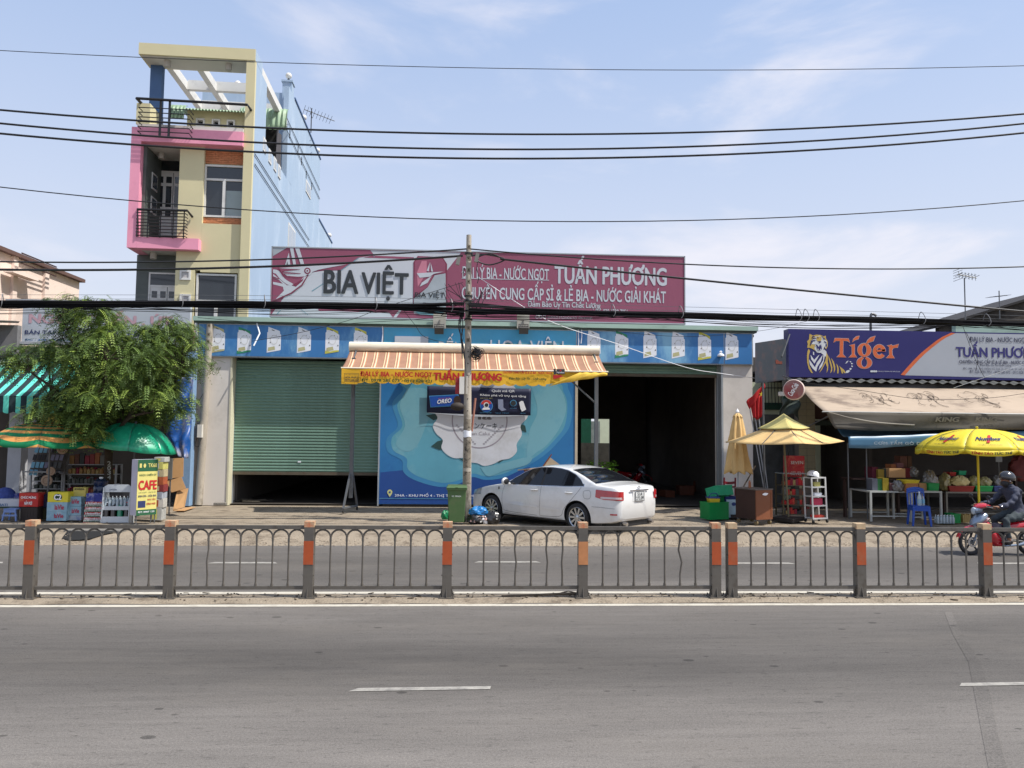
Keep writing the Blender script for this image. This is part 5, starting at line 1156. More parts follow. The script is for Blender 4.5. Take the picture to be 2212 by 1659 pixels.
def section(x):
 B,T,b0=interp(x,BELT),interp(x,TOP),interp(x,BOT)
 Tz=T-crown(x);pts=[(0,b0),(.5*side_y(x,b0),b0),(.9*side_y(x,b0),b0+.005)]
 for t in (.04,.12,.22,.35,.5,.62,.74,.86,.94,1.0):
  z=b0+(B-b0)*t;pts.append((side_y(x,z),z))
 Tz=max(Tz,B+.012);rnd=min(.05,(Tz-B)*.45)
 for t in (.15,.35,.6,.82,1.0):
  z=B+(Tz-rnd-B)*t;pts.append((side_y(x,z),z))
 yr=side_y(x,Tz-rnd) ;yt=max(.02,yr-rnd*1.1)
 pts.append((yr-rnd*.35,Tz-rnd*.38))
 for q in (1.0,.85,.66,.45,.22,0):
  pts.append((yt*q,Tz+crown(x)*(1-q*q)+(.0)))
 return pts
CAR=thing('white_sedan','white four door sedan parked nose in beside the concrete pole','car',(0,0,0))
CWH=M('car_white',C(240,240,238,.78),rough=.28,var=.03,scale=2,coat=.8,dirt_shine=C(206,200,190,.75),dirt_shine_amt=.35,dscale=1.5,spec=.5)
CGL=M('car_glass',(.010,.011,.014,1),rough=.04,var=.05,spec=.45)
CBK=M('car_black',(.02,.02,.022,1),rough=.5,var=.1)
CRM2=M('chrome',(.6,.6,.62,1),rough=.16,metal=1.,var=.05)
RIM=M('alloy',C(200,204,208,.8),rough=.25,metal=.85,var=.08)
TAILR=M('tail_red',C(190,20,30,.8),rough=.12,var=.15,scale=14,coat=1.,spec=.6);TAILW=M('tail_clear',C(220,200,200,.8),rough=.12,coat=1.)
HEADL=M('headlamp',C(170,176,180,.75),rough=.1,var=.3,scale=14,coat=1.,spec=.8)
xs_c=[0,.015,.03,.06,.12,.2,.3,.42,.55,.7,.85,1.0,1.15,1.3,1.38,1.45,1.55,1.65,1.75,1.85,1.95,2.05,2.15,2.28,2.4,2.55,2.7,2.85,3.0,3.15,3.3,3.42,3.55,3.68,3.8,3.93,4.05,4.15,4.25,4.35,4.45,4.55,4.65,4.7,4.74,4.77,4.8,4.812,4.82]
m=MB();secs=[section(x) for x in xs_c];n=len(secs[0]);full=2*n-2
for x,s_ in zip(xs_c,secs):
 loop=[(x,-y,z) for y,z in s_] + [(x,y,z) for y,z in reversed(s_[1:-1])]
 m.v +=loop
for i in range(len(xs_c)-1):
 for k in range(full):m.f.append((i*full+k,(i+1)*full+k,(i+1)*full+(k+1) % full,i*full+(k+1) % full));m.m.append(0)
m.f.append(tuple(range(full)));m.m.append(0);m.f.append(tuple(reversed(range((len(xs_c)-1)*full,len(xs_c)*full))));m.m.append(0)
body=m.build('body',[CWH,CBK],CAR,smooth=True)
bm_=__import__('bmesh').new();bm_.from_mesh(body.data);__import__('bmesh').ops.recalc_face_normals(bm_,faces=bm_.faces);bm_.to_mesh(body.data);bm_.free()
AX=(.97,3.745)
for ax in AX:
 for s_ in (-1,1):
  c_=MB();c_.cyl((ax,s_*.62,.325),(ax,s_*1.2,.325),.385,n=40);cut=c_.build('cutter',[CWH,CBK]);cut.location=cut.location
  md=body.modifiers.new('arch','BOOLEAN');md.operation='DIFFERENCE';md.object=cut;md.solver='EXACT'
  cut.data.polygons.foreach_set('material_index',[1]*len(cut.data.polygons))
bpy.context.view_layer.update();dg=bpy.context.evaluated_depsgraph_get()
nm=bpy.data.meshes.new_from_object(body.evaluated_get(dg));cuts=[md.object for md in body.modifiers];body.modifiers.clear();body.data=nm
for c_ in cuts:bpy.data.objects.remove(c_)
nm.polygons.foreach_set('use_smooth',[True]*len(nm.polygons))
if hasattr(nm,'set_sharp_from_angle'):nm.set_sharp_from_angle(angle=rad(38))
def side_patch(name,lower,upper,x0,x1,mat,off=.006,nx=24,nz=5,both=True,parent=None):
 for s_ in ((-1,1) if both else (-1,)):
  def f(u,v):
   x=x0+(x1-x0)*u;a,b=interp(x,lower),interp(x,upper);z=a+(b-a)*v;return (x,s_*(side_y(x,z)+off),z)
  mm=MB();mm.grid(f,nx,nz)
  if s_ > 0:mm.f=[tuple(reversed(q)) for q in mm.f]
  o=mm.build(name,mat,parent or CAR,smooth=True)
 return o
UP_=[(1.52,1.0),(1.75,1.14),(2.0,1.275),(2.25,1.36),(2.5,1.392),(2.8,1.40),(3.05,1.39),(3.3,1.355),(3.55,1.28),(3.75,1.18),(3.88,1.06)]
LO_=[(1.4,.962),(2.4,.985),(3.3,1.015),(3.9,1.045)]
side_patch('window_trim',[(a,b-.018) for a,b in LO_],[(a,b+.022) for a,b in UP_],1.47,3.92,CRM2,.003,40,4)
side_patch('window_shroud',[(a,b-.004) for a,b in LO_],[(a,b+.012) for a,b in UP_],1.50,3.90,CBK,.005,40,4)
side_patch('window',LO_,UP_,1.56,2.60,CGL,.009,20,4);side_patch('window',LO_,UP_,2.66,3.86,CGL,.009,24,4)
def top_patch(name,x0,x1,ins,mat,off=.006):
 def f(u,v):
  x=x0+(x1-x0)*u;B,T=interp(x,BELT),interp(x,TOP);Tz=T-crown(x);rnd=min(.05,(Tz-B)*.45);yt=side_y(x,Tz-rnd)-rnd*1.1-ins;q=v*2-1
  return (x,yt*q,Tz+crown(x)*(1-q*q)+off)
 mm=MB();mm.grid(f,14,14);return mm.build(name,mat,CAR,smooth=True)
top_patch('windscreen',1.46,2.16,.03,CGL);top_patch('rear_window_seal',3.40,4.22,.01,CBK,.004);top_patch('rear_window',3.44,4.19,.04,CGL,.007)
def seam(pts,name='door_seam',w_=.006,mat=CBK,off=.003,both=True):
 for s_ in ((-1,1) if both else (-1,)):
  mm=MB();P=smoothpath([(x,0,z) for x,z in pts],6)
  for i in range(len(P)-1):
   a,b=P[i],P[i+1];d=(b-a).normalized();nn=Vector((-d.z,0,d.x))*w_/2
   q=[a-nn,b-nn,b+nn,a+nn];mm.add([(p.x,s_*(side_y(p.x,p.z)+off),p.z) for p in q],[(0,1,2,3)])
  mm.build(name,mat,CAR)
seam([(1.42,.95),(1.36,.7),(1.38,.4),(1.5,.30),(2.5,.27)]);seam([(2.63,.985),(2.62,.6),(2.60,.28)]);seam([(2.6,.27),(3.1,.29),(3.28,.34),(3.36,.48),(3.62,.75),(3.80,.95),(3.84,1.03)])
seam([(1.42,.25),(2.4,.232),(3.3,.245)],'sill_seam');seam([(3.93,.93),(4.0,.945),(4.1,.94),(4.13,.85),(4.1,.775),(3.97,.77),(3.92,.84),(3.93,.93)],'fuel_flap_seam',both=False)
seam([(4.17,.60),(4.4,.60),(4.72,.585)],'bumper_seam')
seam([(1.5,.50),(2.0,.49),(2.56,.475)],'side_moulding',.045,CWH,.012);seam([(2.67,.472),(3.0,.462),(3.25,.455)],'side_moulding',.045,CWH,.012)
for hx_ in (2.42,3.5):
 part('door_handle',CWH,CAR,lambda m:m.tube([(hx_-.11,-side_y(hx_-.11,.86)-.005,.865),(hx_-.08,-side_y(hx_,.86)-.04,.868),(hx_+.08,-side_y(hx_,.86)-.04,.872),(hx_+.12,-side_y(hx_+.11,.86)-.005,.874)],[.012,.02,.02,.012],8),smooth=True)
 part('handle_cup',M('cup_shade',C(200,200,200,.7),rough=.4),CAR,lambda m:m.grid(lambda u,v:(hx_-.08+.16*u,-side_y(hx_,.86)-.0025,.83+.07*v),4,2))
part('side_badge',CBK,CAR,lambda m:m.ball((1.22,-side_y(1.22,.84)-.004,.845),.035,8,sc=(.6,.3,1.1)),smooth=True)
for s_ in (-1,1):
 mo=part('mirror',CWH,CAR,lambda m:(m.ball((1.55,s_*1.0,1.03),.12,12,sc=(.55,.95,.78)),m.cyl((1.58,s_*.86,.965),(1.56,s_*.95,.99),.03,n=8)),smooth=True)
 part('mirror_glass',CBK,mo,lambda m:m.ball((1.60,s_*1.0,1.03),.1,10,sc=(.3,.9,.72)),smooth=True)
def rear_out(s,z):
 pts=[(4.28,0),(4.5,0),(4.66,0),(4.76,0),(4.80,0)]
 return pts
def corner_patch(name,mat,sgn,x0,xe,yin,zlo,zhi,off=.008,n=18,front=False):
 def f(u,v):
  t=u*1.0;L1=abs(xe-x0);L2=.16
  d=t*(L1+L2+yin)
  if d <=L1:x=x0+(xe-x0)*d/L1;z=zlo(t)+(zhi(t)-zlo(t))*v;y=side_y(x,min(z,interp(x,BELT)-.005));
  else:
   x=xe+(4.815-xe)*min(1,(d-L1)/L2) if not front else xe;z=zlo(t)+(zhi(t)-zlo(t))*v
   y0=side_y(xe,min(z,interp(xe,BELT)-.005));y1=side_y(4.80,.75);k=min(1,(d-L1)/L2);y=y0+(y1-y0)*k*k-(max(0,d-L1-L2))
  nx_=0 if d <=L1 else .012*min(1,(d-L1)/L2);return (x+nx_,sgn*(y+off*(1 if d <=L1+L2 else 0)),z)
 mm=MB();mm.grid(f,n,4)
 if sgn > 0:mm.f=[tuple(reversed(q)) for q in mm.f]
 return mm.build(name,mat,CAR,smooth=True)
for s_ in (-1,1):
 corner_patch('tail_lamp',TAILR,s_,4.26,4.70,.10,lambda t:.775-.01*t+.14*max(0,.3-t),lambda t:.985-.03*t)
 corner_patch('tail_lamp_lens',TAILW,s_,4.40,4.70,.06,lambda t:.79,lambda t:.835,.013)
 hl=MB();hl.grid(lambda u,v:(lambda x,z:(x,s_*(side_y(x,z)+.008),z))(.05+.50*u,.60+.05*u+(.10+.06*u)*v),14,4)
 if s_ > 0:hl.f=[tuple(reversed(q)) for q in hl.f]
 hl.build('headlamp',HEADL,CAR,smooth=True)
def rearface(y,z):return 4.826
part('number_plate_recess',CWH,CAR,lambda m:m.box(4.80,4.826,-.24,.24,.72,.95),bevel=.008)
pl_=part('number_plate',M('plate_white',C(226,228,226,.8),rough=.4),CAR,lambda m:m.box(4.836,4.846,-.165,.165,.735,.94))
Tp=Matrix.Translation((4.848,0,0))@Matrix.Rotation(rad(90),4,'Z')
text('51A',(-.09,.09,.845,.92),0,SGK,pl_,bold=.04,T=Tp);text('273.09',(-.14,.14,.755,.83),0,SGK,pl_,bold=.04,T=Tp)
def pf(m):
 for (a,b,c,d) in ((-.165,.165,.935,.945),(-.165,.165,.73,.74),(-.17,-.16,.735,.94),(.16,.17,.735,.94)):m.box(4.846,4.85,a,b,c,d)
part('plate_frame',CBK,pl_,pf)
part('chrome_strip',CRM2,CAR,lambda m:m.box(4.82,4.84,-.36,.36,.955,.985),bevel=.005)
for (ry_,rz_) in ((.058,.022),(.024,.036)):part('emblem',CRM2,CAR,lambda m:m.tube([(4.80+.02,ry_*math.cos(t*.524),1.025+rz_*math.sin(t*.524)) for t in range(13)],.006,5),smooth=True)
part('emblem',CRM2,CAR,lambda m:m.tube([(4.81+.01,.05*math.cos(t*.3),1.03+.02*math.sin(t*.3)) for t in range(11)],.006,5))
for s_ in (-1,1):
 part('bumper_reflector',TAILR,CAR,lambda m:m.grid(lambda u,v:(4.62+.14*u,s_*(side_y(4.62+.14*u,.45)+.006),.44+.028*v),6,1));part('exhaust',CRM2,CAR,lambda m:m.cyl((4.55,s_*.5,.25),(4.86,s_*.5,.24),.042,n=14))
part('rear_valance',CBK,CAR,lambda m:m.box(4.2,4.74,-.6,.6,.17,.27));part('grille',CBK,CAR,lambda m:m.box(-.02,.02,-.4,.4,.40,.58));part('underbody',CBK,CAR,lambda m:m.box(.5,4.3,-.7,.7,.16,.24))
TY=M('tyre',(.022,.022,.023,1),rough=.8,var=.25,scale=12)
for ax in AX:
 for s_ in (-1,1):
  R=Matrix.Translation((ax,s_*.80,.325))@Matrix.Rotation(rad(90)*(1 if s_ < 0 else -1),4,'X')
  wo=part('wheel',TY,CAR,lambda m:m.lathe([(.225,-.1),(.28,-.105),(.315,-.09),(.325,-.05),(.325,.05),(.315,.088),(.285,.105),(.232,.1),(.222,.06)],40,R,cap=False),smooth=True)
  part('rim',RIM,wo,lambda m:m.lathe([(.235,.098),(.228,.104),(.21,.09),(.205,.02),(.20,-.08)],40,R,cap=False),smooth=True)
  part('brake_drum',CBK,wo,lambda m:m.lathe([(.0,.012),(.19,.012),(.19,-.05)],24,R))
  sp=None
  for k in range(10):
   RR=R@Matrix.Rotation(k*2*math.pi/10,4,'Z');part('spoke',RIM,wo,lambda m:m.add([RR@Vector(v) for v in ((.04,-.018,.085),(.04,.018,.085),(.215,.024,.088),(.215,-.024,.088),(.04,-.024,.04),(.04,.024,.04),(.215,.03,.05),(.215,-.03,.05))],[(0,1,2,3),(0,4,5,1),(1,5,6,2),(3,2,6,7),(0,3,7,4)][:5]))
  part('hub_cap',RIM,wo,lambda m:m.lathe([(.062,.06),(.058,.095),(.03,.104),(0,.106)],18,R),smooth=True)
gR,gF=gr(1258,1148,.10),gr(1050,1121,.118)
e=Vector((gR.x-gF.x,gR.y-gF.y,0));ang=math.atan2(e.y,e.x)
R_=Matrix.Rotation(ang,4,'Z');off=R_@Vector((AX[1],-.86,0))
CAR.location=(gR.x-off.x-.11,gR.y-off.y,.105);CAR.rotation_euler=(0,rad(.2),ang)
CAR['base']=[0,0,0]
# left grocery shop
SHY=22.4
LX0,LX1=at(-60,900,SHY).x,at(412,900,23.2).x
G=thing('grocery_shop','open fronted grocery shop under a white sign behind the tree','shop',((LX0+LX1)/2,23.5,.1))
SHW=M('shop_white',C(196,198,204,.75),rough=.85,var=.08,dirt_shine=C(150,150,155,.6),dirt_shine_amt=.4)
LBL=M('light_blue_panel',C(150,184,220,.75),rough=.6,var=.1,dirt_shine=C(110,140,180,.7),dirt_shine_amt=.4,dscale=3)
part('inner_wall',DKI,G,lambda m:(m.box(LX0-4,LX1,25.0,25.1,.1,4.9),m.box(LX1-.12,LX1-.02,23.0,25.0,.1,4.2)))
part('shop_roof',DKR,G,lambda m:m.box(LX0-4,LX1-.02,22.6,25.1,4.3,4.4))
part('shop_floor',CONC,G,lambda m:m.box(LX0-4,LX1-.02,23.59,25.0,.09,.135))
c=rect(17,870,46,1062,SHY);part('pillar',SHW,G,lambda m:m.box(c[0],c[1],SHY,SHY+.35,.12,4.3))
c2=rect(-40,870,8,1062,23.4);part('pillar',SHW,G,lambda m:m.box(c2[0]-.3,c2[1]-.3,23.4,23.6,.12,4.3))
c3=rect(58,870,78,1062,SHY+.9);part('wall_panel',SHW,G,lambda m:m.box(c3[0],c3[1]+.3,SHY+.9,SHY+1.,.12,4.3))
c4=rect(394,860,412,1085,22.9);part('side_panel',LBL,G,lambda m:m.box(c4[0],c4[1],22.9,23.2,.12,4.6))
SG2=M('shop_sign_grey',C(206,212,220,.72),rough=.5,var=.06,scale=1.5);SR=M('faded_rose',C(206,168,178,.8),var=.1);SNV=M('sign_navy',C(50,62,110,.8));SBL=M('sign_mid_blue',C(50,110,170,.8))
SY=23.3
sb=rect(48,657,410,741,SY);sb=(sb[0],sb[1],at(230,741,SY).z,at(230,655,SY).z)
SB=thing('shop_sign','pale grey shop sign with faded rose capitals half hidden by the tree','sign',((sb[0]+sb[1])/2,SY,sb[2]))
part('board',SG2,SB,lambda m:m.box(sb[0],sb[1],SY,SY+.15,sb[2],sb[3]))
part('top_strip',SHW,SB,lambda m:m.box(sb[0]-.5,sb[1],SY-.02,SY+.3,sb[3]+.002,sb[3]+.07));part('bottom_strip',SHW,SB,lambda m:m.box(sb[0]-1.5,sb[1],SY-.06,SY+.3,sb[2]-.08,sb[2]-.002))
text('NGỌC CHIẾN . ÚT',rect(64,670,372,706,SY),SY-.006,SR,SB,bold=.08);text('BÁN TẠP HÓA LẺ - GẠO - NƯỚC ĐÁ - NH',rect(54,713,372,727,SY),SY-.006,SNV,SB,bold=.03);text('ĐC : 398 TỈNH LỘ 8, KHU PHỐ 4, THỊ TRẤN CỦ CHI',rect(54,732,340,739,SY),SY-.006,SBL,SB,bold=.03)
lr=rect(-120,700,46,730,22.6)
part('side_roof',M('old_tin',C(150,140,130,.6),rough=.7,dirt_shine=C(100,80,66,.6),dirt_shine_amt=.6,dscale=3),G,lambda m:m.grid(lambda u,v:(lr[0]+(sb[0]-.02-lr[0])*u,23.2-1.0*v,at(20,698,22.6).z+.12-.12*v+.03*math.sin(u*95)),190,3),smooth=True,thick=.01)
part('grey_wall',M('grey_plaster',C(150,150,152,.6),rough=.9,dirt_shine=C(100,98,96,.6),dirt_shine_amt=.6),G,lambda m:m.box(lr[0]-2,sb[0]-.01,23.1,23.3,4.3,at(20,702,23.1).z))
part('tin_sheet',M('pale_tin',C(200,210,200,.7),rough=.6),G,lambda m:m.grid(lambda u,v:(lr[0]+(at(30,780,22.6).x-lr[0])*u,22.7-.3*v,at(20,772,22.6).z-.45*v+.03*math.sin(u*70)),120,3),smooth=True,thick=.01)
TQ=stripes('turquoise_stripes',0,.30,[(0,C(110,226,206,.85)),(.45,C(50,66,72,.8))],var=.1)
TA=thing('turquoise_awning','turquoise and grey striped awning at the far left of the grocery','awning',(-14,22,3.))
ta,tb_,tc_,td=at(52,782,22.7),at(175,800,22.7),at(-60,854,21.2),at(140,857,21.2)
part('fabric',TQ,TA,lambda m:m.grid(lambda u,v:((ta.x-1.6)*(1-v)*(1-u)+tc_.x*v*(1-u)+tb_.x*u*(1-v)+td.x*u*v,22.7-1.5*v,ta.z+(tc_.z-ta.z)*v-.04*math.sin(v*3.1)),30,5),thick=.006,uvf=lambda v:(v[0],0))
part('valance',TQ,TA,lambda m:m.grid(lambda u,v:(tc_.x+(td.x-tc_.x)*u,21.19+.02*math.sin(u*30),tc_.z-.42*v-.05*abs(math.sin(u*28))*(v==1)),90,2),thick=.006,uvf=lambda v:(v[0],0))
part('arm',STL,TA,lambda m:(m.tube([(tc_.x,21.22,tc_.z),(tc_.x,22.7,3.6)],.02,5),m.tube([(td.x,21.22,td.z),(td.x,22.7,3.6)],.02,5)))
ys=rect(84,880,130,921,22.2);Yg=thing('yellow_sign','small yellow sign with blue capitals hanging under the turquoise awning','sign',((ys[0]+ys[1])/2,22.2,ys[2]))
YSG=M('sign_yellow',C(224,206,110,.8));part('board',YSG,Yg,lambda m:m.box(ys[0],ys[1],22.2,22.22,ys[2],ys[3]+.3));text('BÁN',(ys[0]+.2,ys[1]-.06,ys[3]-.17,ys[3]+.0),22.195,SBL,Yg,bold=.06);text('THUỐC LÁ',(ys[0]+.05,ys[1]-.2,ys[2]+.08,ys[2]+.16),22.195,REDP,Yg)
# ---- umbrellas
def umbrella(name,label,c,R,H,mats,n=8,drop=.42,valance=.0,lean=(0,0),pole_r=.022,pole_mat=None,polez=.125,cat='umbrella',ramp=None,sq=False,top=None,group=None,rot=0.,belly=.06):
 T=thing(name,label,cat,(c[0],c[1],polez),group)
 def f(u,v):
  a=u*2*math.pi+rot;k=(u*n) % 1;fold=math.sin(k*math.pi)
  rr=R*math.sin(v*1.25)/math.sin(1.25)
  z=H-drop*(1-math.cos(v*1.25))/(1-math.cos(1.25)) + belly*fold*v*(1-v)*2 - .03*fold*v
  rr *=1-.05*fold*v
  x,y=rr*math.cos(a),rr*math.sin(a);return (c[0]+x+lean[0]*(z-H+drop),c[1]+y,z+lean[1]*x/R)
 nu=n*8
 seg=[]
 for k in range(n):
  mm=MB();mm.grid(lambda u,v:f((k+u)/n,v),8,9);mt=mats[k % len(mats)]
  o=mm.build('panel',mt,T,smooth=True,thick=.003,uvf=lambda p:((math.hypot(p[0]-c[0],p[1]-c[1])),0))
  if valance:
   def g(u,v):p=f((k+u)/n,1.);s_=math.sin(u*math.pi);return (p[0]+.02*s_*v*(p[0]-c[0])/R,p[1]+.02*s_*v*(p[1]-c[1])/R,p[2]-valance*v*(.35+.65*min(1,s_*2.2)))
   mm=MB();mm.grid(g,8,2);mm.build('valance',mt,T,smooth=True,thick=.003)
  part('rib',STL,T,lambda m:m.tube([f(k/n,v/6) for v in range(7)],.006,4)) 
 part('pole',pole_mat or STL,T,lambda m:m.cyl((c[0],c[1],polez),(c[0]+lean[0]*drop,c[1],H+.02),pole_r,n=8))
 part('finial',pole_mat or STL,T,lambda m:m.ball((c[0]+lean[0]*drop,c[1],H+.04),.035,6))
 return T,f
UGR=M('umbrella_green',C(30,172,128,.8),rough=.32,var=.14,scale=2,spec=.6,dirt_shine=C(60,200,160,.8),dirt_shine_amt=.4,dscale=2)
uc=at(292,945,19.9);gz_=at(292,916,19.9).z
umbrella('parasol','glossy green parasol over the cafe board beside the tree',(uc.x,19.9),at(378,960,19.9).x-uc.x,gz_,[UGR],8,drop=.62,lean=(0,-.12),rot=.25,belly=.14)
USTR=stripes('orange_green_stripes',0,.19,[(0,C(226,160,90,.85)),(.5,C(30,130,84,.8))],var=.12)
sc_=at(110,930,19.6)
umbrella('parasol','orange and green ringed parasol over the stacked drink cartons',(sc_.x,19.6),(at(225,950,19.6).x-at(-25,950,19.6).x)/2,at(112,912,19.6).z,[USTR],8,drop=.58,rot=.3,lean=(0,-.03))
# ---- blue tarpaulin hanging on the right edge
TARP=M('tarp_blue',C(36,92,170,.85),rough=.35,var=.3,scale=5,spec=.5,dirt_shine=C(196,186,170,.75),dirt_shine_amt=.85,dscale=1.9,stretch=(1,1,.6))
t0,t1,t2,t3=at(372,822,21.9),at(416,818,21.9),at(411,985,21.7),at(384,968,21.7)
random.seed(8)
def tarpf(u,v):
 l=[at(384,820,21.9),at(372,860,21.9),at(357,900,21.8),at(360,940,21.8),at(388,985,21.7)];r=[at(416,815,21.9),at(417,860,21.9),at(415,900,21.9),at(413,945,21.8),at(408,990,21.7)]
 t=v*4;i=min(3,int(t));k=t-i;a=l[i].lerp(l[i+1],k);b=r[i].lerp(r[i+1],k);p=a.lerp(b,u)
 return (p.x,p.y+.07*math.sin(u*9+v*4)+.05*math.sin(v*23+u*7)-.18*math.sin(u*3.1),p.z)
m=MB();m.grid(tarpf,24,40);tag(m.build('tarpaulin',TARP,smooth=True,thick=.006),'crumpled blue tarpaulin with torn pale patches between tree and left pillar','tarpaulin')
# ---- goods
def cart(label,rc,Y,d,mat,name='carton',cat='carton',rz=0.,prints=(),group=None,band=None,zb=None):
 a=rect(*rc,Y);z0=zb if zb is not None else a[2];T=thing(name,label,cat,((a[0]+a[1])/2,Y+d/2,z0),group)
 part('box',mat,T,lambda m:m.box(a[0],a[1],Y,Y+d,z0+.002,a[3]),bevel=.006)
 if band:part('band',band,T,lambda m:m.box(a[0]+.004,a[1]-.004,Y-.003,Y-.001,z0+(a[3]-z0)*.05,z0+(a[3]-z0)*.4))
 for (s,u0,v0,u1,v1,mt,b) in prints:
  text(s,(a[0]+(a[1]-a[0])*u0,a[0]+(a[1]-a[0])*u1,z0+(a[3]-z0)*v0,z0+(a[3]-z0)*v1),Y-.006,mt,T,bold=b)
 if rz:T.rotation_euler=(0,0,rz)
 return T,a
WTR=M('carton_water',C(150,190,210,.8),rough=.5,var=.12,scale=4,dirt_shine=C(196,214,222,.8),dirt_shine_amt=.7,dscale=4);LVR=M('print_rose',C(196,60,90,.85))
C2Y=M('carton_yellow',C(226,214,60,.9),rough=.5,var=.15,scale=6,dirt_shine=C(236,170,60,.9),dirt_shine_amt=.5,dscale=6);DGN=M('print_green',C(30,70,50,.8));CRED=M('carton_red',C(196,40,40,.85),rough=.5,var=.18,scale=6,dirt_shine=C(226,140,90,.85),dirt_shine_amt=.4,dscale=8)
LY=19.0
cart('upper blue water carton in the stack under the yellow carton',(101,1085,145,1106),LY,.3,WTR,prints=(('laVie',.4,.25,.85,.75,LVR,.05),),group='water cartons',zb=None)
cart('lowest blue water carton in the stack under the yellow carton',(100,1106,143,1132),LY,.3,WTR,prints=(('laVie',.4,.35,.85,.8,LVR,.05),),group='water cartons',zb=.125)
T,a=cart('bright yellow drinks carton on top of two blue water cartons',(103,1063,147,1085),LY,.3,C2Y)
part('print_disc',DGN,T,lambda m:m.flat([((a[0]+a[1])/2+.10*math.cos(t*.45),(a[2]+a[3])/2+.08*math.sin(t*.45)) for t in range(14)],LY-.004));text('C2',((a[0]+a[1])/2-.08,(a[0]+a[1])/2+.08,a[2]+.06,a[3]-.06),LY-.01,WPR,T,bold=.08)
for i,(y0,y1,lb_) in enumerate(((1073,1094,'top carton of the second water stack, beside the red and white trays'),(1094,1114,'middle carton of the second water stack, beside the red and white trays'),(1114,1133,'floral bottom carton of the second water stack'))):
 cart(lb_,(147,y0,175,y1),LY+.12,.3,WTR if i < 2 else M('carton_floral',C(186,196,206,.8),var=.3,scale=7,dirt_shine=C(60,90,170,.8),dirt_shine_amt=.7,dscale=7),prints=(('laVie',.3,.3,.85,.75,LVR,.05),) if i < 2 else (),group='water cartons',zb=None if i < 2 else .125)
TR=M('tray_red',C(196,60,60,.85),rough=.5,var=.4,scale=16,dirt_shine=C(230,220,210,.85),dirt_shine_amt=.8,dscale=14);TW=M('tray_pale',C(206,214,206,.8),rough=.5,var=.2,scale=12)
ORD=['first','second','third','fourth','fifth','sixth','seventh','eighth','ninth']
BBX=M('box_royal',C(40,56,150,.85),rough=.45,var=.4,scale=10,dirt_shine=C(220,220,226,.8),dirt_shine_amt=.6,dscale=7)
for i in range(9):
 y0=1084+i*5.6;w_=i*.6
 cart(ORD[i]+' beer can tray from the top of the leaning stack by the bottle rack',(184-w_,y0,222-w_,y0+5.4),LY-.02*i,.3,TR if i % 2==0 else TW,name='beer_tray',cat='tray',prints=(('Heineken',.08,.15,.92,.85,GRP if i % 2 else WPR,.04),),group='beer trays in the leaning stack',zb=None)
cart('blue box with an emblem topping the red and white tray stack',(186,1066,224,1084),LY+.02,.3,BBX,name='beer_box',cat='box')
cart('small yellow box with a black fish shape propped between the stacks',(158,1053,185,1073),LY+.25,.12,YSG,name='small_box',cat='box',prints=(('BOWINDA',.12,.72,.88,.92,SGK,.04),))
p=at(171,1066,LY+.24);m=MB();
cart('red holiday drinks carton on a dark crate, left of the parasol pole',(41,1065,82,1095),LY+.05,.3,CRED,prints=(('CHÚC MỪNG',.1,.6,.9,.8,WPR,.06),('NĂM MỚI',.3,.15,.7,.45,WPR,.06)))
def crate(label,rc,Y,d,mat,rz=0.,group=None,open_=True,tilt=0.,zb=None,name='crate'):
 a=rect(*rc,Y);w_=(a[1]-a[0])/2;h=a[3]-(zb if zb is not None else a[2]);T=thing(name,label,'crate',(0,0,0),group)
 t=.012
 part('base',mat,T,lambda m:m.box(-w_,w_,-d/2,d/2,0,t))
 for (x0,x1,y0,y1) in ((-w_,w_,-d/2,-d/2+t),(-w_,w_,d/2-t,d/2),(-w_,-w_+t,-d/2+t,d/2-t),(w_-t,w_,-d/2+t,d/2-t)):
  part('side',mat,T,lambda m:m.box(x0,x1,y0,y1,t,h));hor=(x1-x0) > (y1-y0);n=max(4,int(((x1-x0) if hor else (y1-y0))/.055))
  part('rim',mat,T,lambda m:m.box(x0-.008,x1+.008,y0-.008,y1+.008,h-.03,h))
  for k in range(n):
   u=(k+.5)/n;px_=x0+(x1-x0)*u if hor else (x0-.006 if x0 < 0 else x1);py=(y0-.006 if y0 < 0 else y1) if hor else y0+(y1-y0)*u
   if hor and y0 > 0:continue
   part('slat',mat,T,lambda m:m.box(px_-.008 if hor else px_,px_+.008 if hor else px_+.006,py if hor else py-.008,py+.006 if hor else py+.008,.03,h-.035))
 T.location=((a[0]+a[1])/2,Y+d/2,zb if zb is not None else a[2]);T.rotation_euler=(tilt,0,rz);return T
crate('dark brown crate under the red holiday carton',(44,1096,80,1132),LY+.05,.34,M('crate_dark',(.03,.022,.02,1),rough=.6),zb=.125)
crate('dark blue bottle crate between the red carton and the yellow carton',(84,1068,103,1096),LY+.3,.3,M('crate_navy',C(40,48,90,.6),rough=.5))
crate('mossy green crate under the dark blue bottle crate',(80,1098,100,1133),LY+.3,.3,M('crate_olive',C(70,70,40,.5),rough=.6),zb=.125)
STB=M('plastic_steel_blue',C(120,148,206,.8),rough=.4,var=.06)
a=rect(3,1099,35,1135,LY-.1);ST=thing('plastic_stool','pale blue plastic stool at the far left edge','stool',((a[0]+a[1])/2,LY+.05,.125));h=a[3]
part('seat',STB,ST,lambda m:m.box(a[0]+.02,a[1]-.02,LY-.08,LY+.2,h-.03,h),bevel=.012)
for sx in (0,1):
 for sy in (0,1):
  x=a[0]+.05 if sx==0 else a[1]-.05;y=LY-.06+.24*sy;part('leg',STB,ST,lambda m:m.tube([(x,y,h-.02),(x+(-.04 if sx==0 else .04),y+(-.02 if sy==0 else .02),.125)],.022,4))
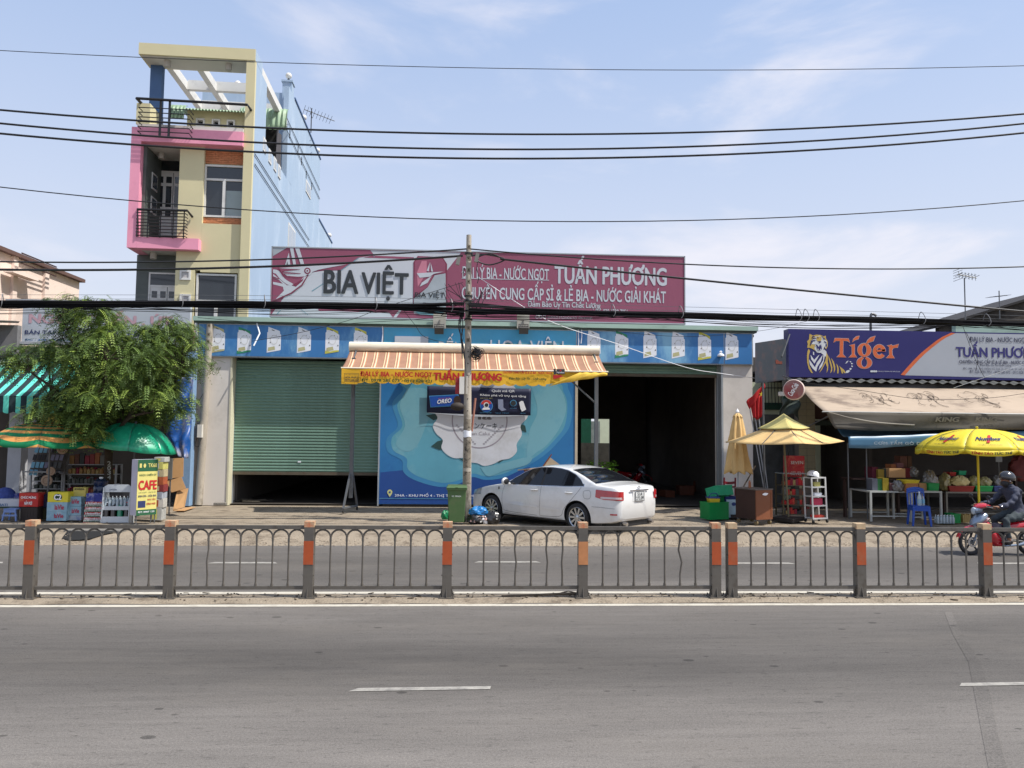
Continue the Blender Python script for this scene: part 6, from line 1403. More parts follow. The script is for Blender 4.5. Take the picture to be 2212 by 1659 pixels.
part('apron',STB,ST,lambda m:m.box(a[0]+.03,a[1]-.03,LY-.085,LY-.07,h-.09,h-.03));part('stretcher',STB,ST,lambda m:m.box(a[0]+.0,a[1]-.0,LY-.09,LY-.075,.24,.28))
tz=at(20,1096,LY+.1).z;tt=thing('side_table','low green table holding the white and blue snack boxes','table',(at(10,1100,LY+.3).x,LY+.4,.125));ta0,ta1=at(-60,1095,LY+.25).x,at(42,1095,LY+.25).x
part('table_top',M('table_green',C(50,80,66,.6)),tt,lambda m:m.box(ta0,ta1,LY+.22,LY+.75,tz-.03,tz));
for x in (ta0+.05,ta1-.05):part('leg',STL,tt,lambda m:m.box(x-.02,x+.02,LY+.25,LY+.29,.125,tz-.03))
cart('white and blue snack box on the low green table',(-20,1078,41,1095),LY+.26,.3,SGW,name='snack_box',cat='box',prints=(('NABATI',.1,.1,.6,.4,SBL,.03),),band=None,zb=tz)
cart('dark blue lozenge topped box behind the white snack box',(13,1066,40,1080),LY+.58,.2,BBX,name='snack_box',cat='box',zb=tz)
p=at(5,1070,LY+.5);m=MB();m.ball((p.x,LY+.62,tz+.22),.24,12,sc=(1,.8,.9));tag(m.build('sack',M('sack_blue',C(70,90,170,.7),var=.4,scale=8),smooth=True),'round blue sack at the far left edge of the stall','sack')
ALS=M('alu_shelf',C(170,172,174,.7),rough=.4,metal=.3)
def jars(T,x0,x1,y,z0,hgt,cols,name='jar',n=None,r=.045,seed=0):
 rr=random.Random(seed);x=x0+r
 while x < x1-r*.5:
  c=rr.choice(cols);hh=hgt*rr.uniform(.75,1.);q=r*rr.uniform(.85,1.1)
  part(name,c,T,lambda m:m.lathe([(q,z0),(q,z0+hh*.82),(q*.7,z0+hh*.9),(q*.7,z0+hh)],8,Matrix.Translation((x,y,0))));x +=q*2.08
GOODS=[M('goods_%d' % i,C(*c,.62),rough=.5,var=.25,scale=12) for i,c in enumerate(((196,150,90),(206,176,110),(170,60,60),(120,70,50),(90,96,90),(200,120,70),(60,66,70),(214,206,120),(140,140,136),(176,40,70)))]
def shelf(label,rc,Y,d,rows,cols,seed,name='display_shelf',jr=.05,zb=.125):
 a=rect(*rc,Y);T=thing(name,label,'shelf',((a[0]+a[1])/2,Y+d/2,zb));z1=a[3]
 for (x,y) in ((a[0],Y),(a[1],Y),(a[0],Y+d),(a[1],Y+d)):part('upright',ALS,T,lambda m:m.box(x-.02,x+.02,y-.02,y+.02,zb,z1))
 zs_=[a[2]+(z1-a[2])*k/rows for k in range(rows+1)]
 for k,z in enumerate(zs_):
  part('shelf_board',ALS,T,lambda m:m.box(a[0]+.02,a[1]-.02,Y,Y+d,z-.02,z))
  if k < rows:
   hh=(zs_[k+1]-z)*.72
   for row in range(2):jars(T,a[0]+.05,a[1]-.05,Y+.08+row*.13,z+.002,hh*(1 if row else .8),cols[k % len(cols)],'jar',r=jr,seed=seed+k*3+row)
 part('back',DKI,T,lambda m:m.box(a[0]+.02,a[1]-.02,Y+d+.02,Y+d+.03,zs_[0],z1))
 return T,a
shelf('tall aluminium shelf of jars and tins behind the drink cartons',(139,1003,250,1066),20.9,.32,3,[[GOODS[7],GOODS[3],GOODS[5],GOODS[9]],[GOODS[4],GOODS[6],GOODS[2],GOODS[8]],[GOODS[0],GOODS[1],GOODS[1],GOODS[2],GOODS[9]]],40)
shelf('dim grey shelf of packets left of the jar shelf',(66,1022,134,1072),21.2,.32,3,[[GOODS[7],GOODS[3],GOODS[8]],[GOODS[6],GOODS[4],GOODS[8]],[GOODS[4],GOODS[6]]],60,jr=.06)
a=rect(140,975,225,1003,21.0);m=MB()
for i in range(7):cart(ORD[i]+' packet from the left on top of the tall jar shelf',(150+i*11,984-(i % 3)*3,160+i*11,1003),21.0,.1,GOODS[(i*3) % 10],name='packet',cat='packet',group='packets on top of the jar shelf')
a=rect(72,962,136,1018,20.7);RK=thing('card_rack','sloping rack of blue and grey blister packs under the ringed parasol','rack',((a[0]+a[1])/2,20.9,a[2]));random.seed(17)
part('backboard',DKI,RK,lambda m:m.add([(a[0]-.15,20.8,a[2]),(a[1],20.8,a[2]),(a[1]+.05,21.0,a[3]),(a[0],21.0,a[3])],[(0,1,2,3)]))
PB=[M('card_blue',C(130,190,220,.75)),M('card_grey',C(110,112,116,.6)),M('card_dark',C(60,60,66,.6)),M('card_lilac',C(150,150,180,.6))]
for r in range(4):
 for k in range(7):
  x=a[0]+.0+k*.112-.03*r+.03;z=a[3]-.12-r*.195;mt=PB[0] if (r in (0,2) and k < 3) or (r==3 and k < 2) or (r==0 and k > 4) else random.choice(PB[1:])
  part('blister_pack',mt,RK,lambda m:m.cb((x,20.74+.03*(3-r)*.5,z),(.085,.012,.15),ry=.12,rx=-.2))
part('ledge',ALS,RK,lambda m:m.box(a[0]-.2,a[1],20.6,20.8,a[2]-.03,a[2]))
for (x,y,r,lb_) in ((135,969,11.5,'large round woven tray hung at the top of the jar shelf'),(110,1018,9,'small round woven tray hung behind the parasol pole'),(101,1038,11.5,'round painted tray hung lowest, right at the parasol pole')):
 p=at(x,y,20.45);q=r*20.45/1662;T=thing('round_tray',lb_,'tray',tuple(p));R=Matrix.Translation(p)@Matrix.Rotation(rad(90),4,'X')
 part('disc',M('tray_tan',C(206,176,150,.7),rough=.7,var=.15,scale=10),T,lambda m:m.lathe([(q,-.01),(q,.01),(q*.9,.016),(0,.012)],24,R));part('print',M('print_brown',C(140,90,70,.7)),T,lambda m:m.lathe([(q*.62,.018),(q*.55,.0185)],20,R,cap=False))
p=gr(219,1118,.125);zj=at(219,1032,19.7).z;T=thing('water_jug','big dark blue water jug behind the bottle rack','jug',(p.x,19.7,zj-.45));JB=M('jug_blue',C(40,60,100,.6),rough=.25,spec=.6)
part('bottle',JB,T,lambda m:m.lathe([(.15,zj-.40),(.165,zj-.36),(.165,zj-.22),(.15,zj-.2),(.165,zj-.18),(.165,zj-.08),(.08,zj-.03),(.05,zj-.02)],20,Matrix.Translation((at(218,1048,19.7).x,19.7,0))),smooth=True)
part('cap',WPR,T,lambda m:m.cyl((at(218,1048,19.7).x,19.7,zj-.02),(at(218,1048,19.7).x,19.7,zj+.02),.045,n=12));part('stand',GOODS[3],T,lambda m:m.box(at(218,1048,19.7).x-.18,at(218,1048,19.7).x+.18,19.55,19.85,.125,zj-.402))
a=rect(220,1047,277,1134,18.7);RW=thing('bottle_rack','white sheet metal rack holding two tiers of soft drink bottles','rack',(0,0,0));wr,hr=(a[1]-a[0])/2,a[3]-.12
RKW=M('rack_white',C(214,220,224,.8),rough=.4,var=.08,dirt_shine=C(150,170,180,.7),dirt_shine_amt=.3)
part('header',RKW,RW,lambda m:m.prism([(-wr,hr*.80),(wr,hr*.80),(wr,hr*.94),(wr-.08,hr),(-wr+.08,hr),(-wr,hr*.94)],-.02,.02));text('LIPTON',(-wr+.12,-wr+.28,hr*.845,hr*.875),-.024,SNV,RW,bold=.02)
for s_ in (-1,1):part('side_panel',RKW,RW,lambda m:m.prism([(s_*wr-.012,0),(s_*wr+.012,0),(s_*wr+.012,hr*.92),(s_*wr-.012,hr*.92)],-.05,.32))
part('back',M('rack_inside',(.03,.03,.035,1)),RW,lambda m:m.box(-wr+.013,wr-.013,.28,.3,0,hr*.92))
BT=[M('bottle_clear',C(190,206,214,.7),rough=.1,spec=.8,var=.1),M('bottle_cola',(.02,.014,.012,1),rough=.08,spec=.8),M('bottle_green',C(30,150,110,.7),rough=.1,spec=.8)]
def bottle(T,x,y,z,r,h,mt,cap):
 o=part('bottle',mt,T,lambda m:m.lathe([(r,z),(r,z+h*.55),(r*.9,z+h*.66),(r*.38,z+h*.84),(r*.34,z+h*.94)],10,Matrix.Translation((x,y,0))),smooth=True);part('cap',cap,o,lambda m:m.cyl((x,y,z+h*.94),(x,y,z+h),r*.42,n=8));return o
for (zf,hh,n,mts) in ((0,.34,4,[BT[1],BT[1],BT[2],BT[1]]),(.43,.2,7,[BT[0]]),(.475,.2,7,[BT[0]])):
 z=hr*(.16 if zf==0 else zf);y=.04 if zf !=.475 else .18
 if zf !=.475:part('shelf_front',RKW,RW,lambda m:m.box(-wr+.012,wr-.012,-.04,-.02,z-(.14 if zf==0 else .09),z-.0));part('shelf_board',RKW,RW,lambda m:m.box(-wr+.012,wr-.012,-.02,.28,z-.02,z-.002))
 for k in range(n):bottle(RW,-wr+(k+.5)*2*wr/n,y,z,wr/n*.86 if n < 5 else wr/n*.8,hh,mts[k % len(mts)],(WPR,WPR,GRP,REDP)[k % 4] if n < 5 else WPR)
RW.location=((a[0]+a[1])/2,18.75,.12);RW.rotation_euler=(-.10,.0,.06)
CG=M('cafe_green',C(40,100,66,.8));CY2=M('cafe_yellow',C(228,216,130,.85),rough=.4);CW=M('cafe_white',C(206,204,222,.8),rough=.5)
a=rect(303,992,328,1115,18.9);CB2=thing('cafe_board','upright yellow cafe board with red capitals under the green parasol','sign',(0,0,0));w2=.235;z0,z1=.2,a[3]-.12
part('face',CY2,CB2,lambda m:m.box(-w2,w2,0,.01,z0,z1));part('housing',CW,CB2,lambda m:m.box(-w2,w2,.012,.29,z0,z1));part('header',CG,CB2,lambda m:m.box(-w2,w2,-.004,-.001,z1-.27,z1));part('footer',CG,CB2,lambda m:m.box(-w2,w2,-.004,-.001,z0,z0+.13))
h_=z1-z0
for (s,x0,x1,u0,u1,mt,b) in (('TK68',.0,w2-.03,.86,.93,CY2,.03),('NGỌC CHIẾN ÚT',-w2+.04,w2-.03,.70,.755,CG,.03),('CAFE',-w2+.03,w2-.02,.46,.62,REDP,.08),('GIẢI KHÁT - MANG ĐI',-w2+.03,w2-.03,.40,.425,CG,0),('ĐEN ĐÁ - SỮA ĐÁ',-w2+.03,w2-.02,.33,.37,SNV,.04),('BẠC XỈU',.02,w2-.03,.26,.30,REDP,.03),('KÍNH MỜI',.0,w2-.03,.185,.225,REDP,.04),('ĐT: 0907 123',-w2+.04,w2-.05,.045,.075,WPR,.02)):
 text(s,(x0,x1,z0+h_*u0,z0+h_*u1),-.008,mt,CB2,bold=b)
part('photo_print',SNV,CB2,lambda m:m.box(-w2+.03,-.03,-.006,-.004,z0+h_*.14,z0+h_*.26));part('leaf_print',CY2,CB2,lambda m:m.flat([(-.08+.03*math.cos(t*.6),z0+h_*.89+.05*math.sin(t*.6)) for t in range(10)],-.008));part('phone_print',CY2,CB2,lambda m:m.box(-.2,-.15,-.008,-.006,z0+h_*.855,z0+h_*.93))
for (x,y) in ((-w2+.02,.03),(w2-.02,.03),(-w2+.02,.2),(w2-.02,.2)):part('leg',STL,CB2,lambda m:m.cyl((x,y,-.01),(x,y,z0),.012,n=6))
q=gr(309,1133,.125);CB2.location=(q.x+.02,q.y+.1,.13);CB2.rotation_euler=(0,0,rad(49))
random.seed(14);zc=.125;i=0;PC=[M('paper_%d' % k,C(*c,.75),rough=.8,var=.25,scale=12) for k,c in enumerate(((196,196,190),(206,190,150),(190,100,60),(220,214,120),(180,186,196),(150,60,60),(214,210,200)))]
xs0,xs1=at(329,1060,19.2).x,at(352,1060,19.2).x
for i,(hh,k,lb_) in enumerate(((.30,0,'grey bundle at the bottom of the box tower by the cafe board'),(.22,6,'pale paper bundle second from the bottom of the box tower'),(.16,4,'bluish printed box at the middle of the box tower'),(.17,5,'red printed box above the middle of the box tower'),(.19,2,'orange brown box with a black handle slot in the box tower'),(.18,1,'tan box near the top of the box tower'),(.18,3,'yellow edged box second from the top of the box tower'),(.12,0,'flat grey box crowning the box tower by the cafe board'))):
 T=thing('stacked_box',lb_,'box',((xs0+xs1)/2,19.3,zc));dx=random.uniform(-.02,.02)
 part('box',PC[k],T,lambda m:m.cb(((xs0+xs1)/2+dx,19.35,zc+hh/2+.001),(xs1-xs0,.3,hh-.004),rz=random.uniform(-.08,.08)),bevel=.006)
 part('label_print',PC[(k+3) % 7],T,lambda m:m.box(xs0+.05+dx,xs1-.09+dx,19.165,19.167,zc+.03,zc+hh-.03));zc +=hh
a=rect(322,990,372,1035,20.6);T=thing('notice_board','grey board with blue capitals behind the box tower','sign',((a[0]+a[1])/2,20.6,.125));part('board',M('board_grey',C(140,140,136,.6)),T,lambda m:m.box(a[0],a[1],20.6,20.63,a[2],a[3]));text('QUÁN',(a[0]-.1,a[0]+.36,a[3]-.24,a[3]-.08),20.595,SNV,T,bold=.05);text('CƠM PHỞ',(a[0]+.05,a[0]+.45,a[3]-.45,a[3]-.34),20.595,M('sign_maroon',C(120,50,50,.6)),T,bold=.03)
for x in (a[0]+.05,a[1]-.05):part('leg',STL,T,lambda m:m.box(x-.015,x+.015,20.62,20.65,.125,a[2]))
def sheet(label,c4,name='cardboard_sheet',th=.012):
 P=[Vector(p) for p in c4];nn=(P[1]-P[0]).cross(P[3]-P[0]).normalized()*th;m=MB()
 m.add([tuple(p) for p in P]+[tuple(p-nn) for p in P],[(3,2,1,0),(4,5,6,7),(0,1,5,4),(1,2,6,5),(2,3,7,6),(3,0,4,7)]);return tag(m.build(name,CARD),label,'cardboard')
sheet('upright square cardboard sheet, highest of those leaning by the tarpaulin',[at(361,991,21.1),at(397,989,21.1),at(396,1030,21.0),at(361,1035,21.0)])
sheet('tilted cardboard sheet in the middle of those leaning by the tarpaulin',[at(360,1040,20.9),at(392,1030,20.9),at(402,1055,20.8),at(371,1064,20.8)])
sheet('tall folded cardboard sheet, lowest of those leaning by the tarpaulin',[at(383,1060,20.9),at(407,1055,20.9),at(399,1096,20.6),at(374,1103,20.5)])
sheet('cardboard sheet lying flat on the pavement by the short pole',[gr(374,1103,.135),gr(398,1103,.135),gr(423,1095,.135),gr(402,1096,.135)])
q=gr(389,1098,.15);m=MB();m.cb((q.x,q.y,.19),(.1,.08,.07),rz=.3);tag(m.build('small_carton',GOODS[3]),'tiny dark carton on the flat cardboard sheet','box')
q=gr(540,1093,.13);m=MB();m.cb((gr(478,1091,.13).x-.0,gr(478,1091,.13).y-.1,.17),(.36,.12,.09),rz=.05);tag(m.build('concrete_chunk',CONC,bevel=.02),'broken chunk of concrete at the foot of the left pillar','rubble')
# tree
random.seed(101);rng_=np.random.default_rng(5)
TR_=thing('shade_tree','leafy feathery street tree spreading over the grocery, trunk marked with white digits','tree',(0,0,0));tb0=at(234,1100,20.05);tb0.z=.12;TR_.location=tb0;TR_['base']=list(tb0)
BARK=M('bark',C(92,78,64,.5),rough=.95,var=.35,scale=8,bump=.4,bscale=20)
fork=at(236,965,tb0.y)
part('trunk',BARK,TR_,lambda m:m.tube(smoothpath([tb0,at(238,1060,tb0.y),at(234,1010,tb0.y),fork],5),[.12-.03*i/15 for i in range(16)],12),smooth=True)
limbs=[]
for (x,y,dy) in ((60,800,-.9),(110,860,.9),(140,700,-.5),(210,660,.4),(230,780,-1.2),(330,760,.2),(390,800,-.8),(420,720,.5),(330,890,-1.1),(180,900,-1.0),(300,850,1.2)):
 e=at(x,y,tb0.y+dy);mid=fork.lerp(e,.5)+Vector((0,dy*.2,.25));P=smoothpath([fork,mid,e],6);limbs.append(P)
 part('limb',BARK,TR_,lambda m:m.tube(P,[.06*(1-i/len(P))+.01 for i in range(len(P))],7),smooth=True)
poly_c=[(570,95),(510,110),(430,125),(340,120),(310,160),(380,200),(430,250),(410,310),(370,370),(250,440),(60,450),(0,500),(30,560),(60,600),(180,570),(300,600),(340,640),(300,780),(200,830),(100,890),(230,880),(330,870),(380,920),(390,1000),(480,1050),(560,1060),(620,1000),(740,970),(850,930),(980,940),(1100,920),(1180,860),(1240,800),(1180,740),(1170,680),(1270,580),(1390,600),(1400,530),(1270,480),(1340,440),(1270,350),(1190,300),(1150,230),(1060,290),(960,320),(880,300),(800,280),(760,250),(720,190),(640,140)]
pol=[(x*.332,603+y*.332) for x,y in poly_c]
def inside(x,y):
 r=False;j=len(pol)-1
 for i in range(len(pol)):
  (xi,yi),(xj,yj)=pol[i],pol[j]
  if (yi > y) !=(yj > y) and x < (xj-xi)*(y-yi)/(yj-yi)+xi:r=not r
  j=i
 return r
def edged(x,y):return min(math.hypot(x-a,y-b) for a,b in pol)
LG=[M('leaf_a',C(96,118,62,.86),rough=.55,var=.3,scale=1.5,spec=.3),M('leaf_b',C(116,142,70,.96),rough=.5,var=.25,scale=2,spec=.3),M('leaf_c',C(150,172,80,1.),rough=.5,var=.2,scale=3,spec=.3)]
for lm in LG:
 nt_=lm.node_tree;b_=nt_.nodes['Principled BSDF'];tr_=nt_.nodes.new('ShaderNodeBsdfTranslucent');mx_=nt_.nodes.new('ShaderNodeMixShader');mx_.inputs[0].default_value=.2
 nt_.links.new(b_.inputs['Base Color'].links[0].from_socket,tr_.inputs[0]);nt_.links.new(b_.outputs[0],mx_.inputs[1]);nt_.links.new(tr_.outputs[0],mx_.inputs[2]);nt_.links.new(mx_.outputs[0],nt_.nodes['Material Output'].inputs[0])
clus=[]
while len(clus) < 345:
 x,y=random.uniform(0,468),random.uniform(633,958)
 if not inside(x,y):continue
 ed=edged(x,y);dmax=min(1.7,.35+ed/42.);dy=random.uniform(-1,.8)*dmax*1.15 if y < 860 else (random.uniform(-1.5,-.3) if x < 212 else random.uniform(.1,1.))
 clus.append((at(x,y,tb0.y+dy),ed))
V,F_,MI,SK=[],[],[],MB()
for (c,ed) in clus:
 tone=random.random();nf=21
 if random.random() < .75:
  P=min((p for Lm in limbs for p in Lm),key=lambda p:(p-c).length);SK.tube([P,P.lerp(c,.5)+Vector((0,0,.08)),c],[.018,.012,.005],4,caps=False)
 R0=min(random.uniform(.18,.38),.12+ed*.011)
 for k in range(nf):
  az_=random.uniform(0,6.283);o=c+Vector((random.gauss(0,1)*R0*.55,random.gauss(0,1)*R0*.55,random.gauss(0,.55)*R0*.6))
  L_=random.uniform(.22,.42);dr=random.uniform(.25,1.3);npair=9;d=Vector((math.cos(az_),math.sin(az_),.15));sd=Vector((-d.y,d.x,0)).normalized()
  mi=2 if random.random() < (.10 if tone < .7 else .32) else (1 if random.random() < .4 else 0)
  for j in range(1,npair+1):
   t=j/npair;p=o+d*L_*t+Vector((0,0,-dr*L_*t*t));tl=(d+Vector((0,0,-2*dr*t))).normalized();ll=.082*(1-.5*abs(t-.4));wd=.0155
   for s_ in (-1,1):
    q=(sd*s_*.85+tl*.5+Vector((0,0,-.12))).normalized()*ll;w2_=tl*wd;b=len(V)
    V +=[p,p+q*.5-w2_,p+q,p+q*.5+w2_];F_.append((b,b+1,b+2,b+3));MI.append(mi)
mm=MB();mm.v=[tuple(v) for v in V];mm.f=F_;mm.m=MI;fo=mm.build('foliage',LG,TR_);fo['kind']='stuff'
SK.build('twigs',BARK,TR_)['kind']='stuff'
for ch,y in zip('2034',(1001,1011,1021,1031)):p=at(236,y,tb0.y-.12);text(ch,(p.x-.04,p.x+.04,p.z-.05,p.z+.05),tb0.y-.128,M('digit_white',C(190,190,180,.7)),TR_,bold=.04,name='painted_digit')
# right hand shops
RY=22.6
RX0=at(1640,1000,23.4).x;RX1=at(2212,1000,23.4).x+9
RS=thing('beverage_shop','dim open shop under the wide lettered sign and grey cloth awning','shop',((RX0+RX1)/2,24.5,.1))
sx_=at(1735,1000,23.0).x
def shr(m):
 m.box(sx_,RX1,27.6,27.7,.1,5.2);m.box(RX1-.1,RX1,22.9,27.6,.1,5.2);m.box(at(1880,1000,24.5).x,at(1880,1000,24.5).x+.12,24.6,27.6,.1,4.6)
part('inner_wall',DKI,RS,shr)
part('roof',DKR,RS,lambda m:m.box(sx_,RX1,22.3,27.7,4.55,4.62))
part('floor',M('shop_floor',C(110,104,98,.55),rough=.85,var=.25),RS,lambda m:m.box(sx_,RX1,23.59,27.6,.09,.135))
TILE=M('tile_beige',C(176,164,130,.6),rough=.6,var=.12,scale=4);GRD=M('grey_door',C(96,98,96,.55),rough=.7,var=.25,scale=2,dirt_shine=C(60,60,56,.5),dirt_shine_amt=.6)
c=rect(1726,940,1755,1090,22.9);tw=part('tiled_pier',M('grout',(.12,.11,.09,1)),RS,lambda m:m.box(c[0],c[1]+.1,22.9,23.5,.12,4.4))
z=.14;s0=None
while z < 4.3:
 for k in range(2):
  x=c[0]+k*(c[1]+.1-c[0])/2;a_=(c[1]+.1-c[0])/2
  if s0 is None:s0=part('tile',TILE,tw,lambda m:m.box(x+.004,x+a_-.004,22.893,22.9,z+.004,z+.196));sz=(x,z)
  else:piece(s0,tw,(x-sz[0],0,z-sz[1]))
 z +=.2
c=rect(1692,900,1727,1100,23.2);part('folding_door',GRD,RS,lambda m:[m.box(c[0]+k*(c[1]-c[0])/3+.01,c[0]+(k+1)*(c[1]-c[0])/3-.01,23.2,23.24,at(1700,1052,23.2).z,4.3) for k in range(3)])
cp=rect(1730,872,1800,905,23.0);part('brown_panel',M('panel_brown',C(110,70,54,.5),var=.2),RS,lambda m:m.box(cp[0]-.4,cp[1]+1.2,23.3,23.35,cp[2]-.0,cp[3]+.1))
part('green_beam',M('beam_green',C(60,104,84,.55)),RS,lambda m:m.box(cp[0]-.5,cp[1]+1.2,23.1,23.2,cp[3]+.1,cp[3]+.32));part('lower_beam',M('beam_dark',C(70,84,70,.4)),RS,lambda m:m.box(cp[0],cp[1]+1.6,23.1,23.2,cp[2]-.2,cp[2]-.05))
TY_=22.2
NVY=M('sign_night_blue',C(42,40,106,.85),rough=.4,var=.06);ORT=M('sign_orange',C(214,106,62,.85),rough=.4);SGL=M('sign_silver',C(186,192,202,.72),rough=.5,var=.05,scale=1)
g0,g1=at(1703,712,TY_),at(1703,812,TY_);gx1=at(2212,770,TY_).x+3.2;gz1,gz0=at(1960,715,TY_).z,at(1960,818,TY_).z
TS=thing('beer_sign','long dark blue and silver sign with a roaring tiger and orange letters','sign',((g0.x+gx1)/2,TY_,gz0))
part('board',NVY,TS,lambda m:m.box(g0.x,gx1,TY_,TY_+.35,gz0,gz1))
def TG(cx,cy):p=at((cx/6.9125+1980)*.8614,(cy/6.9125+820)*.8614,TY_);return (p.x,p.z)
def tg(name,mat,pts,k=1,sm=0,par=None):
 q=[TG(*p) for p in pts]
 if sm:q=[(v.x,v.z) for v in smoothpath([(a_,0,b_) for a_,b_ in q+[q[0]]],sm)[:-1]]
 part(name,mat,par or TS,lambda m:m.flat(q,TY_-.002-.003*k))
def TW_(cx,cy):p=at((cx/3.124+1860)*.8614,(cy/3.124+760)*.8614,TY_);return (p.x,p.z)
arc=[(1245,562),(1290,510),(1340,455),(1400,395),(1460,345),(1520,298),(1570,265),(1640,232)]
L0=[TW_(x,y) for x,y in arc];L1=[TW_(x+32,y+4) for x,y in arc]
cl=lambda z:min(gz1-.03,max(gz0+.03,z))
part('silver_field',SGL,TS,lambda m:m.flat([(x,cl(z)) for x,z in L1]+[(gx1-.03,gz1-.03),(gx1-.03,gz0+.03)],TY_-.003))
part('orange_arc',ORT,TS,lambda m:[m.flat([(L0[i][0],cl(L0[i][1])),(L1[i][0],cl(L1[i][1])),(L1[i+1][0],cl(L1[i+1][1])),(L0[i+1][0],cl(L0[i+1][1]))],TY_-.005) for i in range(len(arc)-1)])
def out_letter(name,parts_):
 for pts in parts_:
  tg('letter_edge',SGL,pts,1);cx=sum(p[0] for p in pts)/len(pts);cy=sum(p[1] for p in pts)/len(pts)
def lt(polys):
 for P in polys:
  n=len(P);tg('letter_edge',SGL,P,1)
  Q=[]
  A_=sum(P[i][0]*P[(i+1) % n][1]-P[(i+1) % n][0]*P[i][1] for i in range(n));s_=1 if A_ > 0 else -1
  for i in range(n):
   a,b,c_=Vector(P[i-1]),Vector(P[i]),Vector(P[(i+1) % n]);d1=(b-a).normalized();d2=(c_-b).normalized();nn=Vector((-(d1.y+d2.y),d1.x+d2.x))
   nn=nn.normalized() if nn.length > .1 else Vector((-d1.y,d1.x));Q.append(tuple(b+nn*7*s_))
  tg('letter',ORT,Q,2)
lt([[(780,188),(1025,195),(1048,280),(1000,250),(935,245),(930,470),(985,530),(805,525),(862,470),(866,245),(800,248),(755,280)],
 [(1028,318),(1132,290),(1132,470),(1172,530),(1018,530),(1072,470),(1070,345)],[(1078,272),(1100,205),(1150,160),(1215,148),(1195,215),(1130,235)],
 [(1315,290),(1345,225),(1400,175),(1492,150),(1455,250),(1380,275),(1300,335)],
 [(1680,322),(1770,300),(1785,320),(1895,290),(1875,362),(1800,370),(1782,400),(1785,480),(1825,545),(1665,542),(1720,480),(1718,350)]])
def ringp(name,cx,cy,rx,ry,ix,iy,k=2,n=30,a0=0,a1=360,jx=0,jy=0):
 def f(m,grow,mat=None):
  for i in range(n):
   t0,t1=rad(a0+(a1-a0)*i/n),rad(a0+(a1-a0)*(i+1)/n)
   P=[TG(cx+(rx+grow)*math.cos(t0),cy+(ry+grow)*math.sin(t0)),TG(cx+(rx+grow)*math.cos(t1),cy+(ry+grow)*math.sin(t1)),TG(cx+jx+(ix-grow)*math.cos(t1),cy+jy+(iy-grow)*math.sin(t1)),TG(cx+jx+(ix-grow)*math.cos(t0),cy+jy+(iy-grow)*math.sin(t0))]
   m.flat(P,TY_-.002-.003*(k if grow < 1 else k-1))
 part('letter_edge',SGL,TS,lambda m:f(m,7));part('letter',ORT,TS,lambda m:f(m,0))
ringp('g',1293,400,118,118,40,85,3);ringp('g',1293,620,132,102,52,78,3,a0=-75,a1=258)
ringp('e',1553,425,110,122,48,62,3,a0=35,a1=360);part('letter',ORT,TS,lambda m:m.flat([TG(1500,400),TG(1660,385),TG(1655,415),TG(1500,432)],TY_-.011))
TGD=M('tiger_gold',C(206,176,92,.8));TGW=M('tiger_white',C(222,226,230,.8));TGB=M('tiger_tan',C(190,140,72,.8))
tg('tiger_mane',TGD,[(345,118),(400,145),(470,132),(540,140),(590,165),(625,148),(632,200),(662,260),(660,330),(635,385),(600,350),(560,400),(470,430),(400,380),(350,360),(305,360),(315,290),(302,250),(335,215)],1)
tg('tiger_face',TGW,[(385,230),(440,170),(520,150),(590,190),(640,250),(650,320),(620,370),(600,330),(580,420),(530,450),(470,440),(430,380),(440,300),(380,300)],2)
tg('tiger_brow',TGD,[(470,165),(545,165),(555,215),(530,260),(480,250),(460,200)],3)
for q in ([(385,205),(440,180),(470,215),(455,205),(430,200),(400,215)],[(560,200),(600,195),(625,225),(590,215)],[(360,240),(420,225),(465,235),(420,245),(370,265)],[(590,240),(630,260),(640,290),(600,265)],[(352,290),(380,260),(400,262),(370,300),(365,340)],[(620,300),(642,290),(645,330),(628,350)],[(410,150),(440,165),(410,175),(380,200),(390,165)],[(545,150),(580,175),(600,200),(560,180)],[(480,175),(505,185),(495,200),(475,195)]):tg('tiger_stripe',NVY,q,4)
tg('tiger_nose',NVY,[(490,245),(550,250),(530,278),(508,276)],5);tg('tiger_mouth',NVY,[(440,300),(480,310),(500,350),(520,310),(550,305),(555,400),(530,375),(520,408),(490,400),(475,370),(460,330)],5)
for q in ([(478,312),(492,312),(492,342)],[(535,310),(548,308),(540,340)],[(485,398),(500,398),(488,368)],[(525,400),(538,395),(532,370)]):tg('tiger_tooth',TGW,q,6)
tg('tiger_back',TGD,[(330,375),(355,420),(335,480),(330,560),(335,650),(370,730),(405,800),(375,795),(330,720),(305,620),(300,500),(310,420)],1)
tg('tiger_chest',TGW,[(405,425),(425,440),(425,490),(405,480)],1);tg('tiger_chest',TGW,[(362,480),(425,570),(490,500),(520,480),(450,600),(430,635),(375,560)],1)
tg('tiger_chest',TGW,[(335,560),(440,700),(470,620),(560,500),(575,480),(540,600),(480,690),(460,775),(400,720),(350,650)],1);tg('tiger_chest',TGW,[(600,390),(640,430),(630,520),(610,500),(590,600),(560,680),(500,755),(520,680),(580,580),(585,480),(540,450)],1)
for q in ([(640,440),(665,500),(660,600),(670,660),(665,740),(640,800),(650,700),(620,620),(560,740),(510,800),(560,700),(620,580)],[(668,490),(700,560),(720,620),(740,700),(735,760),(705,805),(720,720),(700,640),(680,570)],[(715,530),(765,600),(790,680),(790,740),(765,800),(768,720),(750,640)],[(808,630),(840,680),(852,740),(845,805),(825,805),(825,720)],[(860,675),(940,740),(975,790),(950,800),(915,760),(930,805),(905,805),(885,740)]):tg('tiger_flank',TGD,q,1)
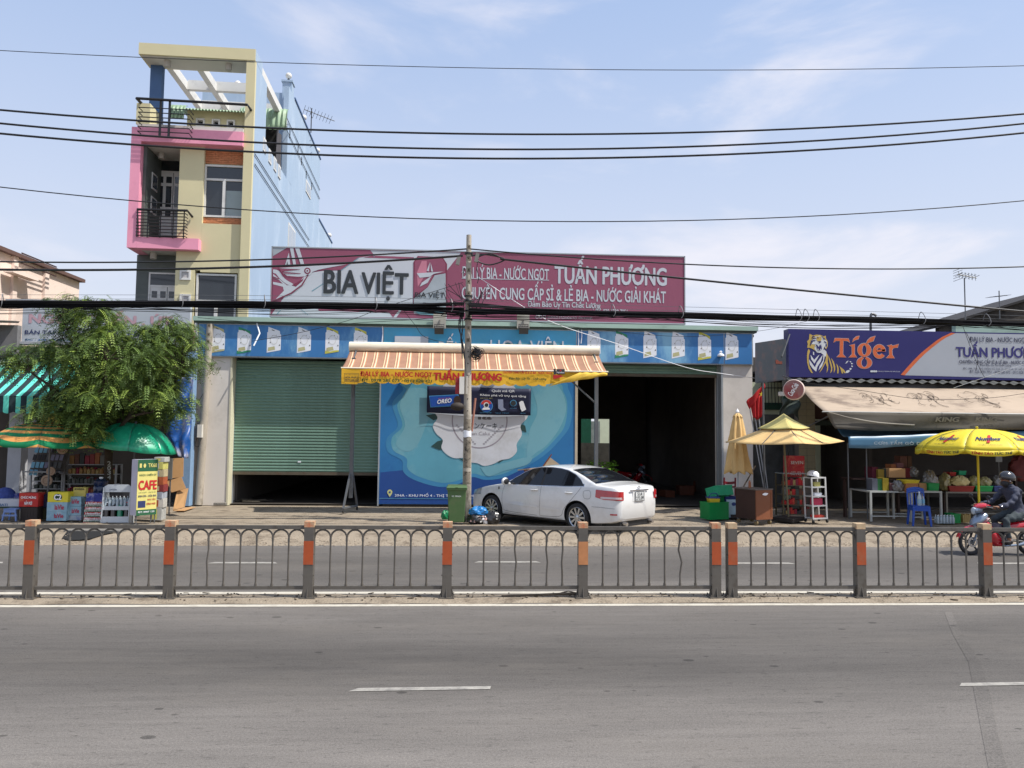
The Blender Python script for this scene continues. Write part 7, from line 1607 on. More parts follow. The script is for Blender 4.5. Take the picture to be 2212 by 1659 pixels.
for q in ([(965,640),(985,600),(1020,580),(1010,605),(980,630)],[(1045,590),(1070,600),(1060,615),(1040,605)],[(1070,620),(1100,635),(1080,648),(1062,640)],[(1072,665),(1100,680),(1090,695),(1070,690)],[(1045,710),(1078,718),(1060,745),(1035,735)],[(980,760),(1020,745),(1050,760),(1010,795),(950,800),(975,785)]):tg('tiger_tail',TGW,q,1)
def tt_(s,x0,y0,x1,y1,mat,b=0.):p,q=TW_(x0,y1),TW_(x1,y0);text(s,(p[0],q[0],p[1],q[1]),TY_-.012,mat,TS,bold=b)
SNB=M('sign_navy_text',C(52,50,120,.85));SNG=M('sign_slate_text',C(74,78,104,.8))
tt_('ĐẠI LÝ BIA - NƯỚC NGỌT',1785,265,2240,312,SNG,.02);tt_('TUẤN PHƯƠNG',1680,313,2330,420,SNB,.055);tt_('CHUYÊN CUNG CẤP SỈ & LẺ BIA - NƯỚC GIẢI KHÁT',1702,442,2320,472,SNG,.02)
tt_('Đảm Bảo Uy Tín Chất Lượng',1865,478,2110,498,SNG);tt_('ĐC: 398, TL8, THỊ TRẤN CỦ CHI, H. CỦ CHI, TP. HỒ CHÍ MINH',1735,506,2290,524,SNG);tt_('ĐT: 028 3790 7951 - 0978 285 073 - 0913 828 421',1785,533,2240,549,SNG);tt_('NGƯỜI DƯỚI 18 TUỔI KHÔNG ĐƯỢC UỐNG RƯỢU, BIA',1062,530,1237,540,TGW)
for k in range(4):q=TW_(1013+k*13,535);part('warning_badge',TGW,TS,lambda m:m.flat([(q[0]+.03*math.cos(t*.7),q[1]+.03*math.sin(t*.7)) for t in range(9)],TY_-.012))
part('green_ridge',GRNR,RS,lambda m:m.box(at(2060,700,23.5).x,RX1,23.4,23.6,4.6,at(2100,703,23.5).z));part('green_wall',M('old_green_wall',C(150,180,166,.6),dirt_shine=C(170,168,150,.6),dirt_shine_amt=.6),RS,lambda m:m.box(at(1662,800,25.0).x,at(1720,800,25.0).x,25.0,25.1,4.2,at(1690,755,25.0).z))
part('vent_pipe',STL,RS,lambda m:m.tube(smoothpath([at(1881,720,23.2),at(1881,690,23.2),at(1883,678,23.2),at(1893,682,23.2)],4),.04,7))
part('eave',M('eave_tin',C(120,122,118,.5),rough=.6,var=.3),RS,lambda m:m.grid(lambda u,v:(g0.x-.1+(gx1-g0.x)*u,22.15-.25*v,gz0-.06-.08*v+.028*math.sin(u*210)),420,2),smooth=False,thick=.008)
GCL=M('grey_tarp',C(104,102,100,.5),rough=.75,var=.3,scale=3,dirt_shine=C(60,58,56,.4),dirt_shine_amt=.6)
part('sag_cloth',GCL,RS,lambda m:m.grid(lambda u,v:(g0.x+.1+(gx1-g0.x)*u,22.1-.2*v+.05*math.sin(u*30+v*3),gz0-.12-(.32+.07*math.sin(u*19))*v),120,4),smooth=True,thick=.008)
# ---- beige lettered cloth awning
BG=M('beige_cloth',C(204,184,162,.68),rough=.85,var=.1,scale=1.3,dirt_shine=C(134,116,104,.6),dirt_shine_amt=.8,dscale=1.1,stretch=(.5,1,1))
BGV=M('soiled_valance',C(124,118,108,.5),rough=.9,var=.2,scale=2,dirt_shine=C(60,56,50,.5),dirt_shine_amt=.8,dscale=1.6,stretch=(.5,1,2))
ya0,ya1=21.9,20.1
A0,A1=at(1727,834,ya0),at(1782,888,ya1);ax1=RX1-1.0
az0,az1=(A0.z+at(2212,843,ya0).z)/2,(A1.z+at(2212,897,ya1).z)/2
BA=thing('cloth_awning','wide soiled beige cloth awning with a drooping grey valance over the beverage shop','awning',(A0.x+3,21,az1))
part('fabric',BG,BA,lambda m:m.grid(lambda u,v:(A0.x*(1-v)+A1.x*v+(ax1-A0.x)*u,ya0+(ya1-ya0)*v,az0+(az1-az0)*v-.05*math.sin(v*3.1)*(1+.4*math.sin(u*17))+.012*math.sin(u*60)*math.sin(v*3)),90,8),smooth=True,thick=.006)
part('front_rail',STL,BA,lambda m:m.cyl((A1.x-.08,ya1,az1),(ax1,ya1,az1),.025,n=6))
def valf(u,v):
 X=A1.x+.02+(ax1-A1.x)*u;drop=.44+.13*math.sin(min(1,u*5)*3.1)*.4-(.10 if u > .25 else 0)*min(1,(u-.25)*3 if u > .25 else 0)
 return (X+.22*v*max(0,1-u*14),ya1-.02+.05*math.sin(u*26+v*4)*v,az1-drop*v)
part('valance',BGV,BA,lambda m:m.grid(valf,140,6),smooth=True,thick=.006)
part('fold',M('fold_pale',C(186,178,164,.65),rough=.9,var=.2),BA,lambda m:m.tube(smoothpath([at(1790,890,ya1-.08),at(1840,903,ya1-.08),at(1900,913,ya1-.08),at(1975,918,ya1-.08)],6),[.01]*7+[.02]*12,5))
INK=M('faded_ink',C(150,134,120,.65),var=.2);p=at(2170,898,ya1-.07)
for (xa_,xb_) in ((2345,2405),(2445,2500)):a_,b_=at(xa_*.8614,1046*.8614,ya1-.07),at(xb_*.8614,1058*.8614,ya1-.07);text('KING',(a_.x,b_.x,b_.z,a_.z),ya1-.085,M('letter_pale',C(136,130,118,.5)),BA,bold=.07,shear=.2)
def scrib(m):
 random.seed(44)
 for (cx,cy) in ((1935,862),(2040,862),(2150,862),(2330,866)):
  for k in range(13):
   v=.45+random.uniform(-.22,.22);u=(at(cx+random.uniform(-32,26),cy,21.).x-A0.x-.3)/(ax1-A0.x);P=[]
   ph=random.uniform(0,6);r=random.uniform(.03,.11)
   for t in range(8):
    uu=u+r*math.cos(t*.55+ph)*.1;vv=min(.95,max(.05,v+r*math.sin(t*.55+ph)*1.4));P.append((A0.x*(1-vv)+A1.x*vv+(ax1-A0.x)*uu,ya0+(ya1-ya0)*vv-.02,az0+(az1-az0)*vv-.05*math.sin(vv*3.1)*(1+.4*math.sin(uu*17))+.022))
   m.tube(P,.007,3,caps=False)
part('line_drawing',INK,BA,scrib)['kind']='stuff'
for x in (A1.x+.3,A1.x+3.2,A1.x+6.4):part('arm',STL,BA,lambda m:m.tube([(x,ya1+.05,az1-.02),(x,22.4,az1-.5)],.02,5))
# ---- blue lettered tarpaulins
BTP=M('tarp_steel_blue',C(84,136,170,.66),rough=.4,var=.14,scale=1.6,dirt_shine=C(170,196,214,.75),dirt_shine_amt=.5,dscale=1.2,stretch=(.4,1,2),spec=.5)
def bluetarp(label,a,b,c_,d,yb,yf,txt=None):
 T=thing('blue_canopy',label,'canopy',tuple((a+b)/2));
 def f(u,v):p=(a.lerp(b,u)).lerp(d.lerp(c_,u),v);return (p.x,p.y,p.z-.10*math.sin(v*3.1)-.03*math.sin(u*3.1)*v+.004*math.sin(u*25)*v)
 part('sheet',BTP,T,lambda m:m.grid(f,40,8),smooth=True,thick=.005)
 part('valance',BTP,T,lambda m:m.grid(lambda u,v:(lambda p:(p[0],p[1]-.02+.01*math.sin(u*22),p[2]-(.30+.02*math.sin(u*9))*v))(f(u,1.)),60,3),smooth=True,thick=.005)
 return T
yb_,yf_=21.6,19.9
T=bluetarp('steel blue canopy with pale capitals, left of the yellow parasol',at(1808,925,yb_),at(2062,912,yb_),at(2125,930,yf_),at(1832,943,yf_),yb_,yf_)
p,q=at(1888,960,yf_-.07),at(2075,951,yf_-.07);text('CƠM TẤM GÒ DẦU ĐT: 0976 5',(p.x,q.x,p.z,p.z+.115),yf_-.07,M('letter_ice',C(206,220,226,.75)),T,bold=.05,space=1.15,slope=.0)
for px_,top_ in ((2140*.8614,965),(2187*.8614,965)):g_=at(px_,top_,yf_);part('pole',STL,T,lambda m:m.cyl((g_.x,yf_+.3,.13),(g_.x,yf_+.3,g_.z+.1),.018,n=6))
T=bluetarp('second steel blue canopy, right of and behind the yellow parasol',at(2120,918,yb_-.3),at(2480,908,yb_-.3),at(2500,925,yf_+.3),at(2105,931,yf_+.3),yb_,yf_)
part('pole',STL,T,lambda m:m.cyl((at(2260,940,yf_+.35).x,yf_+.4,.13),(at(2260,940,yf_+.35).x,yf_+.4,2.2),.02,n=6))
# ---- grey metal box sign seen edge-on
GMB=M('box_slate',C(62,72,84,.5),rough=.6,metal=0,var=.12,scale=3,dirt_shine=C(140,90,70,.6),dirt_shine_amt=.25,dscale=3)
b0,b1,b2_,b3_=at(1631,741,20.9),at(1691,732,21.9),at(1690,820,21.9),at(1631,827,20.9)
GB=thing('metal_box_sign','blank slate grey metal box sign with a rust patch, right of the warehouse','sign',tuple((b3_+b2_)/2));th=Vector((-.10,.12,0))
def sol(m,P,t):m.add([tuple(p) for p in P]+[tuple(p+t) for p in P],[(3,2,1,0),(4,5,6,7),(0,1,5,4),(1,2,6,5),(2,3,7,6),(3,0,4,7)])
part('panel',GMB,GB,lambda m:sol(m,[b0,b1,b2_,b3_],Vector((.16,.14,0))));part('stay',STL,GB,lambda m:m.tube([at(1689,770,21.85),at(1706,722,22.2)],.02,5))
nn=(b1-b0).cross(b3_-b0).normalized()*-.01
def onp(u,v):p=(b0.lerp(b1,u)).lerp(b3_.lerp(b2_,u),v);return p
s1=1 if (EYE-b0).dot(nn) > 0 else -1
part('rust_patch',M('rust',C(120,56,40,.7),var=.4,scale=12),GB,lambda m:m.add([tuple(onp(u,v)+nn*s1) for u,v in ((.72,.5),(.78,.49),(.86,.54),(.97,.55),(.98,.62),(.88,.61),(.85,.6),(.77,.6),(.74,.58))],[tuple(range(9))]))
part('mount_pole',STL,GB,lambda m:m.cyl(at(1648,827,21.2),at(1652,1090,21.3),.03,n=8))
# ---- round lit-type beverage sign
p=at(1715,842,20.7);RD=thing('round_sign','faded red and grey round drinks sign on the corner of the cloth awning','sign',tuple(p));RR=Matrix.Translation(p)@Matrix.Rotation(rad(-32),4,'Z')@Matrix.Rotation(rad(90),4,'X')
part('drum',M('drum_rim',C(226,206,196,.8),dirt_shine=C(180,50,56,.8),dirt_shine_amt=.9,dscale=1.5),RD,lambda m:m.lathe([(.27,-.07),(.285,-.05),(.285,.05),(.27,.07)],28,RR),smooth=True)
part('face',M('faded_red_face',C(170,120,116,.7),rough=.4,var=.2,dirt_shine=C(160,60,66,.8),dirt_shine_amt=.9,dscale=2),RD,lambda m:m.lathe([(.262,.072),(0,.085)],28,RR));text('Coca-Cola',(-.18,.18,-.06,.08),0,WPR,RD,bold=.05,shear=.3,T=Matrix.Translation(p)@Matrix.Rotation(rad(-32),4,'Z')@Matrix.Translation((0,-.1,0))@Matrix.Rotation(rad(-60),4,'Y'))
part('bracket',STL,RD,lambda m:m.tube([p+Vector((0,.05,.28)),p+Vector((-.05,.6,.42))],.02,5))
# ---- furled red flags on poles
FLR=M('flag_red',C(190,36,40,.85),rough=.8,var=.2,scale=3)
FG=thing('furled_flags','furled red flags with a yellow star on white poles beside the right pillar','flag',(at(1640,1090,22.2).x,22.3,.13));fy=22.5
for (xt,yt,xb_) in ((1617,868,1657),(1626,866,1660),(1634,862,1663)):part('flag_pole',M('pole_white',C(200,202,204,.75)),FG,lambda m:m.tube([at(xb_,1092,fy-.1),at(xt,yt,fy)],.016,6))
def flag(name,pts):
 P=[at(x,y,fy-.06) for x,y in pts]
 part(name,FLR,FG,lambda m:m.grid(lambda u,v:(lambda q:(q.x,q.y+.04*math.sin(u*9+v*2),q.z+.015*math.sin(u*14)))((P[0].lerp(P[1],u)).lerp(P[3].lerp(P[2],u),v)),12,8),smooth=True,thick=.012)
flag('flag',[(1612,868),(1652,828),(1652,838),(1620,884)]);flag('flag',[(1621,872),(1637,862),(1639,905),(1628,903)]);flag('flag',[(1628,866),(1646,850),(1645,900),(1634,908)])
part('star',M('star_yellow',C(230,200,60,.85)),FG,lambda m:m.flat([(at(1642,852,fy).x+(.08 if i % 2==0 else .035)*math.sin(i*.628),at(1642,852,fy).z+(.08 if i % 2==0 else .035)*math.cos(i*.628)) for i in range(10)],fy-.12))
YW_=thing('yard_wall','low cream wall with a green top behind the gap right of the warehouse','wall',(at(1665,900,26.).x,26,.1));w0,w1=at(1618,900,26.).x,at(1735,900,26.).x
part('panel',MATS['cream_wall'],YW_,lambda m:m.box(w0-.1,w1+.6,26.,26.1,.1,at(1660,826,26.).z));part('rail',MATS['beam_green'],YW_,lambda m:m.box(w0-.1,w1+.6,25.95,26.,at(1660,885,26.).z,at(1660,870,26.).z))
part('grille_bar',BLK,YW_,lambda m:m.tube([at(1640,838,25.7),at(1690,838,25.7)],.02,4))
for x in range(1645,1690,7):part('grille_bar',BLK,YW_,lambda m:m.tube([at(x,826,25.6),at(x+2,875,25.6)],.012,4))
c=rect(1628,890,1692,1095,23.6);part('grey_leaf',GRD,YW_,lambda m:m.box(c[0],c[1],23.6,23.65,.12,at(1660,895,23.6).z))
for (x,y,s_,mt,lb_) in ((1706,880,.30,MATS['cloth_grey'],'grey rag bundle'),):
 p=at(x,y,22.3);m=MB();m.grid(lambda u,v:(p.x-.28+.55*u+.04*math.sin(v*8),22.3-.1*math.sin(u*6+v*5),p.z+.25-.62*v*(1-.3*math.sin(u*3.1))),14,12);tag(m.build('tarp_bundle',M('rag_green_grey',C(86,100,94,.6),var=.35,scale=6),smooth=True,thick=.02),'bundle of grey green tarp hung under the round sign','tarpaulin')
for i,(x,y) in enumerate(((1688,851),(1698,846))):p=at(x,y,22.2);m=MB();m.cb(p,(.16,.1,.12),rz=.3*i);tag(m.build('junction_box',MATS['meter_cream'],bevel=.01),('left' if i==0 else 'right')+' one of two small white junction boxes under the slate grey box sign','box')
# ---- square patio umbrella
PT=M('patio_cloth',C(228,192,130,.85),rough=.8,var=.1,scale=2.5,dirt_shine=C(206,160,100,.8),dirt_shine_amt=.4,dscale=2);PTY=M('patio_top',C(220,204,128,.8),rough=.8,var=.12,scale=3,dirt_shine=C(170,160,110,.7),dirt_shine_amt=.5)
uy=19.6;pc=at(1694,945,uy);rimz=(at(1575,963,uy).z+at(1806,945,uy).z)/2;hw=(at(1806,945,uy).x-at(1575,963,uy).x)/2*.76;apz=at(1692,905,uy).z
PU=thing('patio_umbrella','open square straw coloured patio umbrella with a yellow top tier','umbrella',(0,0,0))
def tier(m,h,z0,z1,sag):
 cs=[(-h,-h),(h,-h),(h,h),(-h,h)]
 for i in range(4):
  a,b=Vector((*cs[i],z0)),Vector((*cs[(i+1) % 4],z0));ap=Vector((0,0,z1))
  m.grid(lambda u,v:(lambda p:(p.x,p.y,p.z-sag*math.sin(u*math.pi)*v*.5-.5*sag*math.sin(v*math.pi)))(ap.lerp(a.lerp(b,u),v)),10,8)
for k in range(1):part('canopy',PT,PU,lambda m:tier(m,hw,rimz,apz,.09),smooth=True,thick=.006)
part('top_tier',PTY,PU,lambda m:tier(m,hw*.44,rimz+(apz-rimz)*.60,apz+.14,.05),smooth=True,thick=.006)
for (x,y) in ((-1,-1),(1,-1),(1,1),(-1,1),(0,-1),(1,0),(-1,0),(0,1)):part('rib',STL,PU,lambda m:m.tube([(0,0,apz-.05),(x*hw*.97,y*hw*.97,rimz-.02)],.01,4))
part('pole',M('pole_tan',C(150,140,110,.6)),PU,lambda m:m.tube([(.12,0,.2),(-.05,0,apz)],.026,8))
part('base',M('base_slab',C(70,64,62,.5),var=.2),PU,lambda m:m.box(-.22,.52,-.3,.3,0,.1),bevel=.01)
PU.location=(pc.x+.03,uy,0);PU['base']=[0,0,0]
for ch in KIDS[PU.name]:
 if ch.name.startswith('base'):ch.location.z +=.125
PU.rotation_euler=(0,rad(-1.5),rad(38))
cc=at(1594,1000,20.4);CU=thing('closed_umbrella','furled straw coloured patio umbrella standing against the right pillar','umbrella',(cc.x,20.4,.125));zt_,zm,zb_=at(1597,893,20.4).z,at(1594,955,20.4).z,at(1593,1021,20.4).z
def furl(r0,r1,z0,z1,seed,ragb=.04):
 def f(u,v):a=u*2*math.pi;r=(r0+(r1-r0)*v)*(1+.16*math.sin(a*8+seed)+.07*math.sin(a*5+v*4));return (cc.x+r*math.cos(a),20.4+r*math.sin(a)*.8,z0+(z1-z0)*v-(ragb*math.sin(a*8+seed)*(v > .9)))
 return f
part('lower_fold',PT,CU,lambda m:m.grid(furl(.17,.34,zm+.15,zb_,0),64,10),smooth=True,thick=.005);part('upper_fold',PT,CU,lambda m:m.grid(furl(.10,.235,zt_-.05,zm+.02,1.),64,10),smooth=True,thick=.005)
part('top_cap',PT,CU,lambda m:m.grid(furl(.05,.125,zt_,zt_-.09,2.),48,3),smooth=True,thick=.005)
part('pole',MATS['pole_white'],CU,lambda m:m.cyl((cc.x,20.4,.2),(cc.x,20.4,zt_+.02),.022,n=8));part('finial',WPR,CU,lambda m:m.lathe([(.03,zt_),(.05,zt_+.05),(.02,zt_+.1),(.0,zt_+.13)],12,Matrix.Translation((cc.x,20.4,0))),smooth=True)
part('base',MATS['base_slab'],CU,lambda m:m.box(cc.x-.28,cc.x+.3,20.15,20.7,.125,.23),bevel=.01)
# ---- wooden counter cabinet on casters
WDR=M('cabinet_wood',C(140,84,54,.72),rough=.5,var=.12,scale=2,stretch=(1,1,.3));WDD=M('cabinet_dark',C(70,44,36,.6),rough=.6,var=.2);
CW_=thing('counter_cabinet','reddish wooden counter cabinet on casters with a white sticker','cabinet',(0,0,0));g_=gr(1645,1134,.125);a_=at(1620,1056,g_.y).z-.125
part('front_panel',WDR,CW_,lambda m:m.box(-.27,.27,-.25,-.23,.13,a_-.03));part('side_panel',WDD,CW_,lambda m:m.box(-.27,-.25,-.229,.45,.13,a_-.03));part('side_panel',WDD,CW_,lambda m:m.box(.25,.27,-.229,.45,.13,a_-.03));part('shelf',WDD,CW_,lambda m:m.box(-.25,.25,-.229,.45,.13,.16));part('shelf',WDD,CW_,lambda m:m.box(-.25,.25,-.229,.45,.5,.52))
part('top',M('cabinet_top',C(120,110,104,.6),rough=.35),CW_,lambda m:m.box(-.3,.29,-.27,.5,a_-.028,a_));part('moulding',WDR,CW_,lambda m:(m.box(-.27,-.225,-.26,-.251,.13,a_-.03),m.box(.225,.27,-.26,-.251,.13,a_-.03),m.box(-.224,.224,-.26,-.251,a_-.09,a_-.03),m.box(-.224,.224,-.26,-.251,.13,.18)))
part('sticker',WPR,CW_,lambda m:m.add([(.03+.09*math.cos(t*.6)+.02*math.sin(t*2),-.262,a_-.13+.035*math.sin(t*.6)) for t in range(10)],[tuple(reversed(range(10)))]))
for (x,y) in ((-.22,-.2),(.22,-.2),(-.22,.4),(.22,.4)):part('caster',M('caster_cream',C(150,130,90,.6)),CW_,lambda m:m.cyl((x-.02,y,.055),(x+.02,y,.055),.055,n=14));part('fork',STL,CW_,lambda m:m.box(x-.03,x+.03,y-.02,y+.02,.08,.13))
CW_.location=(g_.x-.02,g_.y+.25,.125);CW_.rotation_euler=(0,0,rad(24))
p=at(1621,1046,g_.y+.35);m=MB();m.lathe([(.035,0),(.035,.13),(.02,.15),(.02,.18)],10,Matrix.Translation((p.x,g_.y+.4,a_+.127)));tag(m.build('tin_can',GOODS[5],smooth=True),'orange tin standing on the wooden counter cabinet','can')
# ---- crates and boxes by the pillar
PGR=M('crate_green',C(20,150,76,.85),rough=.45,var=.1);PG2=M('crate_mint',C(40,170,120,.85),rough=.4,var=.1)
crate('bright green plastic crate on the ground by the right pillar',(1524,1085,1573,1108),19.9,.42,PGR,rz=rad(18),zb=.125)
crate('mint green crate tipped on top of the pile by the right pillar',(1538,1052,1586,1074),20.2,.4,PG2,rz=rad(30),tilt=rad(-16))
m=MB();c=rect(1545,1069,1566,1090,20.15);T=thing('yellow_pail','square yellow pail with a blue lid sitting on the green crate','pail',((c[0]+c[1])/2,20.1,c[2]));z_=.125+.32;k_=at(1542,1080,20.0).x
part('tub',M('pail_yellow',C(226,200,50,.85),rough=.4),T,lambda m:tap(m,k_,20.05,z_,z_+.22,.12,.1,.14,.12));part('lid',M('lid_blue',C(50,70,130,.8),rough=.4),T,lambda m:m.box(k_-.16,k_+.15,19.92,20.2,z_+.22,z_+.26),bevel=.01);part('handle',M('lid_blue',(0,0,0,1)),T,lambda m:m.tube(smoothpath([(k_-.13,20.05,z_+.2),(k_-.08,20.0,z_+.34),(k_+.08,20.0,z_+.34),(k_+.13,20.05,z_+.2)],4),.012,5))
crate('smaller green crate wedged behind the yellow pail',(1556,1068,1574,1086),20.3,.3,PGR)
cart('blue and white chest carton between the green crates and the cabinet',(1567,1073,1602,1107),20.2,.4,M('carton_navy',C(30,46,110,.75),var=.1),name='printed_carton',cat='carton',zb=.125)
a=rect(1569,1079,1592,1106,20.19);T=KIDS and bpy.data.objects[[o.name for o in bpy.data.objects if o.name.startswith('printed_carton')][-1]];part('label_print',M('label_ice',C(190,214,224,.8),var=.15,scale=8),T,lambda m:m.box(a[0],a[1],20.188,20.192,.15,a[3]));part('logo',MATS['lid_blue'],T,lambda m:m.flat([(a[0]+.20+.06*math.cos(t*.5),a[3]-.12+.05*math.sin(t*.5)) for t in range(13)],20.185))
RC=M('chair_red',C(130,26,40,.8),rough=.35);T=thing('red_chair','upturned dark red plastic chair behind the crates at the right pillar','chair',(at(1576,1050,20.9).x,20.9,.125));c=rect(1563,1034,1590,1062,20.9)
part('back',RC,T,lambda m:m.grid(lambda u,v:(c[0]+(c[1]-c[0])*u,20.9+.06*math.sin(u*3.1),c[3]-.06-.07*v-.03*math.sin(u*3.1)),10,2),thick=.025);part('back',RC,T,lambda m:m.grid(lambda u,v:(c[0]+(c[1]-c[0])*u,20.9+.06*math.sin(u*3.1),c[3]-.19-.05*v-.02*math.sin(u*3.1)),10,2),thick=.025)
for x in (c[0]+.02,c[1]-.02):part('leg',RC,T,lambda m:m.tube([(x,20.9,c[3]+.03),(x,20.95,.13)],.022,6))
part('seat',RC,T,lambda m:m.box(c[0]+.02,c[1]-.02,20.92,21.3,.48,.51))
m=MB();m.tube([at(1601,1060,21.3),at(1632,1006,21.6)],.02,5);tag(m.build('stick',BARK),'dark stick leaning to the right against the pillar','stick')
# ---- red carton stacks,glass case,trolley
for i,(y0,y1,lb_) in enumerate(((985,1007,'upper red bottle carton stacked in the dark shop entrance'),(1007,1031,'lower red bottle carton stacked in the dark shop entrance'))):
 cart(lb_,(1703,y0,1738,y1),21.4,.35,CRED,name='bottle_carton',cat='carton',prints=(('SEVEN',.15,.2,.9,.5,CRM,.02),))
GCs=thing('glass_case','narrow glass display case full of small packets in front of the red cartons','display case',(at(1720,1100,20.6).x,20.7,.125));c=rect(1692,1024,1752,1108,20.6)
for (x,y) in ((c[0],20.6),(c[1],20.6),(c[0],21.1),(c[1],21.1)):part('upright',M('case_brown',C(120,110,80,.55),rough=.5),GCs,lambda m:m.box(x-.018,x+.018,y-.018,y+.018,.13,c[3]))
part('top_glass',M('case_glass',(.3,.34,.34,1),rough=.08),GCs,lambda m:m.box(c[0]-.02,c[1]+.02,20.58,21.12,c[3],c[3]+.02));random.seed(31)
for k in range(4):
 z=.2+k*(c[3]-.25)/4;part('shelf_board',MATS['case_brown'],GCs,lambda m:m.box(c[0]+.02,c[1]-.02,20.62,21.08,z-.02,z));x=c[0]+.04
 while x < c[1]-.08:w_=random.uniform(.05,.1);h_=random.uniform(.08,.2);part('packet',random.choice(GOODS+[CRED,CRED,REDP]),GCs,lambda m:m.box(x,x+w_-.008,20.66,20.8,z,z+h_));x +=w_
TRW=M('trolley_white',C(214,214,212,.85),rough=.35,var=.05);WT=thing('shelf_trolley','narrow white framed trolley of five shelves with a helmet on top','trolley',(0,0,0));g_=gr(1772,1130,.125);th_=at(1768,1031,g_.y).z-.125;tw_=(at(1785,1080,g_.y).x-at(1753,1080,g_.y).x)/2
for (x,y) in ((-tw_,0),(tw_,0),(-tw_,.35),(tw_,.35)):
 part('upright',TRW,WT,lambda m:m.box(x-.016,x+.016,y-.016,y+.016,.1,th_))
 part('caster',RUB,WT,lambda m:m.cyl((x-.015,y,.045),(x+.015,y,.045),.045,n=12));part('caster_fork',STL,WT,lambda m:m.box(x-.025,x+.025,y-.01,y+.01,.06,.11))
for k,z in enumerate((.13,.13+(th_-.13)*.31,.13+(th_-.13)*.54,.13+(th_-.13)*.77,th_)):
 part('shelf',TRW,WT,lambda m:m.box(-tw_+.016,tw_-.016,-.015,.365,z-.03,z));part('shelf_liner',DKI,WT,lambda m:m.box(-tw_+.02,tw_-.02,.32,.33,z,z+.2)) if k < 4 else None
WT.location=(g_.x,g_.y,.125);WT.rotation_euler=(0,rad(-2),rad(8))
def onT(k,lb_,nm,ct,w_,h_,mt,dx):
 z=(.13,.13+(th_-.13)*.31,.13+(th_-.13)*.54,.13+(th_-.13)*.77,th_)[k]+.125;m=MB();m.cb((g_.x+dx,g_.y+.12,z+h_/2+.003),(w_,.16,h_),rz=.1);tag(m.build(nm,mt,bevel=.006),lb_,ct)
onT(3,'pale yellow packets on the upper shelf of the white trolley','packet','packet',.16,.11,GOODS[7],-.05);onT(2,'white box on the second shelf of the white trolley','box','box',.2,.07,WPR,-.03);onT(1,'pink red carton on the middle shelf of the white trolley','carton','carton',.25,.17,LVR,-.04);onT(0,'red and cream folded wrapper on the bottom shelf of the white trolley','wrapper','packet',.3,.06,CRED,-.02)
p=Vector((g_.x-.11,g_.y+.15,th_+.125));HM=thing('helmet','white bicycle style helmet lying on top of the white trolley','helmet',tuple(p));part('shell',WPR,HM,lambda m:m.lathe([(.145,.02),(.15,.06),(.135,.11),(.09,.15),(0,.165)],18,Matrix.Translation(p)@Matrix.Rotation(.15,4,'Y')),smooth=True);part('liner',CBK,HM,lambda m:m.lathe([(.0,.0),(.14,.005),(.142,.02)],18,Matrix.Translation(p),cap=False))
for k in range(4):part('vent',CBK,HM,lambda m:m.cb(p+Vector((-.06+.04*k,-.125+.01*k,.085)),(.012,.02,.03),ry=.3))
# ---- steel tables heaped with goods
def table(label,rc,Y,d,mat,zb=.125,low=True):
 a=rect(*rc,Y);T=thing('display_table',label,'table',((a[0]+a[1])/2,Y+d/2,zb));z=a[3]
 part('top_frame',mat,T,lambda m:m.box(a[0],a[1],Y,Y+d,z-.04,z))
 for (x,y) in ((a[0],Y),(a[1]-.05,Y),(a[0],Y+d-.05),(a[1]-.05,Y+d-.05)):part('leg',mat,T,lambda m:m.box(x,x+.05,y,y+.05,zb,z-.041))
 if low:part('stretcher',mat,T,lambda m:m.box(a[0]+.051,a[1]-.051,Y+.01,Y+.04,zb+.12,zb+.15));part('stretcher',mat,T,lambda m:m.box(a[0]+.051,a[1]-.051,Y+d-.04,Y+d-.01,zb+.12,zb+.15))
 return T,a
TST=M('table_steel',C(196,198,192,.75),rough=.4,var=.08)
t1,a1=table('white steel table frame heaped with cartons, left of the blue chairs',(1880,1061,1968,1127),19.6,1.1,TST)
t2,a2=table('white steel table behind the stacked blue chairs',(1968,1061,2036,1127),19.4,.9,TST)
t3,a3=table('long table under the yellow parasol with red and green trays',(2044,1063,2230,1127),20.4,.9,M('table_dim',C(110,110,106,.5),rough=.5))
random.seed(77)
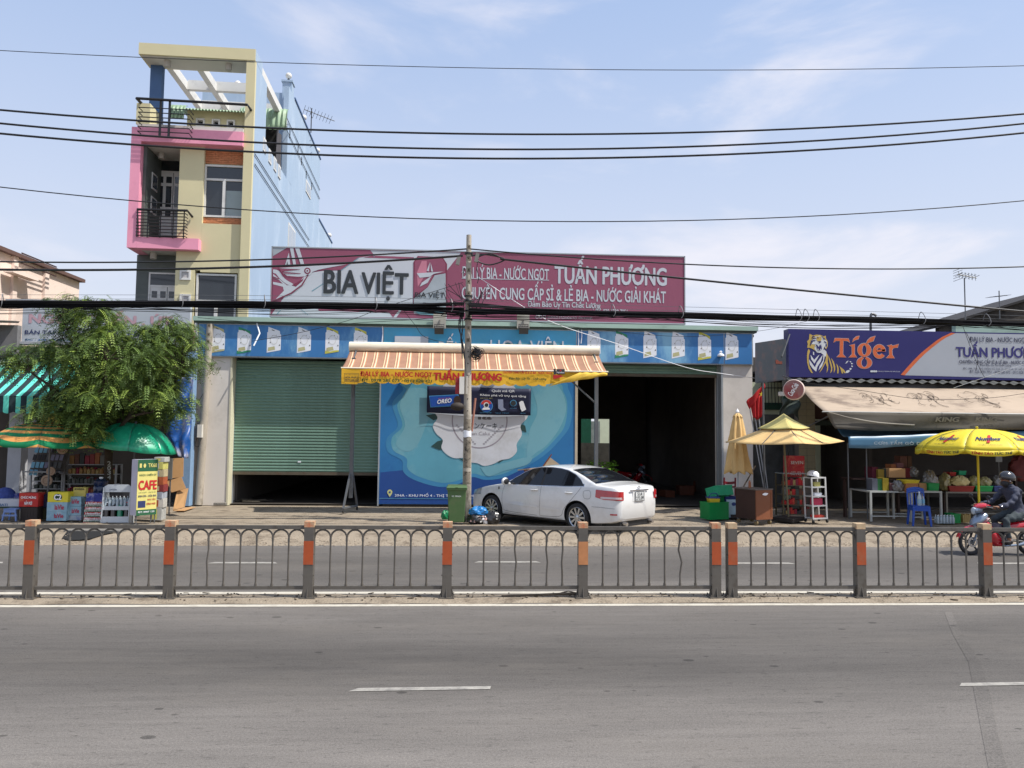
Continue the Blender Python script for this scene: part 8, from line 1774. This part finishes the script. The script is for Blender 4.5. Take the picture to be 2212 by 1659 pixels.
goods=[
 (1884,1009,1897,1033,20.3,.4,M('box_wine',C(110,30,50,.7),var=.1),'wine red carton at the left back corner of the heaped table'),
 (1897,1014,1910,1034,20.2,.3,M('box_ochre',C(170,140,50,.7),var=.1),'ochre carton in the upper row of the heaped table'),
 (1910,1012,1921,1031,20.25,.3,M('box_moss',C(90,96,80,.6),var=.1),'moss grey carton in the upper row of the heaped table'),
 (1921,1012,1956,1032,20.1,.35,CARD,'wide cardboard carton with a green sticker in the upper row'),
 (1956,1011,1970,1032,20.2,.3,M('box_maroon',C(120,30,36,.7),var=.15),'maroon carton in the upper row of the heaped table'),
 (1884,1034,1896,1061,19.75,.3,M('box_slate2',C(110,114,126,.6),var=.1),'slate carton at the front left corner of the heaped table'),
 (1896,1035,1907,1061,19.75,.3,M('box_green',C(40,110,60,.7),var=.1),'green carton at the front left of the heaped table'),
 (1907,1033,1920,1062,19.72,.3,M('box_mustard',C(160,140,30,.7),var=.1),'mustard carton at the front left of the heaped table'),
 (1922,1044,1935,1062,19.7,.3,M('box_plum',C(110,70,70,.6),var=.1),'small plum brown open carton near the front of the heaped table'),
 (1958,1044,1984,1064,19.5,.35,M('box_kraft',C(190,130,80,.7),rough=.85,var=.06),'ribbed kraft carton under the yellow basin'),
 (1986,1044,2002,1062,19.7,.3,CARD,'open flapped cardboard carton right of the kraft carton'),
 (1925,1003,1944,1012,20.4,.3,GOODS[5],'flat tan carton in the top row of the heaped table'),
 (1945,985,1960,1010,20.5,.3,GOODS[3],'left brown carton of the tall pair at the back'),
 (1961,985,1970,1010,20.5,.3,M('box_brown2',C(110,76,50,.6),var=.1),'right brown carton of the tall pair at the back'),
 (1938,1000,1952,1011,20.35,.2,M('box_rose',C(150,100,100,.6)),'small rose packet in the top row of the heaped table')]
for (x0,y0,x1,y1,Y_,d_,mt,lb_) in goods:cart(lb_,(x0,y0,x1,y1),Y_,d_,mt)
rk=thing('rear_shelf','dark wooden rack behind the heaped table carrying the upper cartons','shelf',(a1[0]+1,20.9,.125));zr_=at(1920,1033,20.2).z;part('board',WDD,rk,lambda m:m.box(a1[0]-.2,a1[1]+.3,20.08,20.8,zr_-.04,zr_-.004));
for x in (a1[0]-.15,a1[1]+.25):part('leg',WDD,rk,lambda m:m.box(x-.03,x+.03,20.6,20.7,.125,zr_-.04))
def plasticbag(label,rc,Y,mat,seed,d=.3):
 a=rect(*rc,Y);bag('clear_bag',label,((a[0]+a[1])/2,Y+d/2,a[2]),1.,mat,seed,((a[1]-a[0])/2,d/2,(a[3]-a[2])/1.65))
PCL=M('clear_plastic',C(150,146,140,.55),rough=.15,var=.5,scale=16,spec=.8);PCY=M('clear_yellow',C(196,186,130,.65),rough=.2,var=.45,scale=14,spec=.7)
for (rc,Y_,mt,sd,lb_) in (((1934,1040,1960,1063),19.55,PCL,1,'clear bag of pale goods left of the kraft carton'),((1968,1010,1990,1031),20.1,PCL,2,'shiny silver bag on the upper row beside the maroon carton'),((2000,1020,2032,1060),19.9,PCL,3,'large clear bag behind the green basket'),((2038,1025,2060,1060),20.5,PCY,4,'yellowish bag just left of the cream parcel'),((2124,1032,2147,1052),20.5,PCY,6,'clear bag of noodles just right of the parasol pole'),((2150,1030,2172,1053),20.5,PCL,7,'clear bag of noodles further right of the parasol pole'),((2172,1030,2192,1053),20.5,PCY,8,'yellow tinted bag in front of the rider'),((2100,1030,2122,1052),20.6,PCY,9,'crumpled yellow tinted bag left of the parasol pole')):plasticbag(lb_,rc,Y_,mt,sd)
plasticbag('cream wrapped parcel on the red tray',(2061,1030,2098,1050),20.42,M('parcel_cream',C(220,206,150,.8),rough=.6,var=.15,scale=5),12)
def basket(label,rc,Y,d,mat,nm='basket'):
 a=rect(*rc,Y);T=thing(nm,label,'basket' if nm=='basket' else 'tray',((a[0]+a[1])/2,Y+d/2,a[2]))
 part('bowl',mat,T,lambda m:tap(m,(a[0]+a[1])/2,Y+d/2,a[2],a[3]-.02,(a[1]-a[0])/2*.86,d/2*.86,(a[1]-a[0])/2*.98,d/2*.98));part('rim',mat,T,lambda m:m.box(a[0],a[1],Y,Y+d,a[3]-.025,a[3]),bevel=.006);return T
basket('yellow basin of greens on top of the kraft carton',(1955,1037,1987,1045),19.48,.4,MATS['pail_yellow']);basket('green plastic basket behind the blue chairs',(2006,1044,2030,1061),19.6,.35,PGR)
basket('red tray under the cream parcel',(2050,1050,2106,1063),20.42,.4,M('tray_crimson',C(150,36,34,.8),rough=.4),'tray');basket('bright green tray at the parasol pole',(2108,1050,2146,1062),20.42,.4,PGR,'tray');basket('dark blue tray right of the bright green tray',(2148,1050,2176,1062),20.42,.4,MATS['lid_blue'],'tray')
basket('small red basin at the back of the long table',(2052,1020,2066,1028),20.9,.3,CRED);basket('turquoise basin at the back of the long table',(2072,1017,2088,1026),20.9,.3,PG2)
sh3=thing('rear_shelf','dark rack behind the long table holding two small basins','shelf',(at(2100,1040,21).x,21,.125));zz_=at(2090,1028,20.9).z;part('board',WDD,sh3,lambda m:m.box(at(2035,1028,21).x,at(2200,1028,21).x,20.85,21.3,zz_-.03,zz_-.003));
for px_ in (2040,2195):x=at(px_,1028,21).x;part('leg',WDD,sh3,lambda m:m.box(x-.03,x+.03,21.0,21.1,.125,zz_-.03))
c=rect(2055,1110,2076,1128,19.3);crate('green lidded basket on the ground beside the bottle pack',(2056,1110,2075,1132),19.3,.3,PGR,zb=.125,name='basket')
BPK=thing('bottle_pack','shrink wrapped pack of water bottles on the ground right of the blue chairs','bottle pack',(at(2040,1125,19.2).x,19.3,.125));x0_=at(2022,1125,19.2).x
for r_ in range(2):
 for k in range(6):bottle(BPK,x0_+.045+k*.082,19.2+.09*r_,.127,.036,.21,BT[0],WPR)
c=rect(2080,1112,2100,1130,19.4)
for k in range(4):x=c[0]+k*.055;m=MB();m.box(x,x+.045,19.4,19.55,.127,.127+.2+.02*(k % 2));tag(m.build('paper_bundle',GOODS[1]),['first','second','third','fourth'][k]+' upright tan paper bundle from the left, behind the motorbike front wheel','bundle')
c=rect(2151,982,2165,998,20.6);m=MB();m.box(c[0],c[1],20.6,20.61,c[2],c[3]);m.box((c[0]+c[1])/2-.006,(c[0]+c[1])/2+.006,20.61,20.62,c[2]-.35,c[2]+.1);tag(m.build('price_card',GOODS[8]),'pale card on a stick above the bags left of the rider','card')
c=rect(2185,985,2240,1040,21.5);bag('hanging_bag','dull rose hanging sack behind the rider',((c[0]+c[1])/2,21.6,c[2]),.4,M('sack_rose',C(140,60,56,.5),var=.2),41,(1,.5,1.1))
# ---- blue stacked plastic chairs
BLP=M('chair_blue',C(24,76,170,.85),rough=.35,var=.06,spec=.5)
def chair(label,loc,rz):
 T=thing('plastic_chair',label,'chair',(0,0,0),'stacked blue chairs');w_,d_,sh=.2,.2,.43
 part('seat',BLP,T,lambda m:m.grid(lambda u,v:(-w_+2*w_*u,-d_+2*d_*v,sh-.015*math.sin(u*3.1)*math.sin(v*3.1)),8,8),thick=.012,smooth=True)
 for (x0,x1,y0,y1) in ((-w_,w_,-d_,-d_+.012),(-w_,-w_+.012,-d_+.012,d_),(w_-.012,w_,-d_+.012,d_)):part('apron',BLP,T,lambda m:m.box(x0,x1,y0,y1,sh-.06,sh-.004))
 for (x,y) in ((-1,-1),(1,-1),(1,1),(-1,1)):part('leg',BLP,T,lambda m:m.add([(x*w_-x*.0,y*d_,sh-.02),(x*w_-x*.055,y*d_,sh-.02),(x*w_-x*.055,y*(d_-.04),sh-.02),(x*w_,y*(d_-.04),sh-.02),(x*(w_+.03),y*(d_+.03),0),(x*(w_-.01),y*(d_+.03),0),(x*(w_-.01),y*(d_-.005),0),(x*(w_+.03),y*(d_-.005),0)],[(0,1,2,3),(7,6,5,4),(0,4,5,1),(1,5,6,2),(2,6,7,3),(3,7,4,0)]))
 P=lambda u,z:(-w_+2*w_*u*1.0,d_+.02+.14*z-.05*math.sin(u*math.pi),sh+z)
 for k in range(5):u=.18+.16*k;part('back_slat',BLP,T,lambda m:m.grid(lambda a,b:P(u+.06*(a-.5)*(1-.2*b),.04+.30*b),2,6),thick=.01)
 for u in (.0,.95):part('back_post',BLP,T,lambda m:m.grid(lambda a,b:P(u+.07*a,-.02+.38*b),2,6),thick=.02)
 part('back_top',BLP,T,lambda m:m.grid(lambda a,b:P(a*1.02,.33+.07*b+.05*math.sin(a*math.pi)),12,3),thick=.018,smooth=True)
 T.location=loc;T.rotation_euler=(0,0,rz);return T
g_=gr(1996,1137,.125);chair('lower blue plastic chair of the nested pair behind the fence',(g_.x,g_.y+.2,.125),rad(-14));chair('upper blue plastic chair of the nested pair with water bottles on it',(g_.x+.01,g_.y+.215,.185),rad(-14))
for i,(dx,mt,lb_) in enumerate(((-.03,BT[0],'tall water bottle standing on the blue chair'),(.07,BT[0],'short water bottle on the right of the blue chair seat'))):
 T=thing('water_bottle',lb_,'bottle',(g_.x+dx,g_.y+.15,.62));bottle(T,g_.x+dx,g_.y+.12,.625,.05 if i==0 else .032,.34 if i==0 else .22,mt,WPR);part('label',WTR if i==0 else PB[0],T,lambda m:m.cyl((g_.x+dx,g_.y+.12,.68),(g_.x+dx,g_.y+.12,.78),.052 if i==0 else .034,n=12))
# ---- yellow parasol
UYL=M('parasol_yellow',C(236,212,50,.84),rough=.5,var=.06,scale=2);yc=at(2111,950,18.9);apz_=at(2111,927,18.9).z
YU,yfn=umbrella('parasol','bright yellow advertising parasol with red lettering on its valance',(yc.x,18.9),(at(2235,960,18.9).x-at(1998,960,18.9).x)/2,apz_,[UYL],8,drop=.50,valance=.13,pole_mat=UYL,pole_r=.028,rot=rad(-90+.0)-rad(45)+rad(45),lean=(0,0),belly=.05,)
def onumb(s,u0,u1,v0,v1,mat,b=0.,sh=0.):
 cu=bpy.data.curves.new('t','FONT');cu.body=s;cu.size=1;cu.shear=sh;cu.resolution_u=2
 ob=bpy.data.objects.new('t',cu);COL.objects.link(ob);dg=bpy.context.evaluated_depsgraph_get();me=bpy.data.meshes.new_from_object(ob.evaluated_get(dg));bpy.data.objects.remove(ob);bpy.data.curves.remove(cu)
 xs_=[v.co.x for v in me.vertices];ys_=[v.co.y for v in me.vertices];m=MB();fs=[tuple(p.vertices) for p in me.polygons]
 for k in ((0,1,-1,2,-2) if b else (0,)):
  vs=[]
  for x,y in zip(xs_,ys_):
   fu=(x-min(xs_))/(max(xs_)-min(xs_))+k*b*.01;fv=1-(y-min(ys_))/(max(ys_)-min(ys_));v=v0+(v1-v0)*fv;u=u0+(u1-u0)*fu
   if v <=1:p=yfn(u,v);d=1.0
   else:p=yfn(u,1.);p=(p[0],p[1],p[2]-(v-1)*1.0)
   q=Vector(p);c_=Vector((yc.x,18.9,q.z));o=(q-c_).normalized();vs.append(tuple(q+o*(.014+.0006*k)+Vector((0,0,.012 if v <=1 else 0))))
  m.add(vs,fs)
 bpy.data.meshes.remove(me);m.build('lettering',mat,YU)
F8=1/8.
def sect(k):return k*F8
ORP=M('print_orange',C(230,120,50,.9));
for k,(a_,b_) in enumerate((('TỈNH TÁO','TỨC THÌ'),('TINH THẦN','SỨC MẠNH'),('TỈNH TÁO','TỨC THÌ'),('TINH THẦN','SỨC MẠNH'))):
 u=sect([7,0,6,1][k]);onumb(a_,u+.12*F8,u+.52*F8,1.01,1.10,REDP if k % 2==0 else SGK,.5,.15);onumb(b_,u+.55*F8,u+.88*F8,1.01,1.09,SGK if k % 2==0 else REDP,.5,.15)
 onumb('Number',u+.2*F8,u+.8*F8,.62,.74,SNV,.5,.2);onumb('1',u+.43*F8,u+.6*F8,.56,.80,REDP,.6,.2);onumb('NƯỚC TĂNG LỰC',u+.25*F8,u+.75*F8,.84,.87,SGK,0)
# ---- far gable roof,antennas
GBL=M('mossy_gable',C(92,84,76,.6),rough=.95,var=.45,scale=3,dirt_shine=C(40,38,32,.5),dirt_shine_amt=.9,dscale=2)
FGa=thing('gable_house','old mossy dark gable wall rising behind the lettered sign at right','house',(at(2200,700,27).x,28,0));yq=27.9
pa,pbb=at(2040,703,yq),at(2212,651,yq);sl_=(pbb.z-pa.z)/(pbb.x-pa.x);xe=pbb.x+3.;
part('gable_wall',GBL,FGa,lambda m:m.prism([(pa.x-.2,0),(pa.x-.2,pa.z),(xe,pa.z+sl_*(xe-pa.x)),(xe+5,pa.z+sl_*(xe-pa.x)-5*sl_),(xe+5,0)],yq,yq+.25))
def gr_(m):
 for (x0,x1,za,zb2) in ((pa.x-.4,xe,pa.z-sl_*.4+.0,pa.z+sl_*(xe-pa.x)),):m.prism([(x0,za),(x1,zb2),(x1,zb2+.09),(x0,za+.09)],yq-.15,yq+6)
part('roof',M('roof_dark',C(64,60,60,.5),rough=.8),FGa,gr_)
a0_,a1_=at(2086,705,27),at(2083,600,27);AN=thing('tv_antenna','tall television antenna on a thin mast above the right roofs','antenna',tuple(a0_))
part('mast',STL,AN,lambda m:m.tube([a0_-Vector((0,0,.8)),a1_],.022,5));part('boom',STL,AN,lambda m:m.tube([a1_+Vector((-.25,0,.12)),a1_+Vector((.4,-.1,-.02))],.02,5))
for k in range(6):q=a1_+Vector((-.2+.11*k,-.02*k,.11-.02*k));part('element',STL,AN,lambda m:(m.tube([q+Vector((-.08,-.35,.0)),q+Vector((.08,.35,.0))],.009,4),m.tube([q+Vector((0,-.02,-.13)),q+Vector((0,.02,.13))],.009,4)))
part('reflector',STL,AN,lambda m:[m.tube([a1_+Vector((-.27,-.3,z)),a1_+Vector((-.22,.3,z))],.009,4) for z in (-.08,.02,.12,.22,.3)])
b0_,b1_=at(2159,672,27.5),at(2158,628,27.5);AN2=thing('tv_antenna','small cross shaped antenna on the slope of the mossy gable','antenna',tuple(b0_));part('mast',STL,AN2,lambda m:m.tube([b0_-Vector((0,0,.3)),b1_],.02,5));part('boom',STL,AN2,lambda m:m.tube([at(2138,642,27.5),at(2176,638,27.5)],.016,4))
for k in range(8):q=at(2140+k*4.6,641.6-k*.45,27.5);part('element',STL,AN2,lambda m:m.tube([q+Vector((0,-.3,-.02)),q+Vector((0,.3,.02))],.008,3))
for i,px_ in enumerate((2083,)):p=at(2072,697,23.4);m=MB();m.tube([at(2067,700,23.3),at(2083,698,23.3)],.03,5);tag(m.build('loose_pipe',WPR),'pale pipe lying along the green ridge behind the lettered sign','pipe')
m=MB();m.tube(smoothpath([at(1640,824,21.),at(1700,822,21.2),at(1850,842,20.8),at(1990,862,20.2),at(2130,860,20.0),at(2212,850,19.9)],6),.008,4);tag(m.build('wire',BLK),'thin black wire strung across the beige cloth awning','wire')
m=MB();m.tube([at(2060,838,20.0),at(2260,770,19.)],.007,4);tag(m.build('wire',WPR),'white wire rising to the right across the silver part of the sign','wire')
for x0,y0,x1,y1,x2,y2 in ((2080,705,2104,770,2128,818),(2086,716,2110,770,2108,800)):
 m=MB();m.tube(smoothpath([at(x0,y0,21.8),at(x1,y1,21.8),at(x2,y2,21.8)],6),.007,4);tag(m.build('wire',BLK),('longer' if x2==2128 else 'shorter')+' black wire dangling over the silver part of the lettered sign','wire')
# motorbike and rider
BRD=M('bike_red',C(200,24,44,.85),rough=.2,var=.08,coat=.8,spec=.6);BSV=M('bike_silver',C(150,164,182,.8),rough=.25,metal=.5,var=.08,coat=.5);BMR=M('bike_maroon',C(96,20,40,.8),rough=.25,coat=.6)
BK=thing('motorbike','red and silver underbone motorbike riding left behind the fence at the right edge','motorbike',(0,0,0));WRd=.26
def wheel(x,n):
 R=Matrix.Translation((x,0,WRd))@Matrix.Rotation(rad(90),4,'X')
 o=part('wheel',TY,BK,lambda m:m.tube([(x+(WRd-.033)*math.cos(t*2*math.pi/32),0,WRd+(WRd-.033)*math.sin(t*2*math.pi/32)) for t in range(33)],.035,8,caps=False),smooth=True)
 part('rim',CBK,o,lambda m:m.lathe([(.205,-.025),(.19,-.02),(.19,.02),(.205,.025)],32,R,cap=False));part('hub',STL,o,lambda m:m.lathe([(0,-.05),(.05,-.05),(.05,.05),(0,.05)],16,R));part('brake_disc',CRM2,o,lambda m:m.lathe([(.06,.055),(.1,.055),(.1,.058),(.06,.058)],24,R,cap=False))
 for k in range(n):RR=R@Matrix.Rotation(k*2*math.pi/n+.3,4,'Z');part('spoke',CBK,o,lambda m:m.box(.04,.195,-.014,.014,-.012,.012,RR))
wheel(0,5);wheel(1.2,5)
for s_ in (-1,1):part('fork',STL,BK,lambda m:m.tube([(0,s_*.07,WRd),(.16,s_*.07,.62)],.02,7));part('swing_arm',CBK,BK,lambda m:m.tube([(1.2,s_*.08,WRd),(.78,s_*.08,.3)],.022,6));part('shock',CRM2,BK,lambda m:m.tube([(1.17,s_*.1,.3),(1.08,s_*.11,.62)],.026,7))
part('fork_cover',BSV,BK,lambda m:m.tube([(.02,-.095,.3),(.1,-.095,.52)],[.012,.03],6))
def fend(u,v):a=rad(18+125*u);r=WRd+.045+.02*math.sin(u*3.1);return (-r*math.cos(a)+.02,(v-.5)*.12*(1-.3*u),WRd+r*math.sin(a)-.02*abs(v-.5)*2)
part('front_fender',BRD,BK,lambda m:m.grid(fend,16,6),smooth=True,thick=.006)
def loft(name,mat,secs,n=12,par=BK):
 m=MB();
 for (x,z,h,w_) in secs:
  m.v +=[(x+h*.35*math.sin(2*math.pi*k/n)*0,w_*math.cos(2*math.pi*k/n),z+h*math.sin(2*math.pi*k/n)) for k in range(n)]
 for i in range(len(secs)-1):
  for k in range(n):m.f.append((i*n+k,(i+1)*n+k,(i+1)*n+(k+1) % n,i*n+(k+1) % n));m.m.append(0)
 m.f +=[tuple(range(n)),tuple(reversed(range((len(secs)-1)*n,len(secs)*n)))];m.m +=[0,0]
 return m.build(name,mat,par,smooth=True)
loft('front_cowl',BSV,[(.0,.60,.02,.04),(.05,.64,.07,.10),(.14,.68,.13,.14),(.24,.74,.12,.13),(.30,.78,.06,.10)]);loft('cowl_stripe',BMR,[(.06,.60,.02,.09),(.12,.60,.06,.15),(.24,.66,.08,.15),(.32,.72,.05,.11)])
part('headlamp',HEADL,BK,lambda m:m.ball((.075,0,.575),.06,8,sc=(.8,1.3,.6)),smooth=True)
loft('leg_shield',BRD,[(.14,.62,.05,.12),(.22,.56,.16,.17),(.32,.46,.22,.19),(.44,.36,.18,.17),(.56,.30,.10,.12)]);loft('inner_frame',CBK,[(.26,.74,.04,.06),(.36,.60,.07,.06),(.5,.46,.09,.07),(.66,.44,.09,.08)])
loft('handlebar_cover',BRD,[(.10,.93,.03,.06),(.17,.96,.05,.14),(.27,.98,.05,.16),(.36,.97,.025,.10)]);loft('lamp_pod',BSV,[(.06,.87,.05,.08),(.13,.89,.08,.10),(.2,.9,.07,.09)]);part('visor',M('visor_white',C(200,214,224,.8),rough=.2),BK,lambda m:m.ball((.07,0,.87),.06,8,sc=(.5,1.1,1.2)),smooth=True)
for s_ in (-1,1):
 part('grip',RUB,BK,lambda m:m.tube([(.26,s_*.15,.97),(.32,s_*.34,.95)],.018,7));part('brake_lever',CRM2,BK,lambda m:m.tube([(.22,s_*.16,.97),(.25,s_*.32,.955)],.007,5))
 mo=part('mirror_stem',CBK,BK,lambda m:m.tube([(.24,s_*.16,.99),(.2,s_*.24,1.12)],.007,5));part('mirror',CBK,mo,lambda m:m.ball((.2,s_*.26,1.15),.055,8,sc=(.35,1.2,.75)),smooth=True)
loft('seat',RUB,[(.62,.66,.02,.08),(.72,.69,.05,.13),(.9,.70,.05,.14),(1.15,.73,.05,.13),(1.34,.76,.03,.08)]);loft('side_body',BRD,[(.58,.52,.08,.08),(.74,.55,.12,.13),(.95,.58,.11,.14),(1.2,.64,.09,.12),(1.42,.70,.04,.07)]);loft('engine',STL,[(.42,.30,.05,.08),(.5,.30,.10,.12),(.66,.29,.10,.13),(.8,.28,.08,.10)])
loft('under_panel',BRD,[(.36,.30,.04,.09),(.46,.24,.07,.13),(.6,.22,.05,.12)]);part('exhaust',BSV,BK,lambda m:m.tube([(.55,-.14,.2),(.85,-.16,.22),(1.0,-.17,.26),(1.4,-.18,.34)],[.02,.025,.045,.04],10),smooth=True)
part('rear_fender',CBK,BK,lambda m:m.grid(lambda u,v:(1.2+.32*math.cos(rad(95-85*u)),(v-.5)*.14,WRd+.32*math.sin(rad(95-85*u))),10,4),thick=.006,smooth=True);part('tail_lamp',TAILR,BK,lambda m:m.ball((1.43,0,.70),.06,8,sc=(.6,1.,.6)),smooth=True);part('grab_rail',CRM2,BK,lambda m:m.tube([(1.2,-.13,.76),(1.42,-.08,.8),(1.42,.08,.8),(1.2,.13,.76)],.012,5));part('plate',pl_.data.materials[0],BK,lambda m:m.box(1.5,1.51,-.09,.09,.45,.6))
for s_ in (-1,1):part('foot_peg',RUB,BK,lambda m:m.cyl((.62,s_*.1,.24),(.62,s_*.26,.24),.016,n=6))
part('wrapped_bundle',M('bundle_grey',C(110,100,110,.6),var=.4,scale=10),BK,lambda m:m.ball((.48,-.06,.56),.12,10,sc=(1.2,.8,.7)),smooth=True)
g_=gr(2093,1199,.0);BK.location=(g_.x+.05,g_.y+.0,0)
RID=thing('person','motorbike rider in dark jacket, grey trousers, black helmet and black face mask','person',(0,0,0));RID.location=BK.location
JK=M('jacket_slate',C(70,74,92,.75),rough=.8,var=.25,scale=7,bump=.3,bscale=18);TRS=M('trousers_grey',C(78,88,92,.7),rough=.85,var=.25,scale=6,bump=.3,bscale=14);SKN=M('skin',C(150,104,78,.8),rough=.6,var=.08);SHO=M('shoe',(.06,.05,.045,1),rough=.6)
vs,es,rd=[],[],[]
def jv(p,r,par=None):
 vs.append(p);rd.append(r);i=len(vs)-1
 if par is not None:es.append((par,i))
 return i
pel=jv((.98,0,.82),(.15,.13));ab=jv((.96,0,.97),(.145,.12),pel);ch=jv((.90,0,1.13),(.165,.13),ab);uc_=jv((.85,0,1.26),(.155,.11),ch);nk=jv((.82,0,1.36),(.06,.06),uc_);jv((.80,0,1.42),(.06,.06),nk)
for s_ in (-1,1):
 sh_=jv((.84,s_*.19,1.27),(.08,.08),uc_);el_=jv((.66,s_*.27,1.05),(.058,.055),jv((.76,s_*.24,1.16),(.066,.063),sh_));wr=jv((.39,s_*.28,.97),(.036,.034),jv((.52,s_*.28,1.0),(.05,.047),el_))
 hp=jv((.94,s_*.11,.78),(.115,.11),pel);kn=jv((.60,s_*.17,.70),(.075,.072),jv((.78,s_*.15,.76),(.098,.092),hp));an=jv((.66,s_*.17,.33),(.045,.042),jv((.63,s_*.17,.52),(.066,.062),kn))
me=bpy.data.meshes.new('body');me.from_pydata(vs,es,[]);ob=bpy.data.objects.new('body',me);COL.objects.link(ob)
sk=ob.modifiers.new('skin','SKIN');sk.use_smooth_shade=True
for i,r in enumerate(rd):me.skin_vertices[0].data[i].radius=r;me.skin_vertices[0].data[i].use_root=(i==0)
ss=ob.modifiers.new('sub','SUBSURF');ss.levels=2;ss.render_levels=2
bpy.context.view_layer.update();nm=bpy.data.meshes.new_from_object(ob.evaluated_get(bpy.context.evaluated_depsgraph_get()));bpy.data.objects.remove(ob)
nm.materials.clear()
for mt in (JK,TRS):nm.materials.append(mt)
for p in nm.polygons:p.use_smooth=True;p.material_index=1 if (p.center.z < .86 or (p.center.z < .9 and p.center.x < .85 and abs(p.center.y) < .26)) else 0
rng2=random.Random(4)
for v in nm.vertices:v.co +=v.normal*(.008*math.sin(v.co.x*40+v.co.z*31)+.005*math.sin(v.co.z*70+v.co.y*30))
ob=bpy.data.objects.new('body',nm);COL.objects.link(ob);ob.parent=RID
hc=Vector((.775,0,1.50))
hd=part('head',SKN,RID,lambda m:(m.ball(hc+Vector((0,0,-.02)),.1,14,sc=(1.0,.8,1.2)),m.ball(hc+Vector((-.1,0,-.03)),.02,6),m.ball(hc+Vector((.01,.08,-.03)),.022,6),m.ball(hc+Vector((.01,-.08,-.03)),.022,6)),smooth=True)
for s_ in (-1,1):part('eye',SGK,hd,lambda m:m.ball(hc+Vector((-.088,s_*.034,.0)),.013,6))
part('face_mask',CBK,RID,lambda m:m.ball(hc+Vector((-.03,0,-.085)),.088,12,sc=(1.0,.95,.95)),smooth=True);part('scarf',JK,RID,lambda m:m.ball(hc+Vector((.03,0,-.13)),.085,10,sc=(1,1,.7)),smooth=True)
def helm(m):
 def f(u,v):a=u*2*math.pi;b=v*math.pi*.60;k=1+.03*math.cos(a);r=.135;z=math.cos(b);low=.04*(1-math.cos(a))*(v > .85)*-.5;return (hc.x+.01+r*1.12*math.sin(b)*math.cos(a)*k,r*.93*math.sin(b)*math.sin(a),hc.z+.02+r*1.0*z+(.03*max(0,-math.cos(a))*v))
 m.grid(f,28,12)
part('helmet',M('helmet_black',(.02,.02,.023,1),rough=.18,coat=.6,spec=.6),RID,helm,smooth=True,thick=.012);part('chin_strap',CBK,RID,lambda m:m.tube([hc+Vector((.03,-.1,-.02)),hc+Vector((-.02,-.085,-.1)),hc+Vector((-.04,0,-.14)),hc+Vector((-.02,.085,-.1)),hc+Vector((.03,.1,-.02))],.008,5));part('strap_clip',WPR,RID,lambda m:m.cb(hc+Vector((.0,-.1,-.035)),(.02,.01,.014)))
for s_ in (-1,1):
 hb=Vector((.355,s_*.285,.968))
 hn=part('hand',SKN,RID,lambda m:(m.ball(hb,.042,10,sc=(1.1,.85,.62)),m.tube([hb+Vector((.03,0,-.005)),hb+Vector((.06,0,0))],.028,8)),smooth=True)
 for k in range(4):o_y=s_*(-.03+.02*k);L_=(.034,.038,.036,.028)[k];part('finger',SKN,hn,lambda m:m.tube([hb+Vector((-.02,o_y,.01)),hb+Vector((-.03-L_,o_y,.012)),hb+Vector((-.04-L_,o_y,-.016)),hb+Vector((-.02-L_*.6,o_y,-.036))],.0092,6),smooth=True)
 part('thumb',SKN,hn,lambda m:m.tube([hb+Vector((.01,-s_*.03,-.005)),hb+Vector((-.02,-s_*.045,-.02)),hb+Vector((-.045,-s_*.035,-.028))],.0105,6),smooth=True)
 part('cuff',JK,RID,lambda m:m.cyl((.40,s_*.282,.972),(.46,s_*.28,.985),.043,.05,12));part('shoe',SHO,RID,lambda m:(m.ball((.62,s_*.17,.285),.05,10,sc=(1.9,.85,.75)),m.ball((.70,s_*.17,.29),.045,8,sc=(1.1,.85,.8))),smooth=True);part('ankle',SKN,RID,lambda m:m.cyl((.667,s_*.17,.31),(.664,s_*.17,.36),.036,n=10))
part('wrist_watch',CRM2,RID,lambda m:m.ball((.425,-.325,.985),.016,6))
b2k=dup(BK,(at(1395,1040,31).x,31,.13),rad(150),'dim parked motorbike deep inside the open right bay of the warehouse')
random.seed(50);m=MB()
for i in range(7):
 x=at(500+i*12,1085,24.3).x;m.tube(smoothpath([(x+random.uniform(-.3,.3),24.3+random.uniform(-.4,.4),.15+random.uniform(0,.05)) for _ in range(5)],5),.012,4)
tag(m.build('rope_tangle',M('rope_grey',C(130,122,108,.6),var=.3)),'tangle of grey rope on the floor under the half open left shutter','rope',kind='stuff')
for i,(x,y,Y_,s_) in enumerate(((1480,1068,28.,.5),(1440,1066,27.,.35),(1520,1070,29.,.6))):
 c=at(x,y,Y_);m=MB();m.cb((c.x,Y_,.13+s_*.35),(s_*1.1,.5,s_*.7),rz=.3*i,ry=.06*i);tag(m.build('junk_box',GOODS[3],bevel=.02),('middle','nearest','farthest')[i]+' dusty brown box on the dark floor of the right bay','box')
